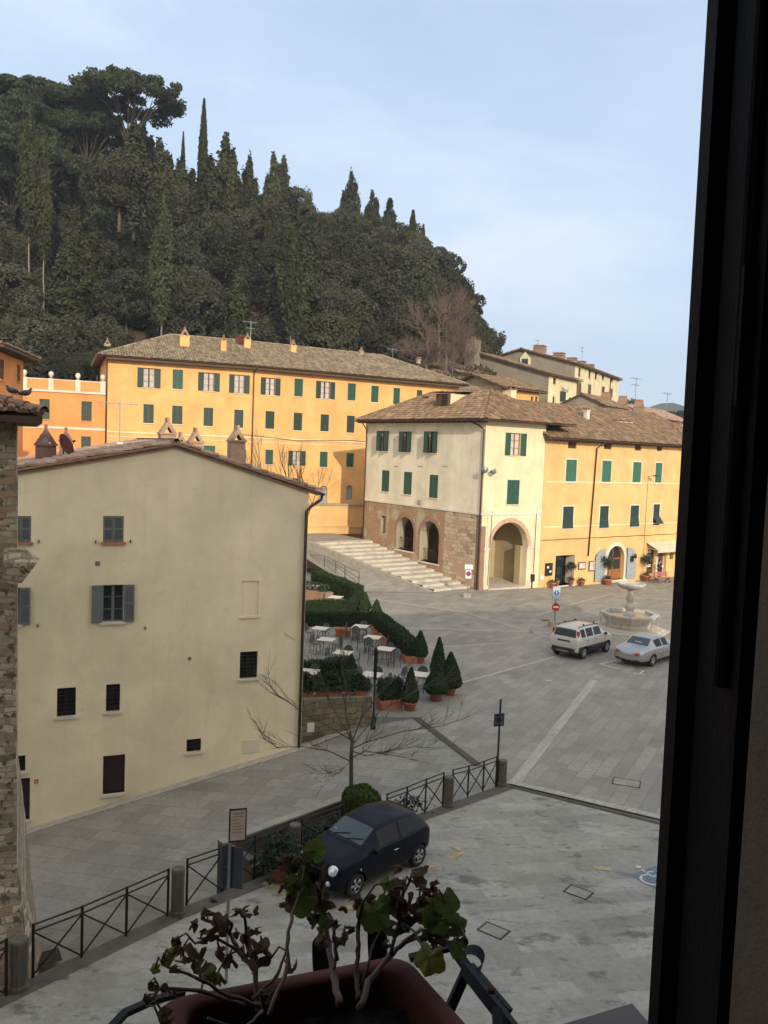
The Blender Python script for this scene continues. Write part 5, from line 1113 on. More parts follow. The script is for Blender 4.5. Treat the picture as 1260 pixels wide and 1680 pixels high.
def cyp_crown(seed, H, Rr, n, size, z0=1.2, ragged=.2):
    rs = np.random.RandomState(seed); t = rs.uniform(0, 1, n)**.85; an = rs.uniform(0, 2*math.pi, n)
    if ragged > .1:   # branch tufts: leaves gather round tips that stick out unevenly
        nt_ = 150; tt = rs.uniform(0,1,nt_)**.9; ta_ = rs.uniform(0,6.283,nt_); li = rs.randint(0,3,nt_) if ragged > .3 else np.zeros(nt_,int); k = rs.randint(0,nt_,n); tr = rs.uniform(.55,1.25,nt_)*np.sin(np.pi*np.clip(tt*.86+.14,0,1))**.75*(1-tt*.35)*Rr
        hl = np.array([1,.86,.72])[li]; tr = tr*np.where(li > 0, .7, 1)*(.8 if ragged > .3 else 1); ox = np.array([0,1.1,-1.2])[li]*Rr/2.4*np.clip(tt*2,0,1); oy = np.array([0,-.6,.7])[li]*Rr/2.4
        c = np.stack([ox+tr*np.cos(ta_), oy+tr*np.sin(ta_), z0+tt*(H-z0)*hl],1)[k]; sp = rs.normal(0,1,(n,3))*np.array([.26,.26,.5])*(.55+.45*(1-tt[k]))[:,None]*(.6+Rr*.3)
        P = c+sp; core = rs.uniform(0,1,n) < .35; P[core] *= np.array([.55,.55,1]); D = np.stack([np.cos(ta_[k]), np.sin(ta_[k]), np.full(n,.8)],1)+sp
        return leaf_quads(rs, P, D, size*.85, .7, asp=1.7)
    prof = np.sin(np.pi*np.clip(t*.86+.14, 0, 1))**.75*(1-t*.35)
    wob = 1+ragged*np.sin(an*3+t*17+seed)+ragged*.8*np.sin(an*5-t*31)
    r_ = Rr*prof*wob*rs.uniform(.62, 1.05, n); P = np.stack([r_*np.cos(an), r_*np.sin(an), z0+t*(H-z0)], 1)
    # a few clump tufts that stick out
    D = np.stack([np.cos(an), np.sin(an), np.full(n, .6)], 1); q = leaf_quads(rs, P, D, size, .6, asp=1.5)
    return q
def trunk_mb(h_, r0, r1=.05, seed=0, lean=.03):
    q = MB(); rs = random.Random(seed); pts = []; rd = []
    for k in range(7): t = k/6; pts.append((rs.uniform(-1,1)*lean*h_*t, rs.uniform(-1,1)*lean*h_*t, h_*t-.4)); rd.append(r0+(r1-r0)*t)
    q.tube(pts, rd, 7); return q
def branchy(q, p, d, L, r_, depth, rs, spread=.55, up=.1, nseg=3, kids=(2,3), shrink=.72, n=4):
    pts = [p]; dd = V(d)
    for k in range(nseg):
        dd = (dd+V((rs.uniform(-1,1), rs.uniform(-1,1), rs.uniform(-.6,1)))*.16+V((0,0,up*.3))).normalized(); pts.append(pts[-1]+dd*L/nseg)
    r2 = r_*.62; q.tube(pts, [r_+(r2-r_)*k/nseg for k in range(nseg+1)], n, cap=False)
    if depth <= 0: return
    for k in range(rs.randint(*kids)):
        t = rs.uniform(.45, 1.0); i = min(nseg-1, int(t*nseg)); b0 = pts[i].lerp(pts[i+1], t*nseg-i)
        nd = (dd+V((rs.uniform(-1,1), rs.uniform(-1,1), rs.uniform(-.5,.9)))*spread+V((0,0,up))).normalized()
        branchy(q, b0, nd, L*shrink*rs.uniform(.7,1.15), r2*rs.uniform(.6,.9), depth-1, rs, spread, up, nseg, kids, shrink, n)
    if depth > 0: branchy(q, pts[-1], dd, L*shrink, r2, depth-1, rs, spread, up, nseg, kids, shrink, n)

protos = {}
ZG = set()
def zone(x, y, label, group):
    px = 630+1400*x/y; t = (y-97)/54
    cx_ = ['left picture edge', 'orange terrace', 'left end of the palazzo', 'middle of the palazzo', 'right half of the palazzo', 'right end of the palazzo'][0 if px < 30 else 1 if px < 170 else 2 if px < 300 else 3 if px < 450 else 4 if px < 610 else 5]
    rw_ = 'at the foot of the slope' if t < .33 else 'halfway up the slope' if t < .68 else 'near the top of the slope'
    nm = {'evergreen oaks on the hillside': 'dark evergreen oak', 'cypresses on the hillside': 'narrow dark cypress', 'broad cypresses on the hillside': 'broad ragged cypress', 'pines on the hillside': 'dark pine crown'}[group]
    return '%s %s above the %s' % (nm, rw_, cx_), '%s %s above the %s' % (nm.replace('oak','oaks').replace('cypress','cypresses').replace('crown','crowns'), rw_, cx_)
def add_proto(kind, crown_quads, trunk, cm, bm):
    cme = quads_mesh(kind+'_crown', crown_quads) if not isinstance(crown_quads, MB) else crown_quads.mesh(kind+'_crown')
    cme.materials.append(M[cm]); tme = trunk.mesh(kind+'_trunk', True); tme.materials.append(M[bm]); protos.setdefault(kind, []).append((cme, tme))
for s in range(5): add_proto('holm_oak', lobes_crown(10+s, 17+s, 4.9, 10.5, 6.4, 12000, .36, lobe=(.34,.56)), trunk_mb(6, .28, .15, s), 'oak', 'bark')
for s in range(4): add_proto('cypress_tree', cyp_crown(30+s, 14, 1.5+.35*(s % 2), 6000, .42, ragged=.24), trunk_mb(12, .2, .05, s, .01), 'cypress', 'bark')
add_proto('slim_cypress', cyp_crown(77, 14, .95, 5200, .28, ragged=.07), trunk_mb(12, .2, .05, 3, .005), 'cypress', 'bark')
for s in range(3): add_proto('broad_cypress', cyp_crown(50+s, 13, 2.4, 8500, .46, ragged=.42, z0=.8), trunk_mb(11, .25, .05, s, .01), 'cypress', 'bark')
for s in range(2):
    q = MB(); rs = random.Random(90+s)
    for k in range(9): branchy(q, V((0,0,1.0+k*.75)), V((rs.uniform(-1,1), rs.uniform(-1,1), rs.uniform(-.1,.8))).normalized(), 2.3, .07, 4, rs, .95, .05, 3, (3,4), .72, 3)
    add_proto('bare_tree', q, trunk_mb(6, .22, .1, s), 'twigs', 'bark_pale')
q = trunk_mb(9.5, .15, .09, 5, .012); add_proto('bare_stemmed_cypress', cyp_crown(61, 16.5, 1.5, 5200, .36, z0=8.0, ragged=.35), q, 'cypress', 'bark_pale')
# stone pine: umbrella crown on splayed limbs
rs_ = np.random.RandomState(4); q = MB(); rr = random.Random(4); Hs = 17
q.tube([(0,0,-.5),(.2,0,3.5),(.1,.1,7.0)], [.42,.34,.28], 8); cl = []
for k in range(13):
    an = 2*math.pi*k/13+rr.uniform(-.2,.2); r_ = rr.uniform(2.8,6.2); zt = 14.6-.045*r_*r_+rr.uniform(-.6,.4)
    e = V((r_*math.cos(an), r_*math.sin(an), zt)); m1 = V((e.x*.25, e.y*.25, 9.0)); m2 = V((e.x*.62, e.y*.62, 11.7)); q.tube([(.1,.1,6.8),m1,m2,e], [.16,.12,.085,.03], 5)
    for j in range(2): b_ = e+V((rr.uniform(-1.4,1.4), rr.uniform(-1.4,1.4), rr.uniform(-.6,.5))); q.tube([m2, b_], [.05,.02], 4)
for k in range(120):
    r_ = 6.9*math.sqrt(rr.random()); an = rr.uniform(0, 6.283); cl.append((r_*math.cos(an), r_*math.sin(an), 15.3-.062*r_*r_-rr.uniform(0,1.7)*(1 if r_ > 2.5 else .6)+.4, rr.uniform(.7,1.35)))
cl.append((6.9,-1,12.2,1.0)); cl.append((7.4,0,11.3,.9)); cl.append((-7.0,0,13.6,.8)); cl.append((5.6,-2,11.8,1.2))
cl = np.array(cl); k = rs_.randint(0, len(cl), 26000); d = rs_.normal(0,1,(26000,3)); d /= np.linalg.norm(d,axis=1)[:,None]; P = cl[k,:3]+d*(cl[k,3]*rs_.uniform(.5,1.12,26000))[:,None]*np.array([1,1,.62])
add_proto('stone_pine', leaf_quads(rs_, P, d, .30, .9, asp=1.4), q, 'pine', 'bark')
def place_tree(kind, x, y, z, s_, rz=None, label=None, group=None, sz=None, var=None, cat='tree'):
    if group in ZG: label, group = zone(x, y, label, group)
    cme, tme = protos[kind][var if var is not None else rnd.randrange(len(protos[kind]))]
    rt = empty(kind, (x, y, z), rnd.uniform(0, 6.28) if rz is None else rz, label, cat, group); rt.scale = (s_, s_, sz or s_)
    link('trunk', tme, None, rt); link('crown', cme, None, rt); return rt
HT_ = {'holm_oak': 11.6, 'cypress_tree': 14, 'slim_cypress': 14, 'broad_cypress': 13, 'bare_tree': 11.5, 'bare_stemmed_cypress': 16.5, 'stone_pine': 16.4}
def key(kind, px, pyt, D, label, h_=None, wid=None, var=None, rz=None):
    """a tree whose top shows at (px,pyt); its foot stands on the hill; height follows"""
    T = dep(px, pyt, D); gz_ = hill_h(T.x, T.y); H = T.z-gz_
    if h_: gz_ = T.z-h_; H = h_
    s_ = H/HT_[kind]; return place_tree(kind, T.x, T.y, T.z-H, (wid or s_), rz, label, None, s_, var)
key('stone_pine', 212, 112, 132, 'big umbrella pine with open splayed limbs standing above the skyline', h_=19, wid=1.12, rz=2.9)
key('slim_cypress', 335, 163, 148, 'tallest and slimmest cypress spire on the skyline', wid=1.05)
key('slim_cypress', 301, 217, 146, 'thin cypress tip left of the tallest spire', wid=.6)
key('slim_cypress', 192, 222, 142, 'dark thin cypress tip under the umbrella pine', wid=.6)
key('broad_cypress', 371, 226, 142, 'broad cypress just right of the tallest spire', wid=1.0, var=0)
key('broad_cypress', 410, 262, 144, 'ragged cypress second to the right of the tallest spire', wid=.85, var=1)
key('broad_cypress', 449, 254, 144, 'ragged two-pointed cypress in the middle of the skyline', wid=.75, var=2)
key('cypress_tree', 466, 262, 145, 'cypress leaning against the two-pointed one', wid=.8, var=1)
key('broad_cypress', 576, 286, 150, 'lone pointed conifer above the round oaks', wid=.75, var=1)
key('broad_cypress', 611, 315, 150, 'stubby conifer right of the lone pointed one', wid=.65, var=2)
key('cypress_tree', 640, 328, 150, 'small conifer tip third from the right on the skyline', wid=.9, var=2)
key('slim_cypress', 678, 345, 146, 'blunt column cypress near the right end of the skyline', wid=1.15)
key('slim_cypress', 695, 368, 144, 'short thin cypress tip beside the blunt column', wid=.7)
key('holm_oak', 488, 305, 144, 'round dark crown right of the two-pointed cypress', wid=.8)
key('cypress_tree', 345, 262, 138, 'dark cypress below the tallest spire', wid=1.3)
key('cypress_tree', 297, 265, 139, 'dark cypress under the thin tip', wid=1.2)
key('broad_cypress', 235, 205, 140, 'brownish cypress in front of the umbrella pine', wid=1.0, var=0)
key('broad_cypress', 262, 232, 136, 'dark broad cypress right under the umbrella pine', wid=1.1, var=2)
key('holm_oak', 756, 478, 124, 'dark oak edging the right end of the wood', wid=.8)
key('holm_oak', 775, 500, 120, 'last dark oak at the right edge of the wood', wid=.55)
key('holm_oak', 799, 556, 136, 'small separate oak right of the wood above the roofs', h_=7, wid=.55)
key('bare_stemmed_cypress', 268, 330, 102, 'cypress with long pale bare stem in the middle of the wood', wid=.9)
key('bare_stemmed_cypress', 50, 190, 110, 'cypress with pale bare stem high at the left', wid=.9)
key('bare_stemmed_cypress', 74, 235, 109, 'second pale bare stem high at the left', wid=.8)
key('bare_stemmed_cypress', 484, 350, 101, 'cypress with bare stem against a gap of sky', wid=.8)
for (px, py, D, w_) in [(725,455,101,.82),(705,475,100,.85),(748,475,102,.72),(735,520,99,.8),(762,540,101,.6),(690,540,99,.7)]:
    key('bare_tree', px, py, D, None, wid=w_, h_=10.5 if py < 500 else 8)['label'] = {725:'leafless reddish tree, tallest at the right end of the wood',705:'leafless reddish tree left of the tallest bare one',748:'leafless tree at the right rim of the wood',735:'lower leafless tree behind the stone barn',762:'small leafless tree beside the last oak',690:'low leafless tree among the oaks above the palazzo roof'}[px]
for (px, py, D, w_, lb_) in [(10,128,140,1.25,'wide dark pine crown at the far top left'),(60,130,140,1.2,'second dark pine crown at the top left'),(105,142,138,1.1,'third dark pine crown beside the umbrella pine'),(-40,120,140,1.2,'pine crown cut by the left picture edge'),(145,175,134,.9,'lower dark pine left of the umbrella pine')]:
    key('stone_pine', px, py, D, lb_, h_=16, wid=w_)
key('holm_oak', 198, 232, 112, 'rounded oak crown hiding the trunk of the umbrella pine', h_=11, wid=.9); key('cypress_tree', 222, 208, 113, 'narrow cypress directly in front of the umbrella pine trunk', h_=14, wid=1.3)
pts_ = []
ZG.update(['evergreen oaks on the hillside','cypresses on the hillside','broad cypresses on the hillside','pines on the hillside'])
GO = {'holm_oak': ('dense dark evergreen oak on the wooded hillside', 'evergreen oaks on the hillside'), 'cypress_tree': ('dark green cypress standing within the hillside wood', 'cypresses on the hillside'), 'broad_cypress': ('broad ragged cypress within the hillside wood', 'broad cypresses on the hillside'), 'stone_pine': ('dark pine crown high in the hillside wood', 'pines on the hillside')}
tr_ = 0
while len(pts_) < 215 and tr_ < 9000:
    tr_ += 1; px = rnd.uniform(-90, 768); y = 97+54*rnd.random()**.9; x = (px-630)/1400*y; z = hill_h(x, y)
    if 185 < px < 285 and y < 113: continue
    if px > 745 and y > 138: continue
    md = 4.3 if px < 500 else 4.0
    if any((x-a)**2+(y-b_)**2 < md**2 for a, b_ in pts_): continue
    pts_.append((x, y)); r_ = rnd.random()
    if px < 130 and y > 122: kind = 'stone_pine' if r_ < .35 else 'cypress_tree' if r_ < .65 else 'holm_oak'
    elif 120 < px < 500 and y > 106: kind = 'cypress_tree' if r_ < .24 else 'broad_cypress' if r_ < .46 else 'holm_oak'
    elif px < 140 and y > 108: kind = 'cypress_tree' if r_ < .4 else 'holm_oak'
    else: kind = 'holm_oak' if r_ < .93 else 'broad_cypress'
    # cap the tree so that it stays below the photographed skyline
    sky_y = np.interp(px, [-90,0,100,160,250,300,380,450,520,600,660,700,735,760,788], [125,135,150,205,235,265,285,300,330,342,360,388,428,468,515])
    zmax = dep(px, float(sky_y)+rnd.uniform(0,12), y).z; H = min(HT_[kind]*rnd.uniform(.78,1.12), zmax-z)
    if H < 3.5: continue
    s_ = H/HT_[kind]; w_ = s_ if kind == 'stone_pine' else max(s_, .72)*rnd.uniform(.92,1.15)
    place_tree(kind, x, y, z-.3, w_, None, GO[kind][0], GO[kind][1], s_)
    if kind == 'stone_pine': pass
q = MB(); p = on_f(231, 548, hill_h)
q.lathe([(.05,1.6),(.9,1.3),(1.5,.7),(1.7,0)], 7, (p.x, p.y, p.z-.5)); tag(q.build('boulder', M['stone']), 'pale boulder lying on the bare earth clearing above the palazzo roof', 'rock')
# low scrub at the foot of the hill at left
k_ = 0
for (px, py, D, w_) in [(60,600,90,.32),(95,598,91,.3),(130,602,90,.28),(25,590,92,.35),(160,598,93,.3)]:
    T = dep(px, py-22, D); place_tree('holm_oak', T.x, T.y, T.z-3.3, w_, None, 'low green scrub bush behind the orange terrace parapet', 'scrub behind the orange terrace', .31, cat='bush')
# trees beyond the roofs at right
for (px, py, D, h_, w_, kd, lb_) in [(1030,655,230,9,.9,'holm_oak','small dark tree cluster beyond the cream outbuilding'),(1046,660,240,8,.8,'holm_oak','dark tree right of the cluster beyond the outbuilding'),(1017,660,225,7,.6,'cypress_tree','thin tree behind the tall cream house'),(1105,672,260,13,1.6,'holm_oak','green tree mass beside the window shutter'),(1124,668,250,13,1.5,'holm_oak','tree mass half hidden by the window shutter')]:
    T = dep(px, py, D); place_tree(kd, T.x, T.y, T.z-h_, w_, None, lb_, None, h_/HT_[kd])

# ---------------- hedges, clipped cones, planters on the terrace ----------------
def leaf_box(rs, x0, x1, y0, y1, z0, z1, n, size, jit=.04):
    A = np.array([(x1-x0)*(y1-y0), (x1-x0)*(z1-z0), (x1-x0)*(z1-z0), (y1-y0)*(z1-z0), (y1-y0)*(z1-z0)]); fsel = rs.choice(5, n, p=A/A.sum())
    P = np.stack([rs.uniform(x0,x1,n), rs.uniform(y0,y1,n), rs.uniform(z0,z1,n)], 1); Nn = np.zeros((n,3))
    for k, (ax, val, sg) in enumerate(((2,z1,1),(1,y0,-1),(1,y1,1),(0,x0,-1),(0,x1,1))): P[fsel==k,ax] = val; Nn[fsel==k,ax] = sg
    und = .03*np.sin(P[:,0]*2.3)+.02*np.sin(P[:,1]*3.1+P[:,0]); P += Nn*(und[:,None]+rs.normal(0,jit,(n,1))); return leaf_quads(rs, P, Nn, size, .7)
def planter_mb(L, W_, H_):
    q = MB(); t = .05; q.add([(-L/2+.04,-W_/2+.04,0),(L/2-.04,-W_/2+.04,0),(L/2-.04,W_/2-.04,0),(-L/2+.04,W_/2-.04,0),(-L/2,-W_/2,H_),(L/2,-W_/2,H_),(L/2,W_/2,H_),(-L/2,W_/2,H_)], [(0,3,2,1),(0,1,5,4),(1,2,6,5),(2,3,7,6),(3,0,4,7),(4,5,6,7)])
    for (a, b_, c, d) in ((-L/2-.03,L/2+.03,-W_/2-.03,-W_/2+t),(-L/2-.03,L/2+.03,W_/2-t,W_/2+.03),(-L/2-.03,-L/2+t,-W_/2+t,W_/2-t),(L/2-t,L/2+.03,-W_/2+t,W_/2-t)): q.box(a, b_, c, d, H_-.06, H_+.035)
    return q
def hedge(name, A, B, W_, H_, label, z0=0, pot=0.0, n=None, mat='hedge', group=None, seed=0, shape='box'):
    A = V(A); B = V(B); L = (B-A).length; mid = (A+B)/2; az = math.atan2(B.y-A.y, B.x-A.x); rt = empty(name, (mid.x, mid.y, z0), az, label, 'hedge', group); rs = np.random.RandomState(seed)
    n = n or int(L*(H_*2+W_)*520)
    if pot: planter_mb(L, W_, pot).build('planter', M['terracotta'], rt)
    link('leaves', quads_mesh('leaves', leaf_box(rs, -L/2+.03, L/2-.03, -W_/2+.06, W_/2-.06, pot+.02, H_, n, .085)), M[mat], rt)
    q = MB(); q.box(-L/2+.08, L/2-.08, -W_/2+.11, W_/2-.11, pot+.0, H_-.05); q.build('twigs', M['hedge_core'], rt); return rt
cones = {}
def cone_bush(p, H_, r_, label, pot=.38, potr=.27, seed=0, rnd_=.0):
    rt = empty('clipped_cone_bush', p, rnd.uniform(0,6), label, 'topiary'); rs = np.random.RandomState(seed); n = int(2600*H_*r_/.35); t = rs.uniform(0,1,n)**1.35; an = rs.uniform(0,2*math.pi,n)
    pr = lambda t: np.minimum(1.0, (1-t)**.82*1.08)*np.where(t < .12, .72+t*2.3, 1)
    hh = H_-pot; R_ = r_*pr(t)*(1+.05*np.sin(an*3+t*9))+.01; P = np.stack([R_*np.cos(an), R_*np.sin(an), pot+t*hh], 1)+rs.normal(0,.012,(n,3)); D = np.stack([np.cos(an), np.sin(an), np.full(n,.35)],1)
    link('leaves', quads_mesh('leaves', leaf_quads(rs, P, D, .075, .6)), M['hedge'], rt)
    q = MB(); q.lathe([(r_*.66,pot)]+[(float(r_*pr(np.array(tt)))*.9, pot+tt*hh) for tt in (.1,.3,.5,.7,.9)]+[(.01,H_-.03)], 12); q.build('twigs', M['hedge_core'], rt, True)
    if pot: q = MB(); q.lathe([(potr*.7,0),(potr*.95,pot-.08),(potr*1.08,pot-.08),(potr*1.1,pot),(potr*.95,pot),(potr*.9,pot-.04)], 18); q.build('pot', M['terracotta'], rt, True)
    return rt
W1 = on(609, 1179, -.05); W0 = on_st(496, 1218)
tx = (W1-W0).normalized(); txy = V((tx.x, tx.y, 0)).normalized()
# terrace floor
TP = [W0, W1+V((.2,0,0)), on(690,1178,0), on(745,1138,0), on(700,1080,0), on(612,1010,0), on(590,975,0), on(470,905,0), on(330,905,0), W0+V((-3,1,0))]
M['terrace_floor'] = paving('terrace_flagstones', [(.20,.19,.165),(.27,.255,.225),(.33,.31,.27)], R(20), bw=.8, bh=.4)
q = MB(); q.poly([(p.x, p.y, .03) for p in TP])
for a, b_ in zip(TP[1:6], TP[2:7]): q.quad((a.x,a.y,-1),(b_.x,b_.y,-1),(b_.x,b_.y,.03),(a.x,a.y,.03))
tag(q.build('terrace', M['terrace_floor']), kind='structure')
strip(on_st(489,1231), on_st(560,1203), .4, z=.05, name='kerb', mat=M['band'], fn=street_h); strip(on_st(560,1203), on_st(632,1178), .4, z=.05, name='kerb', mat=M['band'], fn=street_h)
tw = empty('terrace_wall', (W1.x, W1.y, 0), math.atan2(txy.y, txy.x), 'mossy stone wall holding up the cafe terrace beside the gable house', 'wall'); Lw = (V((W1.x,W1.y,0))-V((W0.x,W0.y,0))).length+1.2
q = MB(); q.box(-Lw, 0, -.02, .35, -2.2, .78); q.build('wall', M['terrace_wall'], tw); q = MB(); q.box(-Lw, .03, -.05, .38, .78, .84); q.build('coping', M['stone'], tw)
q = MB(); q.box(-Lw+1.35, -Lw+1.62, -.05, -.02, -.45, -.1); q.build('white_plate', M['sign_white'], tw)
# long flower boxes with shaggy shrubs on the wall
twm = Matrix.Translation((W1.x, W1.y, 0)) @ rotz(math.atan2(txy.y, txy.x))
for k, (a, b_) in enumerate([(-Lw+.5,-Lw+1.6),(-Lw+1.65,-Lw+2.7),(-Lw+2.75,-.75),(-.7,-.1)]):
    c = twm @ V(((a+b_)/2, .2, .84)); L = b_-a; rt = empty('planter_box', c, math.atan2(txy.y, txy.x), ['shaggy shrub box on the terrace wall, nearest the gable house','second shaggy shrub box on the terrace wall from the house','third shaggy shrub box on the terrace wall from the house','short shrub box at the lamp end of the terrace wall'][k], 'planter')
    planter_mb(L-.04, .34, .24).build('box', M['terracotta'], rt); rs = np.random.RandomState(70+k); n = 1500; P = np.stack([rs.uniform(-L/2,L/2,n), rs.uniform(-.28,.2,n), np.zeros(n)],1); P[:,2] = .2+.62*rs.uniform(0,1,n)**.7*(.8+.3*np.sin(P[:,0]*7+k))
    P[P[:,2] < .4, 1] -= .08; link('leaves', quads_mesh('leaves', leaf_quads(rs, P, rs.normal(0,1,(n,3)), .12, .8, asp=1.6)), M['rosemary'], rt)
hedge('hedge', on(497,1120,.03), on(571,1115,.03), .6, .95, 'low clipped hedge behind the shrub boxes on the terrace wall', seed=1)
cone_bush(on(575,1124,.03), 1.3, .33, 'dark clipped cone at the end of the low hedge behind the wall', seed=2)
hedge('hedge', on(620,1168,.03)+V((0,.35,0)), on(657,1164,.03)+V((0,.35,0)), .6, 1.15, 'clipped hedge in a terracotta trough beside the dark lamp', pot=.38, seed=3)
cone_bush(on(672,1166,.0), 1.7, .34, 'dark clipped cone in a pot at the terrace corner near the drain line', seed=4)
cone_bush(on(715,1150,.0), 1.62, .50, 'front dark clipped cone of the pair at the terrace corner', seed=5, potr=.3)
cone_bush(on(737,1140,.0), 1.78, .52, 'rear taller clipped cone of the pair at the terrace corner', seed=6, potr=.3)
cone_bush(on(718,1118,.0), 1.95, .36, 'third clipped cone behind the terrace corner pair', seed=16, potr=.3)
cone_bush(on(688,1088,.0), 1.55, .40, 'clipped cone in a pot at the near end of the long slanting hedge', seed=7)
hedge('hedge', on(618,1036,0), on(678,1090,0), .75, 1.08, 'long slanting clipped hedge in terracotta troughs along the terrace edge', pot=.36, seed=8)
hedge('hedge', on(497,1029,0)+V((-2,0,0)), on(612,1028,0), .7, .80, 'clipped hedge crossing the terrace, nearer of two parallel ones', seed=9)
hedge('hedge', on(497,1007,0)+V((-2,0,0)), on(600,1005,0), .6, .72, 'clipped hedge crossing the terrace, farther of two parallel ones', seed=10)
hedge('hedge', on(519,936,1.1), on(587,989,0), .9, 1.1, 'clipped hedge running along the ramp railing', seed=11)
cone_bush(on(598,1008,0), 1.35, .40, 'pointed clipped cone at the end of the far crossing hedge', seed=12, pot=.3)
cone_bush(on(617,1015,0), 1.15, .34, 'small pointed clipped cone behind the slanting hedge', seed=13, pot=.3)
tub = on(563,1044,.03); q = planter_mb(.85,.4,.42); tb_ = tag(q.build('flower_tub', M['terracotta']), 'empty orange terracotta trough against the near crossing hedge', 'pot'); tb_.location = tub
p = on(505,985,0); rt = empty('raised_bed', (p.x,p.y,0), R(-35), 'brick edged planter behind the far hedge with pale top', 'planter'); q = MB(); q.box(-1.6,1.8,-.35,.35,0,.75); q.build('box', M['brick'], rt); 
rs = np.random.RandomState(4); n = 700; P = np.stack([rs.uniform(-1.5,1.6,n), rs.uniform(-.3,.3,n), rs.uniform(.7,1.25,n)],1); link('plants', quads_mesh('plants', leaf_quads(rs, P, rs.normal(0,1,(n,3)), .12)), M['rosemary'], rt)

# ---------------- planting bed, round bush and leafless tree by the fence ----------------
b0, b1_ = on(418,1447,0), on(650,1350,0); bd_ = (b1_-b0).normalized(); bn = V((-bd_.y, bd_.x, 0)); baz = math.atan2(bd_.y, bd_.x); bL = (b1_-b0).length
bed = empty('planting_bed', b0+bn*.12, baz, 'low stone edged planting bed behind the fence', 'planter')
q = MB(); q.box(0, bL, 0, .12, -2, .30); q.box(0, bL, 1.15, 1.35, -2.5, .42); q.box(0, .2, .12, 1.15, -2, .42); q.box(bL-.2, bL, .12, 1.15, -2, .30); q.build('edging', M['dark_stone'], bed)
q = MB(); q.box(0, bL, 1.12, 1.38, .42, .47); q.build('coping', M['stone'], bed); q = MB(); q.box(.2, bL-.2, .12, 1.15, -2, .26); q.build('soil', M['soil'], bed)
bm_ = Matrix.Translation(b0+bn*.12) @ rotz(baz)
def bedp(px, py): p = on(px, py, .28); return p
bp_ = bedp(591, 1338); rs = np.random.RandomState(5); rt = empty('round_bush', bp_, 0, 'round yellow-green clipped bush behind the dark car roof', 'bush')
n = 7000; d = rs.normal(0,1,(n,3)); d /= np.linalg.norm(d,axis=1)[:,None]; d = d[d[:,2] > -.6]; wv = 1+.05*np.sin(d[:,0]*7)+.05*np.sin(d[:,1]*9+1)
P = d*np.array([.50,.50,.40])*(wv*rs.uniform(.93,1.04,len(d)))[:,None]; P[:,2] += .42; link('leaves', quads_mesh('leaves', leaf_quads(rs, P, d, .05, .6)), M['bush'], rt)
q = MB(); q.lathe([(.25,0),(.42,.2),(.45,.42),(.36,.66),(.15,.78),(.01,.79)], 14); q.build('twigs', M['hedge_core'], rt, True)
p = bedp(462, 1440); rt = empty('dark_shrub', (p.x-.1, p.y+.3, .1), 0, 'dark leafy shrub in a pot behind the fence beside the stone pier', 'shrub'); n = 1800; P = rs.normal(0,1,(n,3))*np.array([.19,.17,.2]); P[:,2] += .55; link('leaves', quads_mesh('leaves', leaf_quads(rs, P, rs.normal(0,1,(n,3)), .09)), M['rosemary'], rt); q = MB(); q.lathe([(.16,0),(.22,.26),(.25,.26),(.25,.32)], 16); q.build('pot', M['terracotta'], rt, True)
for k, (px, py) in enumerate([(500,1402),(522,1390),(548,1376),(655,1338),(675,1332)]):
    p = bedp(px, py); rt = empty('low_plant', (p.x, p.y+.35, .25), k, ['small dark plant nearest the stone pier in the bed','small dark plant in the bed left of the round bush','small dark plant touching the round bush','low sprawling plant in the bed right of the car roof','second low sprawling plant right of the car roof'][k], 'plant')
    n = 260; P = rs.normal(0,1,(n,3))*np.array([.26,.16,.1]); P[:,2] = np.abs(P[:,2])+.05+.25*rs.uniform(0,1,n)*(k < 3); link('leaves', quads_mesh('leaves', leaf_quads(rs, P, rs.normal(0,1,(n,3)), .07)), M['rosemary'], rt)
# leafless tree
tp = bedp(574, 1330); top_ = dep(574, 1215, tp.y); H_ = top_.z-tp.z
tt = empty('bare_tree', tp, 0, 'leafless young tree with long thin spreading branches behind the dark car', 'tree')
q = MB(); q.tube([(0,0,-.3),(.01,0,H_*.4),(-.02,0,H_*.8),(0,0,H_)], [.075,.06,.055,.05], 10); q.build('trunk', M['bark_grey'], tt, True)
rr = random.Random(12); q = MB()
def px_off(px, py, dy): P = dep(px, py, tp.y+dy); return P-tp
def bough(pts, r0, subs=14, depth=2):
    r0 *= .52
    P = [V(p) for p in pts]; n = len(P)-1; q.tube(P, [r0*(1-.75*i/n) for i in range(n+1)], 6, cap=False)
    for k in range(subs):
        t = rr.uniform(.2, .95)*n; i = min(n-1, int(t)); b0_ = P[i].lerp(P[i+1], t-i); dd = (P[i+1]-P[i]).normalized()
        d2 = (dd+V((rr.uniform(-1,1), rr.uniform(-1,1), rr.uniform(-.15,1)))*.65).normalized(); L = rr.uniform(.4,1.15)*(1.25-.45*t/n)
        c = [b0_]
        for _ in range(4): d2 = (d2+V((rr.uniform(-1,1), rr.uniform(-1,1), rr.uniform(-.3,.8)))*.16).normalized(); c.append(c[-1]+d2*L/4)
        q.tube(c, [r0*.34, r0*.28, r0*.2, r0*.13, .002], 4, cap=False)
        if depth > 1:
            for _ in range(3):
                s0_ = c[rr.randint(1,3)]; d3 = (d2+V((rr.uniform(-1,1), rr.uniform(-1,1), rr.uniform(-.2,.9)))*.7).normalized(); s1_ = s0_+d3*rr.uniform(.15,.5); q.tube([s0_, s0_.lerp(s1_,.5)+V((0,0,.03)), s1_], [.005,.004,.002], 3, cap=False)
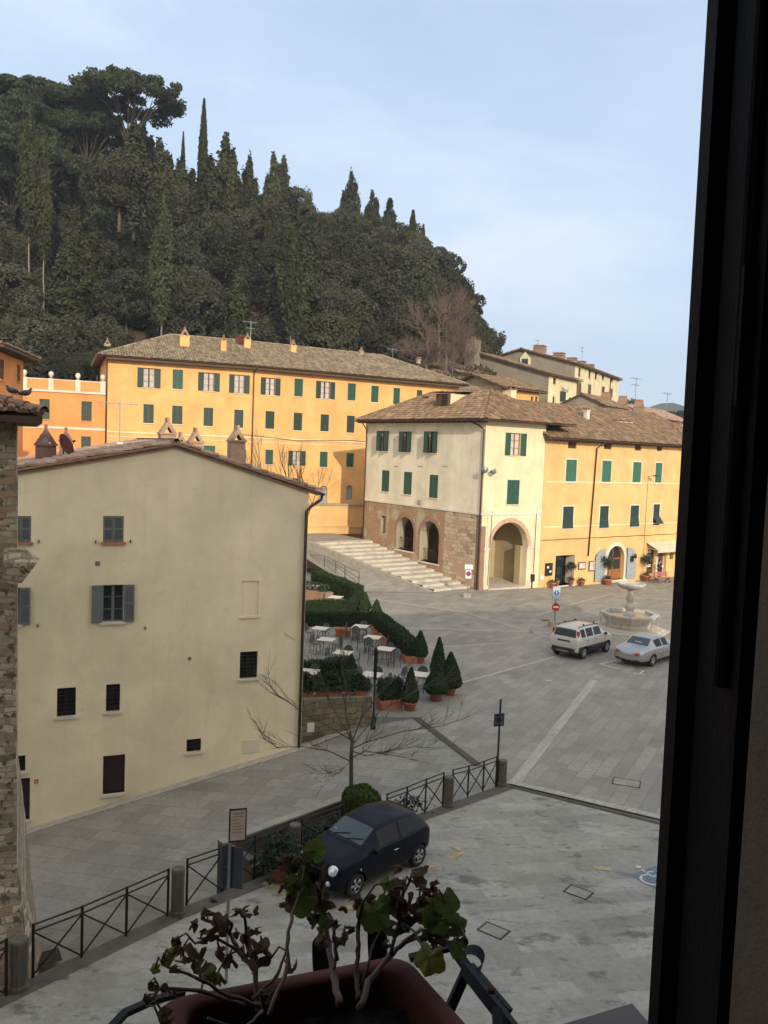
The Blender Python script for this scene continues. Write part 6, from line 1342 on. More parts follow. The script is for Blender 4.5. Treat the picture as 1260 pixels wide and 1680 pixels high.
for pts, r0 in [([(574,1250,0),(540,1232,-.1),(495,1225,-.3),(455,1226,-.5),(425,1208,-.6)], .036),
                ([(574,1243,0),(600,1232,-.3),(650,1240,-.6),(705,1252,-.8)], .035),
                ([(576,1228,0),(600,1218,.3),(660,1200,.6),(720,1192,.9),(765,1178,1.2)], .04),
                ([(574,1215,0),(545,1195,.2),(500,1170,.4),(455,1140,.5),(430,1105,.6)], .04),
                ([(573,1200,0),(566,1165,0),(568,1130,.1),(560,1095,.1),(566,1070,.1)], .045),
                ([(574,1215,0),(592,1180,-.2),(628,1130,-.3),(668,1098,-.4)], .035),
                ([(572,1205,0),(545,1160,-.2),(530,1120,-.3),(520,1075,-.3)], .032),
                ([(574,1245,0),(558,1268,.2),(530,1278,.3)], .018),
                ([(575,1222,0),(625,1165,.5),(690,1130,.8),(742,1112,1.1)], .03),
                ([(574,1232,0),(600,1240,-.2),(680,1225,-.2),(730,1228,-.2)], .028)]:
    base = V((0,0,H_+rr.uniform(-.35,0))); P = [px_off(*p) for p in pts]; P[0] = V((0,0,min(H_,max(.6,P[0].z)))); bough(P, r0)
q.tube([(0,0,H_-.02), px_off(573,1203,0)], [.06,.04], 8); q.build('branches', M['bark_grey'], tt)
# bare shrubs behind the gable roof
for k, (px, py, D) in enumerate([(440,786,38),(473,800,37),(498,806,37)]):
    P = dep(px, py, D); q = MB(); rr2 = random.Random(40+k); rt = empty('bare_tree', (P.x, P.y, P.z-3.0), 0, ['bare tree top poking above the gable roof, left of three','bare tree top poking above the gable roof, middle of three','bare twiggy top nearest the gutter of the gable roof'][k], 'tree')
    branchy(q, V((0,0,0)), V((0,0,1)), 2.2, .06, 5, rr2, .75, .15, 3, (2,3), .62, 3); q.build('branches', M['bark_grey'], rt)
# ---------------- cafe tables and chairs ----------------
def make_table():
    t = empty('cafe_table', (0,0,0), 0); q = MB(); q.box(-.39,.39,-.39,.39,.725,.75); q.build('tabletop', M['table'], t)
    for sx in (-1,1):
        for sy in (-1,1):
            q = MB(); q.tube([(sx*.30,sy*.30,0),(sx*.24,sy*.24,.25),(sx*.22,sy*.22,.5),(sx*.32,sy*.32,.722)], .013, 6); q.build('leg', M['iron'], t)
    q = MB(); q.tube([(-.24,-.24,.25),(.24,.24,.25)], .009, 5); q.tube([(-.24,.24,.25),(.24,-.24,.25)], .009, 5); q.build('stretcher', M['iron'], t); return t
def make_chair():
    t = empty('cafe_chair', (0,0,0), 0)
    q = MB(); q.lathe([(.0,.445),(.19,.445),(.205,.45),(.205,.465),(.0,.465)], 18, cap=False); q.build('seat', M['chair'], t)
    for sx in (-1,1):
        for sy in (-1,1): q = MB(); q.tube([(sx*.22,sy*.21,0),(sx*.17,sy*.15,.44)], .012, 6); q.build('leg', M['iron'], t)
    q = MB(); pts = [(-.19,.18,.44)]+[(.21*math.cos(a), .20, .68+.22*math.sin(a)) for a in [R(180-18*k) for k in range(11)]]+[(.19,.18,.44)]; q.tube(pts, .012, 6); q.build('back_frame', M['iron'], t)
    q = MB(); c = [(.195*math.cos(R(360*k/20)), .198, .69+.205*math.sin(R(360*k/20))) for k in range(20)]; q.poly(c); q.poly([(x,y+.012,z) for x, y, z in reversed(c)]); q.build('backrest', M['chair'], t); return t
M['chair'] = plain('grey_green_metal', (.10,.13,.115), .6)
M['chair_red'] = plain('reddish_metal', (.30,.10,.06), .6)
TABS = [(525.4,1030.3,'cafe table at the back left beside the gable house wall'),(536,1048.5,'cafe table second from the back beside the gable house'),(591.8,1027,'cafe table at the back by the slanting hedge'),(611.7,1044.9,'cafe table second along the slanting hedge'),(562.9,1070,'cafe table in the middle of the terrace'),(631.9,1064,'cafe table third along the slanting hedge'),(610.4,1106,'cafe table directly behind the dark street lamp'),(687.6,1105.7,'cafe table nearest the clipped cone pair'),(507,1101,'cafe table half hidden behind the gable house corner'),(514.6,961,'cafe table on the far upper strip by the brick planter'),(551,979,'cafe table standing between the far hedges')]
CH = {0:[(-1,0),(0,1)],1:[(-1,0),(1,0),(1,1)],2:[(0,1),(-1,0),(0,-1)],3:[(-1,0),(0,-1),(1,0)],4:[(0,1),(1,0),(-1,0)],5:[(-1,0),(0,1),(1,-.4)],6:[(0,1),(1,0),(-1,.5)],7:[(0,1),(-1,.5)],8:[(0,1)],9:[(1,0)],10:[(-1,0)]}
tp0 = None; cp0 = None; ta = R(-14); kk = 0
cname = ['left','right','far','near']
for i, (px, py, lb_) in enumerate(TABS):
    p = on(px, py, .78)
    if tp0 is None: t = tp0 = make_table()
    else: t = copy_tree(tp0)
    t.location = (p.x, p.y, .03); a = ta+R(rnd.uniform(-6,6)); t.rotation_euler = (0,0,a); tag(t, 'pale topped '+lb_, 'table', 'cafe tables on the terrace')
    for dx, dy in CH[i]:
        if cp0 is None: c = cp0 = make_chair()
        else: c = copy_tree(cp0)
        L = math.hypot(dx, dy); ux, uy = dx/L, dy/L; d = .58; ox, oy = ux*math.cos(a)-uy*math.sin(a), ux*math.sin(a)+uy*math.cos(a)
        c.location = (p.x+ox*d, p.y+oy*d, .03); c.rotation_euler = (0,0,math.atan2(oy, ox)-math.pi/2+R(rnd.uniform(-14,14)))
        sd = 'left' if dx < -.6 else 'right' if dx > .6 else 'far' if dy > 0 else 'near'
        tag(c, 'chair %s of the %s' % (sd if sd in ('far','near') and False else {'left':'left','right':'right','far':'behind','near':'in front'}[sd], lb_.replace('cafe table','table')), 'chair', 'round backed cafe chairs'); kk += 1

# ---------------- ramp railing ----------------
rl = empty('ramp_railing', on(589,985,0), 0, 'thin dark iron railing along the ramp above the far hedge', 'railing')
rp = [on(500,908,1.3),on(532,930,.95),(on(551,940,.7)),on(566,955,.35),on(589,984,.0)]; rp[0] = V((rp[0].x,rp[0].y,1.1)); o0 = on(589,985,0)
tops = [dep(px,py,p.y) for (px,py),p in zip([(500,909),(532,912),(551,921),(566,929),(589,938)], rp)]
for p, t_ in zip(rp, tops): q = MB(); q.tube([p-o0, t_-o0], .028, 6); q.build('post', M['iron'], rl)
q = MB()
for k in range(4):
    for f_ in (0, .38, .7): q.tube([tops[k].lerp(rp[k], f_*.6)-o0, tops[k+1].lerp(rp[k+1], f_*.6)-o0], .018, 5)
q.build('rail', M['iron'], rl)

# ---------------- crossed iron fences and stone bollards ----------------
def fence(posts, label):
    P = [on(x, yb, .05) for x, yt, yb in posts]; Hh = [dep(x, yt, p.y).z-.05 for (x, yt, yb), p in zip(posts, P)]; h_ = sum(Hh)/len(Hh)
    h_ = min(1.1, max(.9, h_)); o = P[0]; rt = empty('iron_fence', o, 0, label, 'fence', 'iron fence panels along the car park')
    for p in P: q = MB(); d = p-o; q.box(d.x-.022,d.x+.022,d.y-.022,d.y+.022,-.02,h_+.02); q.build('post', M['iron'], rt)
    q = MB()
    for a, b_ in zip(P, P[1:]):
        for z in (h_, h_-.13): q.bar(a-o+V((0,0,z)), b_-o+V((0,0,z)), .032, .022)
    q.build('rail', M['iron'], rt)
    for a, b_ in zip(P, P[1:]):
        q = MB(); q.bar(a-o+V((0,0,.04)), b_-o+V((0,0,h_-.14)), .016, .03); q.bar(a-o+V((0,0,h_-.14)), b_-o+V((0,0,.04)), .016, .03); q.build('cross_brace', M['iron'], rt)
fence([(54,1519,1604),(134,1487,1571),(207,1456,1536),(275,1425,1503)], 'crossed iron fence panel nearest the stone tower corner')
fence([(306,1412,1485),(364,1390,1463),(417,1368,1441)], 'crossed iron fence panel behind the notice board')
fence([(493,1345,1413),(560,1320,1388)], 'crossed iron fence panel hidden behind the dark car bonnet')
fence([(633,1300,1361),(666,1290,1348),(697,1280,1334),(726,1270,1322)], 'crossed iron fence panel right behind the dark car roof')
fence([(741,1263,1314),(767,1257,1307),(792,1249,1298),(813,1241,1290)], 'last crossed iron fence panel beside the sign post')
fence([(-60,1585,1680),(10,1540,1634)], 'short piece of iron fence cut by the left picture edge')
def bollard(px, pyb, pyt, r_, label):
    p = on(px, pyb, .05); r_ *= .86; h_ = max(.8, dep(px, pyt, p.y).z-.05); rt = empty('stone_bollard', p, rnd.random(), label, 'bollard', 'stone bollards along the fence'); q = MB()
    q.lathe([(r_*1.15,-.02),(r_*1.12,.08),(r_*.98,.12),(r_*.94,h_*.5),(r_*.97,h_-.1),(r_*.99,h_-.04),(r_*.88,h_)], 12); q.build('shaft', stone_b, rt)
stone_b = plaster('lichened_stone', (.17,.15,.115), stain=(.04,.037,.03), streak=1.0, sc_=5)
bollard(291,1500,1424,.165,'dark stone bollard between the first two fence panels')
bollard(482,1425,1352,.17,'stone bollard beside the dark car bonnet'); bollard(735,1323,1274,.17,'stone bollard with pale worn foot between the last two fence panels'); bollard(823,1289,1249,.165,'stone bollard with ochre stain at the end of the fence')
bollard(30,1622,1540,.2,'broad stone bollard at the foot of the tower corner')

# ---------------- sign posts ----------------
def post(name, px, pyb, pyt, label, z=.05, r_=.03, fn=None, mat='metal_grey', cat='sign', az=0):
    p = fn(px, pyb) if fn else on(px, pyb, z); h_ = dep(px, pyt, p.y).z-p.z; rt = empty(name, p, az, label, cat); q = MB(); q.tube([(0,0,-.02),(0,0,h_)], r_, 10); q.build('pole', M[mat], rt); return rt, h_, p
rt, h_, p = post('notice_post', 371, 1612, 1325, 'small pale notice board on a pole above two dark sign backs', az=R(18))
def zrel(p, px, py): return dep(px, py, p.y).z-p.z
za, zb_ = zrel(p, 376, 1380), zrel(p, 376, 1326)
q = MB(); q.box(-.03,.29,-.05,-.03,za,zb_); bd = q.build('notice_board', M['iron'], rt); q = MB(); q.box(-.005,.265,-.056,-.0505,za+.03,zb_-.03); q.build('board_face', plain('faded_pink_notice', (.56,.44,.37), .6, var=.12, scale=9), bd)
q = MB(); rs = random.Random(2)
for k in range(7): z = zb_-.09-.06*k; q.box(.03, .16+rs.uniform(0,.08), -.0585, -.0562, z, z+.014)
q.build('print', plain('faded_print', (.25,.17,.13), .8), bd)
za, zb_ = zrel(p, 372, 1456), zrel(p, 372, 1388)
q = MB(); q.bar((-.12,.02,(za+zb_)/2),(.0,.0,(za+zb_)/2),.03); o = q.M; q.M = Matrix.Translation((-.16,.0,0)) @ rotz(R(35)); q.box(-.0,.16,-.02,.0,za,zb_); q.box(-.01,.17,-.03,.01,zb_-.02,zb_); q.M = Matrix.Translation((.03,.03,0)) @ rotz(R(-32)); q.box(0,.24,-.0,.02,za-.02,zb_-.02); q.build('sign_back', M['sign_back'], rt)
rt, h_, p = post('sign_post', 814.5, 1289, 1147, 'tall slim pole with a square dark sign back at the end of the fence', az=R(20), mat='iron'); z0_, z1_ = zrel(p, 814, 1192), zrel(p, 814, 1171)
q = MB(); q.box(-.17,.17,.03,.05,z0_,z1_); q.build('sign_back', M['sign_back'], rt); q = MB(); q.box(-.06,.06,-.01,.028,z0_+.08,z0_+.11); q.box(-.06,.06,-.01,.028,z1_-.11,z1_-.08); q.build('bracket', M['metal_grey'], rt)
def disc(mb, r_, z, y, n=24, y2=None):
    c = [(r_*math.cos(2*math.pi*k/n), y, z+r_*math.sin(2*math.pi*k/n)) for k in range(n)]; mb.poly(c)
# no entry + pedestrian zone sign
rt, h_, p = post('traffic_sign', 909.5, 1027, 962, 'blue pedestrian zone panel above a red no entry disc near the fountain', fn=on_g, r_=.04, az=R(8))
za, zb_ = zrel(p, 911, 985), zrel(p, 911, 962); q = MB(); q.box(-.24,.24,-.08,-.05,za,zb_); pn = q.build('zone_panel', M['metal_grey'], rt)
q = MB(); q.box(-.22,.22,-.086,-.0805,za+.02,zb_-.02); f_ = q.build('panel_face', plain('pale_blue_enamel', (.42,.52,.60), .4, var=.06), pn); zc = (za*.45+zb_*.55)
q = MB(); disc(q, .155, zc, -.089); q.build('blue_disc', M['sign_blue'], pn); q = MB(); disc(q, .03, zc+.085, -.092, 10)
q.poly([(-.035,-.092,zc+.05),(-.02,-.092,zc-.03),(-.045,-.092,zc-.11),(-.02,-.092,zc-.11),(0,-.092,zc-.04),(.02,-.092,zc-.11),(.045,-.092,zc-.11),(.02,-.092,zc-.03),(.035,-.092,zc+.05)]); q.build('walking_figure', M['sign_white'], pn)
q = MB(); q.box(-.15,.15,-.089,-.087,za+.05,za+.065); q.box(-.12,.12,-.089,-.087,za+.085,za+.10); q.build('lettering', M['sign_blue'], pn)
zc = zrel(p, 909, 995.5); q = MB(); disc(q, .245, zc, -.075, 28); disc(q, .245, zc, -.06, 28); q2 = q.build('no_entry_disc', M['sign_red'], rt); q = MB(); q.box(-.17,.17,-.080,-.0755,zc-.045,zc+.045); q.build('white_bar', M['sign_white'], q2)
q = MB(); q.box(-.32,.32,-.25,.25,-.02,.28); q.build('base_block', M['stone'], rt)
# no parking sign by the corner
rt, h_, p = post('traffic_sign', 767, 980, 905, 'no parking disc under a small white plate at the arcade corner', z=0, r_=.035, az=R(-10)); sc0 = p.y/1400
za, zb_ = zrel(p, 768, 934), zrel(p, 768, 926); q = MB(); q.box(-.28,.28,-.07,-.05,za,zb_); q.build('plate', M['sign_white'], rt)
za, zb_ = zrel(p, 768, 949), zrel(p, 768, 935.5); q = MB(); q.box(-.2,.2,-.07,-.05,za,zb_); pn = q.build('plate', M['sign_white'], rt); zc = (za+zb_)/2+.05
q = MB(); disc(q, .17, zc, -.073); q.build('red_ring', M['sign_red'], pn); q = MB(); disc(q, .125, zc, -.076); q.build('blue_disc', M['sign_blue'], pn)
q = MB(); q.poly([(-.10,-.079,zc+.075),(-.075,-.079,zc+.10),(.10,-.079,zc-.075),(.075,-.079,zc-.10)]); q.build('red_bar', M['sign_red'], pn); q = MB(); q.box(-.25,.25,-.2,.2,0,.3); q.build('base_block', M['stone'], rt)
# dark street lamp at the terrace corner
rt, h_, p = post('street_lamp', 612, 1196, 1062, 'slim dark street lamp standing at the terrace wall corner', z=-.1, r_=.04, mat='iron', cat='lamp')
q = MB(); q.lathe([(.10,0),(.10,.12),(.06,.18),(.055,.6),(.045,.62)], 12); q.build('base', M['iron'], rt, True)
q = MB(); q.box(-.06,.06,-.06,.06,h_*.62,h_*.88); q.lathe([(.03,h_*.88),(.075,h_*.9),(.08,h_*.96),(.03,h_)], 12); q.build('lamp_head', M['iron_black'], rt)

# ---------------- fountain ----------------
fp = on_g(1031, 1032); ft = empty('fountain', fp, R(12), 'octagonal stone fountain with a raised bowl on a baluster in the piazza', 'fountain')
M['fstone'] = plaster('fountain_stone', (.55,.50,.42), stain=(.17,.15,.12), streak=.7, sc_=1.6)
def octa(q, prof, c=(0,0,0), n=8, a0=R(22.5)): q.lathe(prof, n, c, 0, a0)
q = MB(); octa(q, [(2.35,-.35),(2.35,.06)]); octa(q, [(2.05,.06),(2.05,.16)]); q.build('step', M['fstone'], ft)
q = MB(); octa(q, [(1.30,.16),(1.34,.30),(1.28,.36),(1.62,.86),(1.72,.88),(1.72,.98),(1.42,.98),(1.38,.80)], a0=R(22.5)); ba = q.build('basin', M['fstone'], ft)
q = MB(); q.poly([(1.42*math.cos(R(22.5+45*k)), 1.42*math.sin(R(22.5+45*k)), .83) for k in range(8)]); q.build('water', plain('shallow_fountain_water', (.30,.28,.23), .08, var=.15), ba)
q = MB(); q.lathe([(.34,.5),(.34,.98),(.26,1.02),(.22,1.12),(.30,1.26),(.33,1.40),(.24,1.52),(.16,1.62),(.22,1.70),(.28,1.84),(.20,1.98),(.13,2.12),(.16,2.30),(.24,2.36)], 20); q.build('baluster', M['fstone'], ft, True)
q = MB(); q.lathe([(.22,2.36),(.5,2.42),(.76,2.55),(.84,2.68),(.84,2.76),(.78,2.76),(.70,2.66),(.3,2.60),(0,2.60)], 28); q.build('upper_bowl', M['fstone'], ft, True)
q = MB()
for k in range(8): a = R(22.5+45*k); q.bar((1.62*math.cos(a)*.98,1.62*math.sin(a)*.98,.3),(1.70*math.cos(a),1.70*math.sin(a),.87),.09,.03)
q.build('corner_rib', M['fstone'], ba)

# ---------------- bench, person, pots ----------------
bpz = on_g(1086, 956); bt = empty('bench', bpz, R(30), 'pinkish slatted bench with black iron arms in front of the shop', 'bench'); M['bench'] = plain('faded_red_slats', (.40,.16,.14), .7)
q = MB()
for k in range(4): q.box(-.95,.95,-.22+k*.115,-.13+k*.115,.44,.47)
q.build('seat', M['bench'], bt); q = MB()
for k in range(3): q.box(-.95,.95,.25+k*.02,.275+k*.02,.54+k*.13,.64+k*.13)
q.build('backrest', M['bench'], bt)
for x in (-.7,.7): q = MB(); q.tube([(x,-.25,0),(x,-.2,.2),(x,.05,.3),(x,.22,.42),(x,.32,.9)], .03, 6); q.tube([(x,.3,0),(x,.2,.2),(x,.0,.3),(x,-.22,.42)], .03, 6); q.build('leg', M['iron_black'], bt)
def out_of_wall(p, d):
    l_ = oY.inv @ V((p.x, p.y, 0))
    if l_.y > -d and not (sa_[0]+.1 < l_.x < sa_[1]-.1): w_ = oY.world(l_.x, -d); p = V((w_.x, w_.y, gz(w_.x, w_.y)))
    return p
def pot_tree(px, py, label, th=1.45, cr_=.42, pr_=.33, seed=0, name='potted_tree'):
    p = out_of_wall(on_g(px, py), .55); rt = empty(name, p, 0, label, 'plant'); q = MB(); q.lathe([(pr_*.7,0),(pr_,.42),(pr_*1.12,.43),(pr_*1.12,.5),(pr_*.95,.5)], 18); q.build('pot', M['terracotta'], rt, True)
    q = MB(); q.tube([(0,0,.4),(.02,0,th)], .025, 6); q.build('stem', M['bark_grey'], rt); rs = np.random.RandomState(seed); n = 700; d = rs.normal(0,1,(n,3)); P = d*np.array([cr_,cr_,cr_*.85])*.5; P[:,2] += th+.15
    link('foliage', quads_mesh('foliage', leaf_quads(rs, P, d, .11)), M['rosemary'], rt); n = 220; P = rs.normal(0,1,(n,3))*np.array([.16,.16,.1]); P[:,2] += .58; link('underplanting', quads_mesh('underplanting', leaf_quads(rs, P, P, .1)), M['rosemary'], rt)
pot_tree(984, 957, 'small tree in terracotta pot left of the arched wooden door', 1.75, .55, .38, 1); pot_tree(1047, 951, 'small tree in terracotta pot right of the arched door leaf', 1.75, .5, .38, 2)
pot_tree(936, 962, 'slender plant in a pot inside the shop recess', 1.5, .35, .16, 3)
for px, py, lb_, s_ in ((906,965,'small terracotta pot left of the shop entrance',.24),(947,960,'small terracotta pot right of the shop entrance',.24),(914,962,'small green plant pot on the shop threshold',.16)):
    p = out_of_wall(on_g(px, py), .4); rt = empty('flower_pot', p, 0, lb_, 'pot'); q = MB(); q.lathe([(s_*.7,0),(s_,.36),(s_*1.15,.37),(s_*1.15,.45),(s_*.9,.45)], 14); q.build('pot', M['terracotta'], rt, True); rs = np.random.RandomState(9); n = 120; P = rs.normal(0,1,(n,3))*np.array([s_*.5,s_*.5,.08]); P[:,2] += .5; link('foliage', quads_mesh('foliage', leaf_quads(rs, P, P, .12)), M['bush'], rt)
def skin_mesh(name, chains, mat, parent, sub=1):
    """chains: list of [(pos, radius)...]; later chains may start at an earlier vertex index"""
    vs = []; es = []; rad = []; idx = {}
    for ch in chains:
        prev = None
        for p, r_ in ch:
            key_ = tuple(round(c, 4) for c in p)
            if key_ not in idx: idx[key_] = len(vs); vs.append(p); rad.append(r_)
            i = idx[key_]
            if prev is not None and prev != i: es.append((prev, i))
            prev = i
    me = bpy.data.meshes.new(name); me.from_pydata(vs, es, []); o = link(name, me, mat, parent); md = o.modifiers.new('skin', 'SKIN'); md.use_smooth_shade = True
    for i, sv in enumerate(me.skin_vertices[0].data if me.skin_vertices else []): sv.radius = (rad[i], rad[i]); sv.use_root = (i == 0)
    if not me.skin_vertices:
        bm = bmesh.new(); bm.from_mesh(me); lay = bm.verts.layers.skin.verify(); bm.verts.ensure_lookup_table()
        for i, v_ in enumerate(bm.verts): v_[lay].radius = (rad[i], rad[i]); v_[lay].use_root = (i == 0)
        bm.to_mesh(me); bm.free()
    if sub: o.modifiers.new('sub', 'SUBSURF').levels = sub; o.modifiers['sub'].render_levels = sub
    return o
pp = on_g(1081, 951); pr = empty('person', (pp.x, pp.y, pp.z), R(28), 'person in dark coat standing behind the bench holding something white', 'person')
M['skin_'] = plain('skin', (.50,.30,.21), .6, var=.08); M['coat'] = plain('dark_coat', (.018,.017,.02), .9); M['trousers'] = plain('dark_red_trousers', (.10,.03,.03), .9); M['hair'] = plain('dark_hair', (.02,.014,.010), .8)
body = [[((0,0,.98),.13),((0,0,1.15),.12),((0,-.01,1.35),.14),((0,0,1.47),.07),((0,-.01,1.54),.055),((0,-.015,1.62),.085),((0,-.015,1.70),.085),((0,-.01,1.76),.05)],
    [((0,0,.98),.13),((.09,0,.92),.10),((.10,-.02,.50),.06),((.10,.02,.10),.042),((.10,-.06,.04),.04),((.10,-.16,.03),.03)],[((0,0,.98),.13),((-.09,0,.92),.10),((-.11,.0,.50),.06),((-.11,.03,.10),.042),((-.11,-.05,.04),.04),((-.11,-.15,.03),.03)],
    [((0,-.01,1.35),.14),((.17,0,1.41),.06),((.24,.02,1.14),.045),((.12,-.22,1.17),.033),((.07,-.27,1.19),.024)],[((0,-.01,1.35),.14),((-.17,0,1.41),.06),((-.24,.02,1.14),.045),((-.12,-.22,1.22),.033),((-.06,-.27,1.24),.024)]]
for sx, hx, hz in ((1,.07,1.19),(-1,-.06,1.24)):
    for k in range(4): body.append([((hx,-.27,hz),.024),((hx-sx*.02,-.30-.004*k,hz-.03+.018*k),.009),((hx-sx*.05,-.325+.004*k,hz-.032+.019*k),.008),((hx-sx*.075,-.31,hz-.032+.019*k),.007)])
    body.append([((hx,-.27,hz),.024),((hx-sx*.005,-.29,hz+.045),.009),((hx-sx*.03,-.31,hz+.06),.008)])
body.append([((0,-.015,1.62),.085),((0,-.10,1.63),.018),((0,-.115,1.625),.010)])
skin_mesh('body', body, M['skin_'], pr, 1)
skin_mesh('coat', [[((0,0,.80),.20),((0,0,1.0),.165),((0,0,1.15),.15),((0,-.01,1.36),.165),((0,0,1.47),.085)],[((0,-.01,1.36),.165),((.18,0,1.41),.078),((.25,.02,1.13),.062),((.13,-.21,1.17),.05)],[((0,-.01,1.36),.165),((-.18,0,1.41),.078),((-.25,.02,1.13),.062),((-.13,-.21,1.22),.05)]], M['coat'], pr, 1)
skin_mesh('trousers', [[((0,0,.95),.15),((.09,0,.90),.115),((.10,-.02,.50),.078),((.10,.02,.12),.062)],[((0,0,.95),.15),((-.09,0,.90),.115),((-.11,.0,.50),.078),((-.11,.03,.12),.062)]], M['trousers'], pr, 1)
q = MB(); q.lathe([(.095,1.60),(.112,1.66),(.108,1.74),(.07,1.80),(.0,1.82)], 14, (0,.022,0)); q.build('hair', M['hair'], pr, True)
q = MB()
for x in (-.032,.032): q.lathe([(.0,-.006),(.010,0),(.0,.006)], 8, (x,-.093,1.655))
q.box(-.025,.025,-.098,-.092,1.588,1.596); q.build('face_features', M['hair'], pr); q = MB(); q.box(-.10,.09,-.35,-.325,1.16,1.30); tag(q.build('paper', M['sign_white']), 'white paper held in the hands of the person by the shop', 'paper').location = (pp.x,pp.y,pp.z); bpy.data.objects['paper'].rotation_euler = (0,0,R(28))

# ---------------- pigeons on the tower roof ----------------
def pigeon(px, py, off, az, label):
    x, z = tF.hit(px, py, off); w_ = tF.world(x, off, z); rt = empty('pigeon', w_, az, label, 'bird'); M['pigeon'] = M.get('pigeon') or plain('grey_feathers', (.12,.12,.13), .8, var=.4, scale=30); M['pigeon_wing'] = M.get('pigeon_wing') or plain('dark_wing_feathers', (.055,.055,.065), .8, var=.5, scale=30)
    q = MB(); q.tube([(-.12,0,.085),(-.07,0,.10),(0,0,.115),(.06,0,.13),(.09,0,.155),(.10,0,.19),(.115,0,.205),(.135,0,.20)], [.015,.042,.062,.058,.040,.026,.024,.010], 12); q.build('body', M['pigeon'], rt, True)
    q = MB()
    for s_ in (-1,1): q.add([(.05,s_*.058,.14),(.03,s_*.066,.10),(-.08,s_*.045,.085),(-.15,s_*.02,.085),(-.06,s_*.05,.125)], [(0,1,2,3,4)])
    q.build('wing', M['pigeon_wing'], rt); q = MB(); q.box(-.20,-.10,-.025,.025,.075,.088); q.build('tail', M['pigeon_wing'], rt)
    q = MB(); q.tube([(.135,0,.20),(.152,0,.195)], [.005,.002], 5); q.build('beak', M['black'], rt); q = MB()
    for s_ in (-1,1): q.tube([(.01,s_*.02,0),(.0,s_*.022,.06)], .005, 4); q.bar((.01,s_*.02,.002),(.035,s_*.025,.002),.006)
    q.build('leg', M['terracotta'], rt)
pigeon(41, 654, 2.0, R(20), 'grey pigeon standing near the edge of the tower roof'); pigeon(21, 650, 2.4, R(200), 'second pigeon, perched left of the other on the tower roof')
# ---------------- cars ----------------
def wheel_mb(r_, w_=.19):
    q = MB(); q.lathe([(r_*.62,-w_/2),(r_*.90,-w_/2),(r_*.98,-w_*.36),(r_,-w_*.2),(r_,w_*.2),(r_*.98,w_*.36),(r_*.90,w_/2),(r_*.62,w_/2),(r_*.60,w_*.3),(.01,w_*.28)], 36); return q
def rim_mb(r_, w_=.19, n=5):
    q = MB(); q.lathe([(r_*.56,w_*.40),(r_*.64,w_*.505),(r_*.66,w_*.46),(r_*.62,w_*.30),(r_*.55,w_*.22)], 36, cap=False); q.lathe([(0,w_*.46),(r_*.13,w_*.46),(r_*.16,w_*.40),(r_*.16,w_*.2)], 16, cap=False)
    for k in range(n):
        a = 2*math.pi*k/n
        for da in (-.13, .13): q.bar((r_*.13*math.cos(a),r_*.13*math.sin(a),w_*.40),(r_*.60*math.cos(a+da),r_*.60*math.sin(a+da),w_*.44),r_*.13,w_*.12)
    return q
def split_mats(me, mats, names, parent, smooth=True):
    out = {}
    co = [v_.co.copy() for v_ in me.vertices]
    for mi in range(len(mats)):
        ps = [p for p in me.polygons if p.material_index == mi]
        if not ps: continue
        mp_ = {}; vs = []; fs = []
        for p in ps:
            f = []
            for v_ in p.vertices:
                if v_ not in mp_: mp_[v_] = len(vs); vs.append(co[v_])
                f.append(mp_[v_])
            fs.append(f)
        m2 = bpy.data.meshes.new(names[mi]); m2.from_pydata(vs, [], fs); m2.polygons.foreach_set('use_smooth', [smooth]*len(fs)); m2.update()
        try: m2.set_sharp_from_angle(angle=R(38))
        except Exception: pass
        out[names[mi]] = link(names[mi], m2, mats[mi], parent)
    return out
def split_loose(o, nm, rt):
    bm = bmesh.new(); bm.from_mesh(o.data); bm.verts.ensure_lookup_table(); seen = {}; n = 0
    for v_ in bm.verts:
        if v_.index in seen: continue
        st = [v_]; seen[v_.index] = n
        while st:
            a = st.pop()
            for e in a.link_edges:
                b_ = e.other_vert(a)
                if b_.index not in seen: seen[b_.index] = n; st.append(b_)
        n += 1
    bm.free()
    if n < 2: return
    me = o.data; mat = me.materials[0]
    for k in range(n):
        ps = [p for p in me.polygons if seen[p.vertices[0]] == k]
        if not ps: continue
        mp_ = {}; fs = []; vs = []
        for p in ps:
            f = []
            for v_ in p.vertices:
                if v_ not in mp_: mp_[v_] = len(vs); vs.append(me.vertices[v_].co.copy())
                f.append(mp_[v_])
            fs.append(f)
        m2 = bpy.data.meshes.new(nm); m2.from_pydata(vs, [], fs); m2.polygons.foreach_set('use_smooth', [True]*len(fs)); m2.update(); link(nm, m2, mat, rt)
    bpy.data.objects.remove(o)
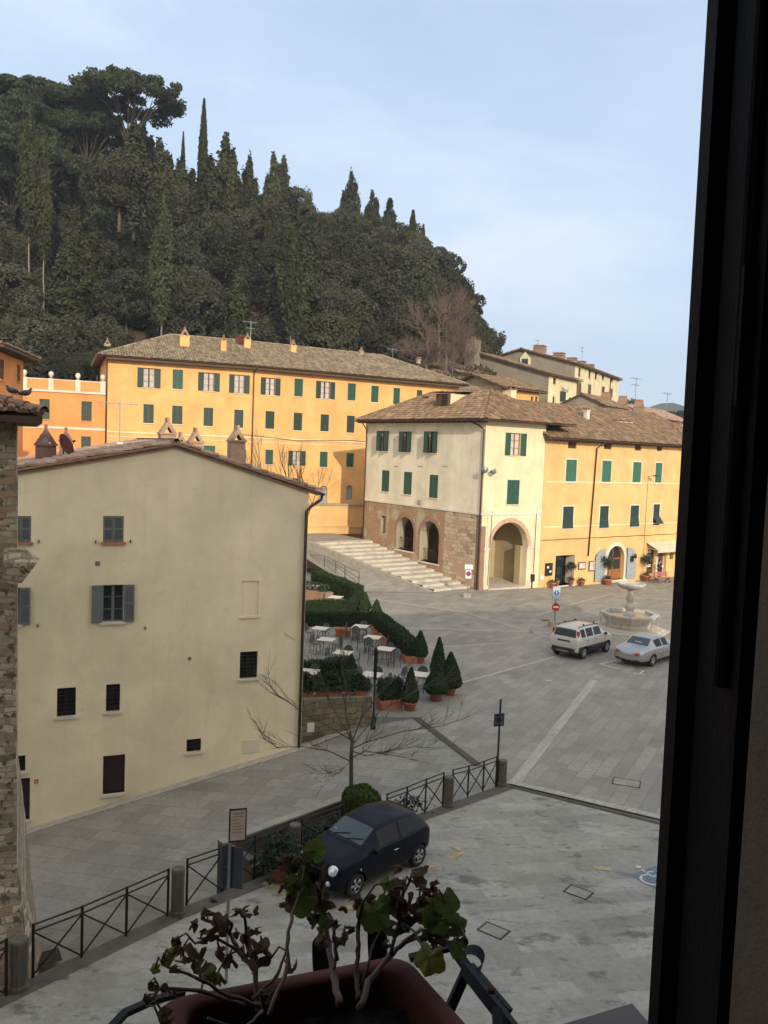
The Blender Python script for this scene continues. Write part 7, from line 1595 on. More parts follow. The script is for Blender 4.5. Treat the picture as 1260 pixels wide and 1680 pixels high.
def build_car(name, label, cat, loc, heading, sc0, S, glass_s, glass_f, clad, wheels, wr, paint, side_names=('side_window','windscreen','cladding')):
    rt = empty(name, loc, heading, label, cat); rt.scale = (sc0,)*3; L = S[-1][0]; cx_ = L/2; prof = []
    for (x, zs, zb, zt, wl, wb, wt) in S:
        h = zt-zb; row = [(0,zs),(wl*.8,zs),(wl,zs+.09),((wl+wb)/2+.012,zs+(zb-zs)*.52),(wb,zb-.03),(wb+(wt-wb)*.13,zb+h*.12),(wb+(wt-wb)*.86,zb+h*.84),(wt*.93,zb+h*.965),(wt*.5,zt-.002),(0,zt)]
        prof.append([(cx_-x, y, z) for y, z in row])
    nr = 10; vs = []; fs = []; ms = []
    for row in prof:
        for p in row: vs.append(p)
        for p in row[1:-1]: vs.append((p[0], -p[1], p[2]))
    K = nr+nr-2
    def ring(i): b = i*K; return [b+k for k in range(nr)]+[b+nr+k for k in range(nr-3,-1,-1)]
    for i in range(len(S)-1):
        a, b_ = ring(i), ring(i+1)
        for k in range(K):
            k2 = (k+1) % K; kk_ = k if k < nr-1 else K-1-k; mi = 0
            if kk_ == 5 and i in glass_s: mi = 1
            if kk_ in (7, 8) and i in glass_f: mi = 2
            if kk_ in (0, 1) or (kk_ == 2 and i in clad): mi = 3
            fs.append((a[k], b_[k], b_[k2], a[k2])); ms.append(mi)
    fs.append(tuple(ring(0))); ms.append(0); fs.append(tuple(reversed(ring(len(S)-1)))); ms.append(0)
    me = bpy.data.meshes.new('body'); me.from_pydata(vs, [], fs); mats = [paint, M['car_glass_dark'], M['car_glass'], M['car_plastic'], M['black']]
    for m_ in mats: me.materials.append(m_)
    me.polygons.foreach_set('material_index', ms); me.polygons.foreach_set('use_smooth', [True]*len(fs)); me.update()
    bm = bmesh.new(); bm.from_mesh(me); bmesh.ops.recalc_face_normals(bm, faces=bm.faces)
    cl = bm.edges.layers.float.get('crease_edge') or bm.edges.layers.float.new('crease_edge')
    for e in bm.edges:
        s_ = set(f.material_index for f in e.link_faces)
        if len(s_) > 1 and (1 in s_ or 2 in s_): e[cl] = .9
    cv = bm.verts.layers.float.get('crease_vert') or bm.verts.layers.float.new('crease_vert')
    for v_ in bm.verts:
        s_ = set(f.material_index for f in v_.link_faces)
        if (1 in s_ or 2 in s_) and len(s_) > 1: v_[cv] = .8
    bm.to_mesh(me); bm.free()
    ob_ = bpy.data.objects.new('tmp_body', me); C.objects.link(ob_); ob_.modifiers.new('s', 'SUBSURF').levels = 3; ob_.modifiers['s'].render_levels = 3
    q = MB()
    for wx in wheels:
        for sy in (-1, 1):
            yw = S[3][5]
            n = 28; ring_ = [(cx_-wx+(wr+.055)*math.cos(2*math.pi*k/n), (wr+.055)*math.sin(2*math.pi*k/n)+wr) for k in range(n)]; y0_, y1_ = sorted((sy*(yw-.24), sy*(yw+.4)))
            v_ = [(x, y0_, z) for x, z in ring_]+[(x, y1_, z) for x, z in ring_]; q.add(v_, [(k, (k+1) % n, n+(k+1) % n, n+k) for k in range(n)]+[tuple(range(n-1,-1,-1)), tuple(range(n, 2*n))], 4)
    cme = q.mesh('cut'); bm = bmesh.new(); bm.from_mesh(cme); bmesh.ops.recalc_face_normals(bm, faces=bm.faces); bm.to_mesh(cme); bm.free()
    for m_ in mats: cme.materials.append(m_)
    cut = bpy.data.objects.new('tmp_cut', cme); C.objects.link(cut); bo = ob_.modifiers.new('b', 'BOOLEAN'); bo.operation = 'DIFFERENCE'; bo.solver = 'EXACT'; bo.object = cut
    dg = bpy.context.evaluated_depsgraph_get(); dg.update(); em = bpy.data.meshes.new_from_object(ob_.evaluated_get(dg))
    bvh = BVHTree.FromPolygons([v_.co.copy() for v_ in em.vertices], [tuple(p.vertices) for p in em.polygons])
    parts = split_mats(em, mats, ['body','side_window','windscreen','sill','wheel_arch'], rt)
    bpy.data.objects.remove(ob_); bpy.data.objects.remove(cut)
    for nm in ('side_window', 'wheel_arch', 'windscreen'):
        if nm in parts: split_loose(parts[nm], nm, rt)
    for wx in wheels:
        for sy in (-1, 1):
            wm = Matrix.Translation((cx_-wx, sy*(S[3][5]-.105), wr)) @ Matrix.Rotation(R(-90*sy), 4, 'X')
            q = wheel_mb(wr); q.M = None; mm = q.mesh('wheel', True); mm.transform(wm); w_ = link('wheel', mm, M['rubber'], rt); q = rim_mb(wr); mm = q.mesh('rim', True); mm.transform(wm); link('rim', mm, M['rim'], w_)
    def side(x, z, sy, off=.004):
        h_ = bvh.ray_cast(V((cx_-x, sy*3, z)), V((0,-sy,0))); return (h_[0]+V((0,sy*off,0)), h_[1]) if h_[0] is not None else (V((cx_-x, sy*S[3][5], z)), V((0,sy,0)))
    def front(y, z, sx=1, off=.004):
        h_ = bvh.ray_cast(V((sx*5, y, z)), V((-sx,0,0))); return (h_[0]+V((sx*off,0,0)), h_[1]) if h_[0] is not None else (V((sx*L/2, y, z)), V((sx,0,0)))
    def seam(pts, sy, mat='black', r_=.005, name='seam', body=parts['body']):
        q = MB(); P = []
        for (x0_, z0_), (x1_, z1_) in zip(pts, pts[1:]):
            for k in range(8): t = k/8; P.append(side(x0_+(x1_-x0_)*t, z0_+(z1_-z0_)*t, sy, .001)[0])
        P.append(side(pts[-1][0], pts[-1][1], sy, .001)[0]); q.tube(P, r_, 5); return q.build(name, M[mat], body)
    def down(x, y, off=.004):
        h_ = bvh.ray_cast(V((cx_-x, y, 5)), V((0,0,-1))); return h_[0]+V((0,0,off)) if h_[0] is not None else V((cx_-x, y, 1))
    return rt, parts, side, front, seam, down, cx_
M['car_glass'] = glass('car_glass', (.045,.062,.062), .08); M['car_glass_dark'] = glass('side_glass', (.006,.007,.009), .06); M['car_glass_dark'].node_tree.nodes['Principled BSDF'].inputs['Specular IOR Level'].default_value = .25; M['car_plastic'] = plain('dark_bumper_plastic', (.03,.03,.032), .6, var=.1)
def paint(name, col, metal=.3, rough=.3): 
    m_, t, b = newmat(name); b.inputs['Base Color'].default_value = col+(1,); b.inputs['Metallic'].default_value = metal; b.inputs['Roughness'].default_value = rough; b.inputs['Coat Weight'].default_value = .3 if sum(col) > .1 else .12; b.inputs['Specular IOR Level'].default_value = .35 if sum(col) > .1 else .12; b.inputs['Coat Roughness'].default_value = .05; return m_
M['lamp_glass'] = plain('clear_lamp', (.75,.78,.80), .1, .3, var=.15, scale=20, coat=1.0); M['tail_red'] = plain('red_lamp', (.45,.02,.02), .2, var=.1, coat=.8)
def lampdisc(P, Nn, r_, name, mat, parent, thick=.03, sc2=(1,1)):
    q = MB(); Z = Nn.normalized(); rot = Z.to_track_quat('Z', 'Y').to_matrix().to_4x4(); q.M = Matrix.Translation(P) @ rot @ Matrix.Diagonal((sc2[0], sc2[1], 1, 1)); q.lathe([(r_,-thick),(r_,.002),(r_*.86,.014),(r_*.5,.022),(0,.026)], 24); return q.build(name, M[mat], parent, True)
def mirrors(rt, cx_, x, z, y, mat, parts):
    for sy in (-1, 1):
        q = MB(); q.M = Matrix.Translation((cx_-x, sy*(y+.09), z)); q.tube([(.05,0,0),(.03,0,0),(-.03,0,0),(-.05,0,0)], [.035,.075,.08,.06], 12); q.bar((0,-sy*.14,-.05),(0,0,-.03),.05,.03); q.build('wing_mirror', mat, rt, True)
# --- small dark hatchback in the car park
fl, rlw = on(581,1470,.05), on(678,1422.5,.05); hd = (fl-rlw); wb_m = hd.length; hd.normalize(); ln = V((-hd.y, hd.x, 0)); scf = wb_m/2.30*1.07
mid = (fl+rlw)/2-ln*.71*scf 
SF = [(0,.30,.50,.62,.40,.48,.34),(.03,.22,.60,.80,.62,.66,.46),(.18,.19,.76,.93,.76,.765,.56),(.50,.19,.86,1.02,.80,.80,.60),(.86,.19,.92,1.07,.80,.81,.63),(1.0,.19,.93,1.12,.80,.81,.63),(1.50,.19,.93,1.395,.80,.815,.56),(1.64,.19,.935,1.435,.80,.815,.56),(2.18,.19,.95,1.478,.80,.82,.57),(2.27,.19,.955,1.478,.80,.82,.57),(2.80,.20,.97,1.43,.80,.815,.56),(3.05,.22,.98,1.37,.79,.80,.54),(3.36,.26,.96,1.10,.74,.76,.55),(3.50,.28,.86,.93,.68,.70,.52),(3.55,.34,.62,.70,.52,.56,.44)]
navy = paint('dark_blue_car_paint', (.004,.005,.013), 0, .38)
rt, pt, side, front, seam, down, cx_ = build_car('parked_car', 'small dark blue rounded hatchback parked by the planting bed', 'car', (mid.x, mid.y, .05), math.atan2(hd.y, hd.x), scf, SF, (6,7,9,10), (5,11), (), (.68,2.98), .292, navy)
for sy in (-1, 1):
    P, n_ = front(sy*.57, .775); nn = (n_+V((.3,sy*.25,.25))).normalized(); lampdisc(P, nn, .115, 'headlight', 'lamp_glass', rt); lampdisc(P-nn*.012, nn, .13, 'headlight_ring', 'chrome', rt, .02)
    P, n_ = front(sy*.50, .46); lampdisc(P, (n_+V((.2,sy*.3,.1))).normalized(), .065, 'side_lamp', 'lamp_glass', rt)
    P, n_ = front(sy*.60, .82, -1); lampdisc(P, n_, .07, 'tail_light', 'tail_red', rt, sc2=(.8,1.8))
    seam([(1.08,.30),(1.02,.62),(1.10,.93)], sy); seam([(2.24,.93),(2.36,.60),(2.28,.32),(2.1,.26),(1.2,.26),(1.08,.30)], sy); seam([(.9,.95),(1.05,.97),(1.9,.975),(3.0,1.0)], sy, 'car_plastic', .010)
    P, _ = side(2.02, .80, sy); q = MB(); q.tube([P+V((.08,-sy*.005,0)),P+V((.06,sy*.03,0)),P+V((-.06,sy*.03,0)),P+V((-.08,-sy*.005,0))], .012, 8); q.build('door_handle', M['chrome'], rt, True)
    P, n_ = side(.80, .66, sy); lampdisc(P, n_, .022, 'indicator', 'lamp_glass', rt)
mirrors(rt, cx_, 1.22, 1.0, .80, navy, pt)
q = MB()   # front moustache bar, badge, lower grille
for sy in (-1, 1): P = [front(sy*y, .605+.004*y, 1, .008)[0] for y in (.06,.14,.22,.30)]; q.tube(P, .011, 6)
q.build('chrome_bar', M['chrome'], rt, True); P, n_ = front(0, .61); lampdisc(P, n_, .045, 'round_badge', 'tail_red', rt, .01)
q = MB(); P = [front(y, .36, 1, .006)[0] for y in (-.34,-.2,0,.2,.34)]; q.tube(P, .035, 6); q.build('lower_grille', M['car_plastic'], rt)
q = MB()
for a, b_ in (((1.0,.10),(1.16,.52)), ((1.0,-.36),(1.15,.06))): p0, p1 = down(a[0],a[1],.015), down(b_[0],b_[1],.02); q.tube([p0, p1], .010, 5)
P = [down(.93, y, .006) for y in (-.55,-.3,0,.3,.55)]; q.tube(P, .02, 5); q.build('wiper', M['car_plastic'], rt)
q = MB(); p0 = down(1.62, 0, 0); q.tube([p0, p0+V((-.10,0,.22))], .004, 4); q.build('aerial', M['car_plastic'], rt)
q = MB(); q.box(-cx_-.0,-cx_+.02,-.26,.26,.62,.73); q.build('number_plate', M['plate'], rt)
P = [down(1.28, .42, .004), down(1.2,.42,.004)]; q = MB(); q.lathe([(.03,0),(.03,.004)], 12, down(1.12,-.44,.003)); q.build('windscreen_sticker', M['plate'], rt)
q = MB(); P = down(1.5, 0, .0); q.box(P.x-.06,P.x-.02,-.05,.05,P.z-.10,P.z-.05); q.build('rear_view_mirror', M['car_plastic'], rt)
# roof spoiler
q = MB(); P = [down(3.10, y, .012) for y in (-.46,-.25,0,.25,.46)]; q.tube(P, .022, 6); q.build('spoiler', navy, rt, True)
# --- pale boxy hatchback with roof bars by the fountain
rr_, fr_ = on_g(956,1081), on_g(994,1069.5); hd = (fr_-rr_); hd.z = 0; wbm = hd.length; hd.normalize(); rn = V((hd.y, -hd.x, 0)); scp = 1.02; mid = (rr_+fr_)/2-rn*.72*scp
SP = [(0,.30,.55,.66,.50,.56,.42),(.05,.24,.66,.80,.70,.72,.54),(.25,.22,.82,.94,.79,.79,.62),(.55,.22,.92,1.04,.82,.82,.66),(.82,.22,.97,1.09,.82,.825,.67),(.92,.22,.98,1.13,.82,.825,.67),(1.42,.22,1.0,1.48,.82,.83,.62),(1.56,.22,1.0,1.53,.82,.83,.62),(2.12,.22,1.0,1.56,.82,.83,.63),(2.20,.22,1.0,1.56,.82,.83,.63),(2.86,.22,1.01,1.56,.82,.83,.63),(2.94,.22,1.01,1.56,.82,.83,.63),(3.34,.24,1.02,1.53,.82,.825,.62),(3.46,.24,1.02,1.46,.81,.815,.61),(3.60,.26,.98,1.08,.79,.80,.66),(3.66,.28,.85,.92,.76,.77,.62),(3.69,.36,.60,.68,.66,.70,.58)]
whitep = paint('off_white_car_paint', (.55,.53,.48), .1, .35)
rt, pt, side, front, seam, down, cx_ = build_car('parked_car', 'off-white boxy small car with black roof bars beside the fountain', 'car', (mid.x, mid.y, mid.z), math.atan2(hd.y, hd.x), scp, SP, (6,7,9,11), (5,13), tuple(range(3,14)), (.74,3.04), .30, whitep)
for sy in (-1, 1):
    P, n_ = front(sy*.70, 1.18, -1); q = MB(); q.box(P.x-.02,P.x+.07,min(P.y-.07*sy,P.y+.03*sy),max(P.y-.07*sy,P.y+.03*sy),1.02,1.40); q.build('tail_light', M['tail_red'], rt)
    q = MB(); p0, p1 = down(1.5, sy*.55, .06), down(3.2, sy*.55, .06); q.tube([down(1.45,sy*.55,0), p0, p0.lerp(p1,.5)+V((0,0,.02)), p1, down(3.28,sy*.55,0)], .018, 6); q.build('roof_rail', M['car_plastic'], rt)
    seam([(1.05,.30),(1.05,.97)], sy); seam([(2.16,.30),(2.16,.98)], sy); seam([(2.95,.97),(2.80,.62),(2.66,.40)], sy); q = MB(); P = [side(x, .56, sy, .012)[0] for x in (1.05,1.5,2.0,2.6)]; q.tube(P, .038, 6); q.build('door_strip', M['car_plastic'], rt)
    for xx in (1.95, 2.75): P, _ = side(xx, .90, sy); q = MB(); q.tube([P+V((.08,0,0)),P+V((0,sy*.03,0)),P+V((-.08,0,0))], .012, 6); q.build('door_handle', M['car_plastic'], rt)
    P, n_ = front(sy*.62, .82); lampdisc(P, (n_+V((.2,sy*.3,.3))).normalized(), .11, 'headlight', 'lamp_glass', rt, sc2=(1.2,.9))
for xx in (1.75, 2.75): q = MB(); q.tube([down(xx,-.56,.10), down(xx,0,.10)*1.0, down(xx,.56,.10)], .014, 5) if False else q.bar(down(xx,-.56,.07), down(xx,-.48,.10), .05); q.bar(down(xx,.56,.07), down(xx,.48,.10), .05); q.build('rail_foot', M['car_plastic'], rt)
mirrors(rt, cx_, 1.15, 1.06, .82, M['car_plastic'], pt)
q = MB(); q.box(-cx_-.035,-cx_+.10,-.62,.62,.34,.56); q.build('rear_bumper', M['car_plastic'], rt); q = MB(); q.box(-cx_-.05,-cx_-.03,-.34,.34,.36,.42); q.build('skid_plate', M['metal_grey'], rt)
q = MB(); P,_ = front(0,.80,-1,.0); q.box(P.x-.02,P.x+.05,-.34,.34,.86,.92); q.build('tailgate_trim', M['car_plastic'], rt); q = MB(); q.box(P.x-.02,P.x+.0,-.26,.26,.72,.83); q.build('number_plate', M['plate'], rt)
q = MB(); p0 = front(.05,1.14,-1,.02)[0]; p1 = front(.40,1.22,-1,.02)[0]; q.tube([p0,p1], .009, 5); q.build('rear_wiper', M['car_plastic'], rt)
# --- silver saloon cut by the window shutter
rw_ = on_g(1065,1094); hd = V((.71,.70,0)).normalized(); rn = V((hd.y,-hd.x,0)); sm_ = .95; mid = rw_+hd*(1.42)*sm_-rn*.76*sm_
SM = [(0,.34,.55,.64,.60,.66,.50),(.06,.24,.64,.74,.78,.80,.60),(.45,.20,.76,.86,.86,.86,.68),(1.1,.20,.84,.95,.88,.885,.70),(1.40,.20,.88,.98,.88,.885,.71),(1.50,.20,.885,1.03,.88,.885,.70),(2.05,.20,.89,1.36,.88,.89,.58),(2.2,.20,.89,1.40,.88,.89,.58),(2.62,.20,.90,1.425,.88,.89,.59),(2.70,.20,.90,1.425,.88,.89,.59),(3.20,.20,.91,1.38,.88,.885,.57),(3.32,.20,.915,1.34,.88,.885,.57),(3.80,.21,.92,1.02,.87,.875,.66),(3.92,.21,.92,.985,.86,.87,.68),(4.50,.24,.86,.95,.82,.83,.66),(4.66,.26,.80,.88,.78,.79,.62),(4.74,.34,.60,.68,.66,.72,.55)]
silver = paint('silver_car_paint', (.42,.42,.41), .7, .3)
rt, pt, side, front, seam, down, cx_ = build_car('parked_car', 'silver saloon car partly hidden by the window shutter', 'car', (mid.x, mid.y, mid.z), math.atan2(hd.y, hd.x), sm_, SM, (6,7,9,10), (5,11), (), (.86,3.62), .31, silver)
for sy in (-1, 1):
    P, n_ = front(sy*.60, .74, -1); lampdisc(P, (n_+V((0,sy*.35,0))).normalized(), .10, 'tail_light', 'tail_red', rt, sc2=(1.9,.8)); P, n_ = front(sy*.6, .66); lampdisc(P, n_, .12, 'headlight', 'lamp_glass', rt)
    seam([(1.55,.30),(1.55,.88)], sy); seam([(2.66,.30),(2.66,.88)], sy); seam([(3.62,.9),(3.45,.70),(3.3,.50)], sy); seam([(.3,.58),(2,.6),(4.4,.6)], sy, 'car_plastic', .012)
    for xx in (2.45, 3.3): P, _ = side(xx, .80, sy); q = MB(); q.tube([P+V((.08,0,0)),P+V((0,sy*.03,0)),P+V((-.08,0,0))], .012, 6); q.build('door_handle', silver, rt)
mirrors(rt, cx_, 1.75, .96, .88, silver, pt)
q = MB(); P,_ = front(0,.70,-1,.0); q.box(P.x-.015,P.x+.02,-.28,.28,.66,.77); q.build('number_plate', M['plate'], rt); q = MB(); P = [front(y,.50,-1,.01)[0] for y in (-.7,-.4,0,.4,.7)]; q.tube(P, .02, 6); q.build('bumper_strip', silver, rt, True)
q = MB(); p0 = down(3.62, 0, .0); q.box(p0.x-.05,p0.x+.05,-.2,.2,p0.z-.02,p0.z+.01); q.build('shelf_paper', M['plate'], rt)

# ---------------- window flower boxes, iron bracket, withered geranium ----------------
RZ = 9.2
c1 = on(660,1572,RZ); c0 = on(262,1648,RZ); c2 = on(765,1690,RZ); e1 = (c0-c1); L1_ = e1.length; e1n = e1.normalized(); e2n = (c2-c1).normalized()
fb = empty('flower_box', (c1.x, c1.y, RZ-.2), math.atan2(-e1n.y, -e1n.x), 'red-brown plastic window box with dark soil below the window', 'planter'); W2 = .34
fm = Matrix.Translation((-c1.x, -c1.y, -(RZ-.2)))
def fbp(u, v_, z): p = c1+e1n*u+e2n*v_; return V((p.x, p.y, z))
iv = fb.matrix_basis.copy(); iv = (Matrix.Translation((c1.x, c1.y, RZ-.2)) @ rotz(math.atan2(-e1n.y, -e1n.x))).inverted()
q = MB(); q.M = iv; t = .024
def ringpts(u0, u1, v0, v1, r_=.035, n=5):
    o = []
    for (cu, cv, a0) in ((u0+r_, v0+r_, 180), (u1-r_, v0+r_, 270), (u1-r_, v1-r_, 0), (u0+r_, v1-r_, 90)):
        for k in range(n): a = R(a0+90*k/(n-1)); o.append((cu+r_*math.cos(a), cv+r_*math.sin(a)))
    return o
rings = [(.02,L1_-.02,.02,W2-.02,-.20),(0,L1_,0,W2,-.03),(-.006,L1_+.006,-.006,W2+.006,-.028),(-.006,L1_+.006,-.006,W2+.006,.0),(0,L1_,0,W2,.006),(t-.004,L1_-t+.004,t-.004,W2-t+.004,.006),(t,L1_-t,t,W2-t,.0),(t,L1_-t,t,W2-t,-.06)]
vs = []; nR = 20
for (a, b_, c, d, z) in rings: vs += [fbp(u, v_, RZ+z) for u, v_ in ringpts(a, b_, c, d)]
q.add(vs, [(i*nR+k, i*nR+(k+1) % nR, (i+1)*nR+(k+1) % nR, (i+1)*nR+k) for i in range(len(rings)-1) for k in range(nR)]+[tuple(range(nR-1,-1,-1))]); q.build('box', M['terracotta_dark'], fb, True)
q = MB(); q.M = iv; rs = random.Random(6); n = 26; g_ = [[fbp(t+(L1_-2*t)*i/n, t+(W2-2*t)*j/n, RZ-.05+rs.uniform(-.006,.008)) for i in range(n+1)] for j in range(n+1)]
q.add([p for r_ in g_ for p in r_], [(j*(n+1)+i, j*(n+1)+i+1, (j+1)*(n+1)+i+1, (j+1)*(n+1)+i) for j in range(n) for i in range(n)]); q.build('soil', M['soil'], fb, True)
# second box corner at the bottom right
d0, d1, d2 = on(890,1690,9.18), on(1037,1646,9.18), on(1075,1690,9.18)
b2_ = empty('flower_box', (d1.x, d1.y, 9.0), 0, 'greyish brown window box corner at the bottom edge beside the shutter', 'planter'); q = MB(); q.M = Matrix.Translation((-d1.x, -d1.y, -9.0)); ua = (d0-d1).normalized(); ub_ = (d2-d1).normalized()
def bp2(u, v_, z): p = d1+ua*u+ub_*v_; return (p.x, p.y, z)
q.add([bp2(0,0,9.18),bp2(.3,0,9.18),bp2(.3,.2,9.18),bp2(0,.2,9.18),bp2(.01,.01,9.0),bp2(.3,.01,9.0),bp2(.3,.2,9.0),bp2(.01,.2,9.0)], [(0,3,2,1),(0,1,5,4),(3,0,4,7),(1,2,6,5),(2,3,7,6)]); q.build('box', plain('brown_plastic', (.12,.085,.07), .55), b2_)
# wrought iron bracket
ib = empty('iron_bracket', (c1.x, c1.y, 9.2), 0, 'black wrought iron box holder with a scroll at the right of the flower box', 'bracket'); o_ = V((c1.x, c1.y, 9.2))
def dp(px, py, D): return dep(px, py, D)-o_
q = MB()
def flat(pts, w_, th): 
    for a, b_ in zip(pts, pts[1:]): q.bar(a, b_, w_, th, up=(0,1,0))
flat([dp(762,1588,1.36), dp(842,1690,1.24)], .020, .012); flat([dp(772,1584,1.40), dp(836,1660,1.32)], .010, .012); flat([dp(766,1592,1.37), dp(722,1690,1.30)], .016, .010); flat([dp(815,1655,1.24), dp(818,1700,1.2)], .014, .010); q.build('leg', M['iron_black'], ib)
q = MB(); q.bar(dp(672,1572,1.40), dp(742,1553,1.42), .014, .008); q.bar(dp(742,1553,1.42), dp(768,1590,1.38), .016, .01); q.build('cross_bar', M['iron_black'], ib)
q = MB(); cc = (773, 1577); P = [dp(745,1565,1.38)]+[dp(cc[0]+20*math.cos(a), cc[1]-22*math.sin(a)*.9, 1.385-.02*k/10) for k, a in enumerate([R(150-24*j) for j in range(12)])]
for a, b_ in zip(P, P[1:]): AX = V((.35,.9,.25)).normalized()*.011; q.add([a-AX, b_-AX, b_+AX, a+AX], [(0,1,2,3)])
q.build('scroll', M['iron_black'], ib); q = MB(); q.lathe([(.006,0),(.006,.006),(0,.009)], 8, dp(806,1628,1.28)); q.build('rivet', M['terracotta_dark'], ib)
for (px, pt_, pb_, lb_) in ((527,1535,1590,'left'),(618,1512,1570,'right')):
    q = MB(); D = 1.40; P = [dp(px-15, pb_-20, D)]+[dp(px+15*math.cos(a), pt_+15-15*math.sin(a), D) for a in [R(180-20*k) for k in range(10)]]+[dp(px+17, pb_+12, D), dp(px-13, pb_+12, D)]
    n = len(P); bk = [p+V((.002,.006,0)) for p in P]; q.add(P+bk, [tuple(range(n)), tuple(range(2*n-1,n-1,-1))]+[(i, (i+1) % n, n+(i+1) % n, n+i) for i in range(n)])
    q.build('hook', M['iron_black'], ib)
q = MB(); P = [dp(170,1700,1.15), dp(205,1662,1.2), dp(250,1642,1.25), dp(300,1628,1.3)]
for a, b_ in zip(P, P[1:]): q.bar(a, b_, .012, .008)
q.build('front_rail', M['iron_black'], ib)
# geraniums
M['stem'] = plain('woody_stem', (.17,.11,.08), .8, var=.35, scale=60, bmp=.3); M['stem_green'] = plain('green_brown_stem', (.11,.10,.05), .7, var=.3, scale=60)
def leafmat(name, col, col2, rough):
    m_, t, b = newmat(name); v_ = coords(t); c = ramp(t, noise(t, v_, 38, 6, .65), [(.3, mul(col,.7)), (.55, col), (.72, col2)]); t.links.new(c, b.inputs['Base Color']); b.inputs['Roughness'].default_value = rough; b.inputs['Specular IOR Level'].default_value = .2
    tr = t.nodes.new('ShaderNodeBsdfTranslucent'); ms = t.nodes.new('ShaderNodeMixShader'); ms.inputs[0].default_value = .45; t.links.new(c, tr.inputs[0]); t.links.new(b.outputs[0], ms.inputs[1]); t.links.new(tr.outputs[0], ms.inputs[2]); t.links.new(ms.outputs[0], t.nodes['Material Output'].inputs[0])
    bump(t, b, noise(t, v_, 90, 5, .7), .6, .002); return m_
M['gleaf'] = leafmat('green_geranium_leaf', (.12,.17,.04), (.22,.20,.06), .6); M['dleaf'] = leafmat('withered_leaf', (.15,.095,.06), (.24,.17,.11), .85); M['yleaf'] = leafmat('yellowing_leaf', (.24,.24,.05), (.34,.26,.09), .6)
def palm_leaf(q, P, size, rs, crumple=.0, nrm=None, droop=.2):
    n = 30; Z = (nrm or V((rs.uniform(-.5,.5), -.6, rs.uniform(.2,1)))).normalized(); X = Z.orthogonal().normalized(); X.rotate(Matrix.Rotation(rs.uniform(0,6.28), 3, Z)); Y = Z.cross(X); vs = []; fs = []
    ph = rs.uniform(0,6)
    for ring_ in range(5):
        f = ring_/4
        for k in range(n):
            a = 2*math.pi*k/n; lob = 1+.085*math.cos(5*a)+.045*math.cos(15*a+ph)+.03*math.cos(23*a); gap = 1-.6*math.exp(-((a-math.pi)/.2)**2)
            r_ = size*.5*f*(1+(lob*gap-1)*f); x, y = r_*math.cos(a), r_*math.sin(a); z = -droop*size*f*f*.5+size*.035*math.cos(5*a)*f+size*.02*math.sin(11*a+ph)*f
            if crumple: fx = 1-.45*crumple*f; x *= fx; y *= 1-.5*crumple*f*(.5+.5*math.sin(3*a+ph)); z += crumple*size*(.22*math.sin(3*a+ph)+.13*math.sin(7*a+ph*2)+.1*rs.uniform(-1,1))*f-crumple*size*.3*f
            vs.append(P+X*x+Y*y+Z*z)
    for i in range(4):
        for k in range(n): k2 = (k+1) % n; fs.append((i*n+k, i*n+k2, (i+1)*n+k2, (i+1)*n+k))
    q.add(vs, fs)
def geranium(label, stems, green, dry, yellow, seed, lens):
    """stems: list of px polylines with depth; leaves: (px,py,D,size)"""
    b0_ = dep(*stems[0][0][0]); rt = empty('geranium', b0_, 0, label, 'plant'); rs = random.Random(seed); loc = lambda px, py, D: dep(px, py, D)-b0_
    q = MB()
    for pts, r0, r1 in stems:
        P = [loc(*p) for p in pts]; n = len(P); fine = []
        for i in range(n-1):
            for k in range(4): t_ = k/4; fine.append(P[i].lerp(P[i+1], t_)+V((rs.uniform(-1,1), rs.uniform(-1,1), rs.uniform(-1,1)))*.0014)
        fine.append(P[-1]); m_ = len(fine); r0 *= .8; q.tube(fine, [(r0+(r1-r0)*i/(m_-1))*(1.22 if i % 4 == 0 else 1) for i in range(m_)], 7)
    q.build('stem', M['stem'], rt, True)
    q = MB()
    for lst, crm, nm, mt in ((green, 0, 'green_leaf', 'gleaf'), (yellow, .25, 'yellow_leaf', 'yleaf'), (dry, 1, 'withered_leaf', 'dleaf')):
        for (px, py, D, s_) in lst:
            l_ = MB(); P = loc(px, py, D); palm_leaf(l_, P, s_*.86, rs, crm*rs.uniform(.8,1.2), V((rs.uniform(-.4,.4), -.75, rs.uniform(.1,.9))) if crm < 1 else V((rs.uniform(-1,1), rs.uniform(-1,.2), rs.uniform(-.3,1))), .3)
            l_.build(nm, M[mt], rt, True)
            if rs.random() < .8:
                near = min((loc(*p) for pts, _, _ in stems for p in pts), key=lambda v_: (v_-P).length)
                if (near-P).length < .16: q.tube([near, near.lerp(P,.5)+V((0,0,.012)), P], .0016, 5)
    q.build('leaf_stalk', M['stem_green'], rt)
    tips = [loc(*p) for pts, _, _ in stems for p in pts[max(1, len(pts)//2):]]
    for k in range(16):
        l_ = MB(); P = rs.choice(tips)+V((rs.uniform(-1,1), rs.uniform(-1,1), rs.uniform(-1,1)))*.022; palm_leaf(l_, P, rs.uniform(.012,.026), rs, 1.15, V((rs.uniform(-1,1), rs.uniform(-1,.2), rs.uniform(-.3,1)))); l_.build('withered_leaf', M['dleaf'], rt, True)
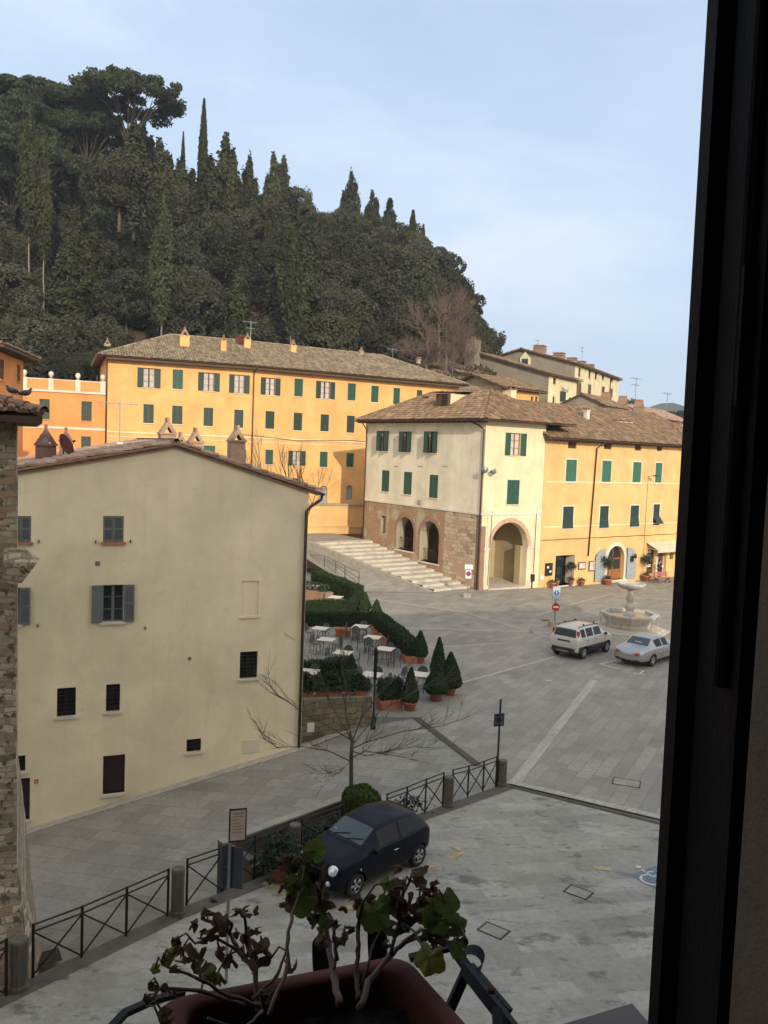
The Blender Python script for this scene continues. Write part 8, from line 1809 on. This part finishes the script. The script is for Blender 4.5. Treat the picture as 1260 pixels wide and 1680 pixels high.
geranium('withered geranium with drooping brown leaves at the left end of the window box',
  [([(425,1660,1.15),(418,1590,1.18),(405,1545,1.2),(400,1500,1.2)], .0055,.002), ([(418,1590,1.18),(390,1560,1.2),(375,1530,1.22),(380,1515,1.2)], .0045,.0025), ([(425,1650,1.15),(380,1635,1.12),(330,1608,1.1),(285,1590,1.1),(265,1580,1.1)], .004,.0015), ([(400,1650,1.15),(330,1625,1.12),(262,1622,1.08),(240,1650,1.06)], .0035,.002),
   ([(412,1570,1.18),(408,1520,1.2)], .003,.002), ([(390,1560,1.2),(350,1535,1.2),(320,1548,1.2)], .003,.0015), ([(375,1530,1.22),(345,1515,1.22),(340,1502,1.22)], .0025,.0012), ([(430,1660,1.14),(400,1690,1.1),(340,1670,1.08)], .003,.0015), ([(415,1640,1.15),(455,1600,1.18),(470,1560,1.2)], .0035,.0018)],
  [(272,1576,1.1,.02)], [(330,1500,1.2,.035),(352,1498,1.2,.028),(372,1530,1.2,.045),(374,1517,1.22,.035),(395,1535,1.2,.03),(290,1540,1.2,.035),(300,1555,1.2,.035),(318,1515,1.22,.03),(318,1595,1.12,.045),(320,1575,1.12,.04),(375,1570,1.2,.035),(360,1560,1.2,.03),(430,1560,1.2,.045),(445,1572,1.2,.038),(425,1585,1.2,.035),(243,1615,1.08,.026),(235,1640,1.06,.022),(268,1662,1.06,.03),(400,1575,1.2,.03),(355,1600,1.18,.028),(410,1560,1.2,.028),(265,1680,1.05,.03),(340,1545,1.2,.022)], [(280,1565,1.12,.022),(255,1588,1.1,.018),(340,1600,1.15,.035),(350,1605,1.15,.025)], 3, None)
geranium('tall geranium stem with mixed green and brown leaf cluster in front of the car',
  [([(556,1650,1.1),(548,1600,1.15),(538,1545,1.2),(528,1500,1.22),(525,1465,1.22),(505,1430,1.22),(498,1395,1.22)], .0065,.002), ([(440,1665,1.05),(472,1590,1.1),(472,1540,1.12),(480,1500,1.15),(492,1460,1.18),(500,1420,1.2)], .0035,.002), ([(548,1590,1.15),(552,1555,1.16),(560,1538,1.16)], .0025,.0012), ([(553,1575,1.15),(548,1540,1.15),(545,1510,1.16)], .004,.002), ([(472,1590,1.1),(458,1612,1.1)], .002,.001), ([(525,1465,1.22),(530,1440,1.22),(534,1426,1.22)], .003,.0015)],
  [(518,1398,1.2,.042),(480,1415,1.2,.030),(492,1475,1.18,.055),(505,1435,1.2,.035),(482,1450,1.18,.030),(535,1510,1.18,.026),(505,1458,1.2,.03)],
  [(490,1425,1.2,.045),(475,1465,1.18,.030),(470,1440,1.2,.032),(528,1480,1.2,.045),(528,1500,1.2,.034),(520,1445,1.2,.045),(512,1470,1.2,.04),(502,1410,1.22,.03),(518,1500,1.2,.03),(524,1486,1.2,.03),(522,1428,1.2,.03),(523,1548,1.15,.035),(498,1400,1.22,.022)], [(530,1522,1.18,.02)], 5, None)
geranium('branching geranium with big green leaves at the right end of the window box',
  [([(590,1655,1.15),(605,1610,1.2),(640,1570,1.25),(662,1545,1.27),(690,1525,1.3)], .0062,.003), ([(588,1640,1.15),(585,1600,1.18),(587,1560,1.2),(588,1520,1.22),(595,1480,1.22)], .0045,.003), ([(640,1570,1.25),(655,1510,1.26),(660,1470,1.28),(672,1445,1.28)], .004,.002), ([(662,1545,1.27),(700,1535,1.3),(745,1525,1.3)], .004,.002), ([(590,1620,1.17),(605,1580,1.18),(612,1550,1.2)], .003,.0015), ([(672,1445,1.28),(690,1455,1.28),(710,1462,1.28)], .0022,.001), ([(595,1480,1.22),(585,1478,1.22)], .002,.0015), ([(690,1525,1.3),(735,1545,1.3),(755,1545,1.3)], .003,.0015), ([(655,1510,1.26),(625,1482,1.26),(605,1482,1.25)], .0025,.0012)],
  [(615,1498,1.22,.06),(703,1495,1.28,.055),(730,1482,1.28,.052),(748,1517,1.28,.042),(722,1510,1.28,.048),(632,1488,1.24,.04),(636,1448,1.24,.026),(752,1555,1.26,.035),(638,1524,1.22,.022)],
  [(680,1440,1.26,.048),(640,1460,1.25,.045),(650,1475,1.25,.04),(670,1495,1.26,.04),(660,1480,1.26,.035),(705,1465,1.28,.035),(707,1455,1.28,.03),(690,1505,1.26,.038),(660,1520,1.26,.04),(675,1520,1.26,.045),(700,1525,1.28,.04),(720,1528,1.28,.045),(740,1535,1.28,.038),(662,1455,1.26,.03),(688,1480,1.27,.03),(635,1510,1.24,.03),(733,1548,1.26,.03),(765,1540,1.26,.024),(590,1478,1.22,.02),(695,1545,1.26,.03),(650,1502,1.25,.03),(680,1515,1.27,.035),(640,1475,1.25,.03)], [(703,1572,1.2,.058)], 8, None)

hq = MB(); hq.box(-720, 720, -160, 1150, -7.2, 150)
hm = bpy.data.materials.new('hazy_air'); hm.use_nodes = True; ht = hm.node_tree; ht.nodes.clear(); ho = ht.nodes.new('ShaderNodeOutputMaterial'); hv = ht.nodes.new('ShaderNodeVolumePrincipled')
hv.inputs['Color'].default_value = (.86,.90,.97,1); hv.inputs['Density'].default_value = .00036; hv.inputs['Anisotropy'].default_value = .3; ht.links.new(hv.outputs[0], ho.inputs['Volume'])
tag(hq.build('haze', hm), 'thin pale haze in the air over the town and hill', None, None, 'stuff')
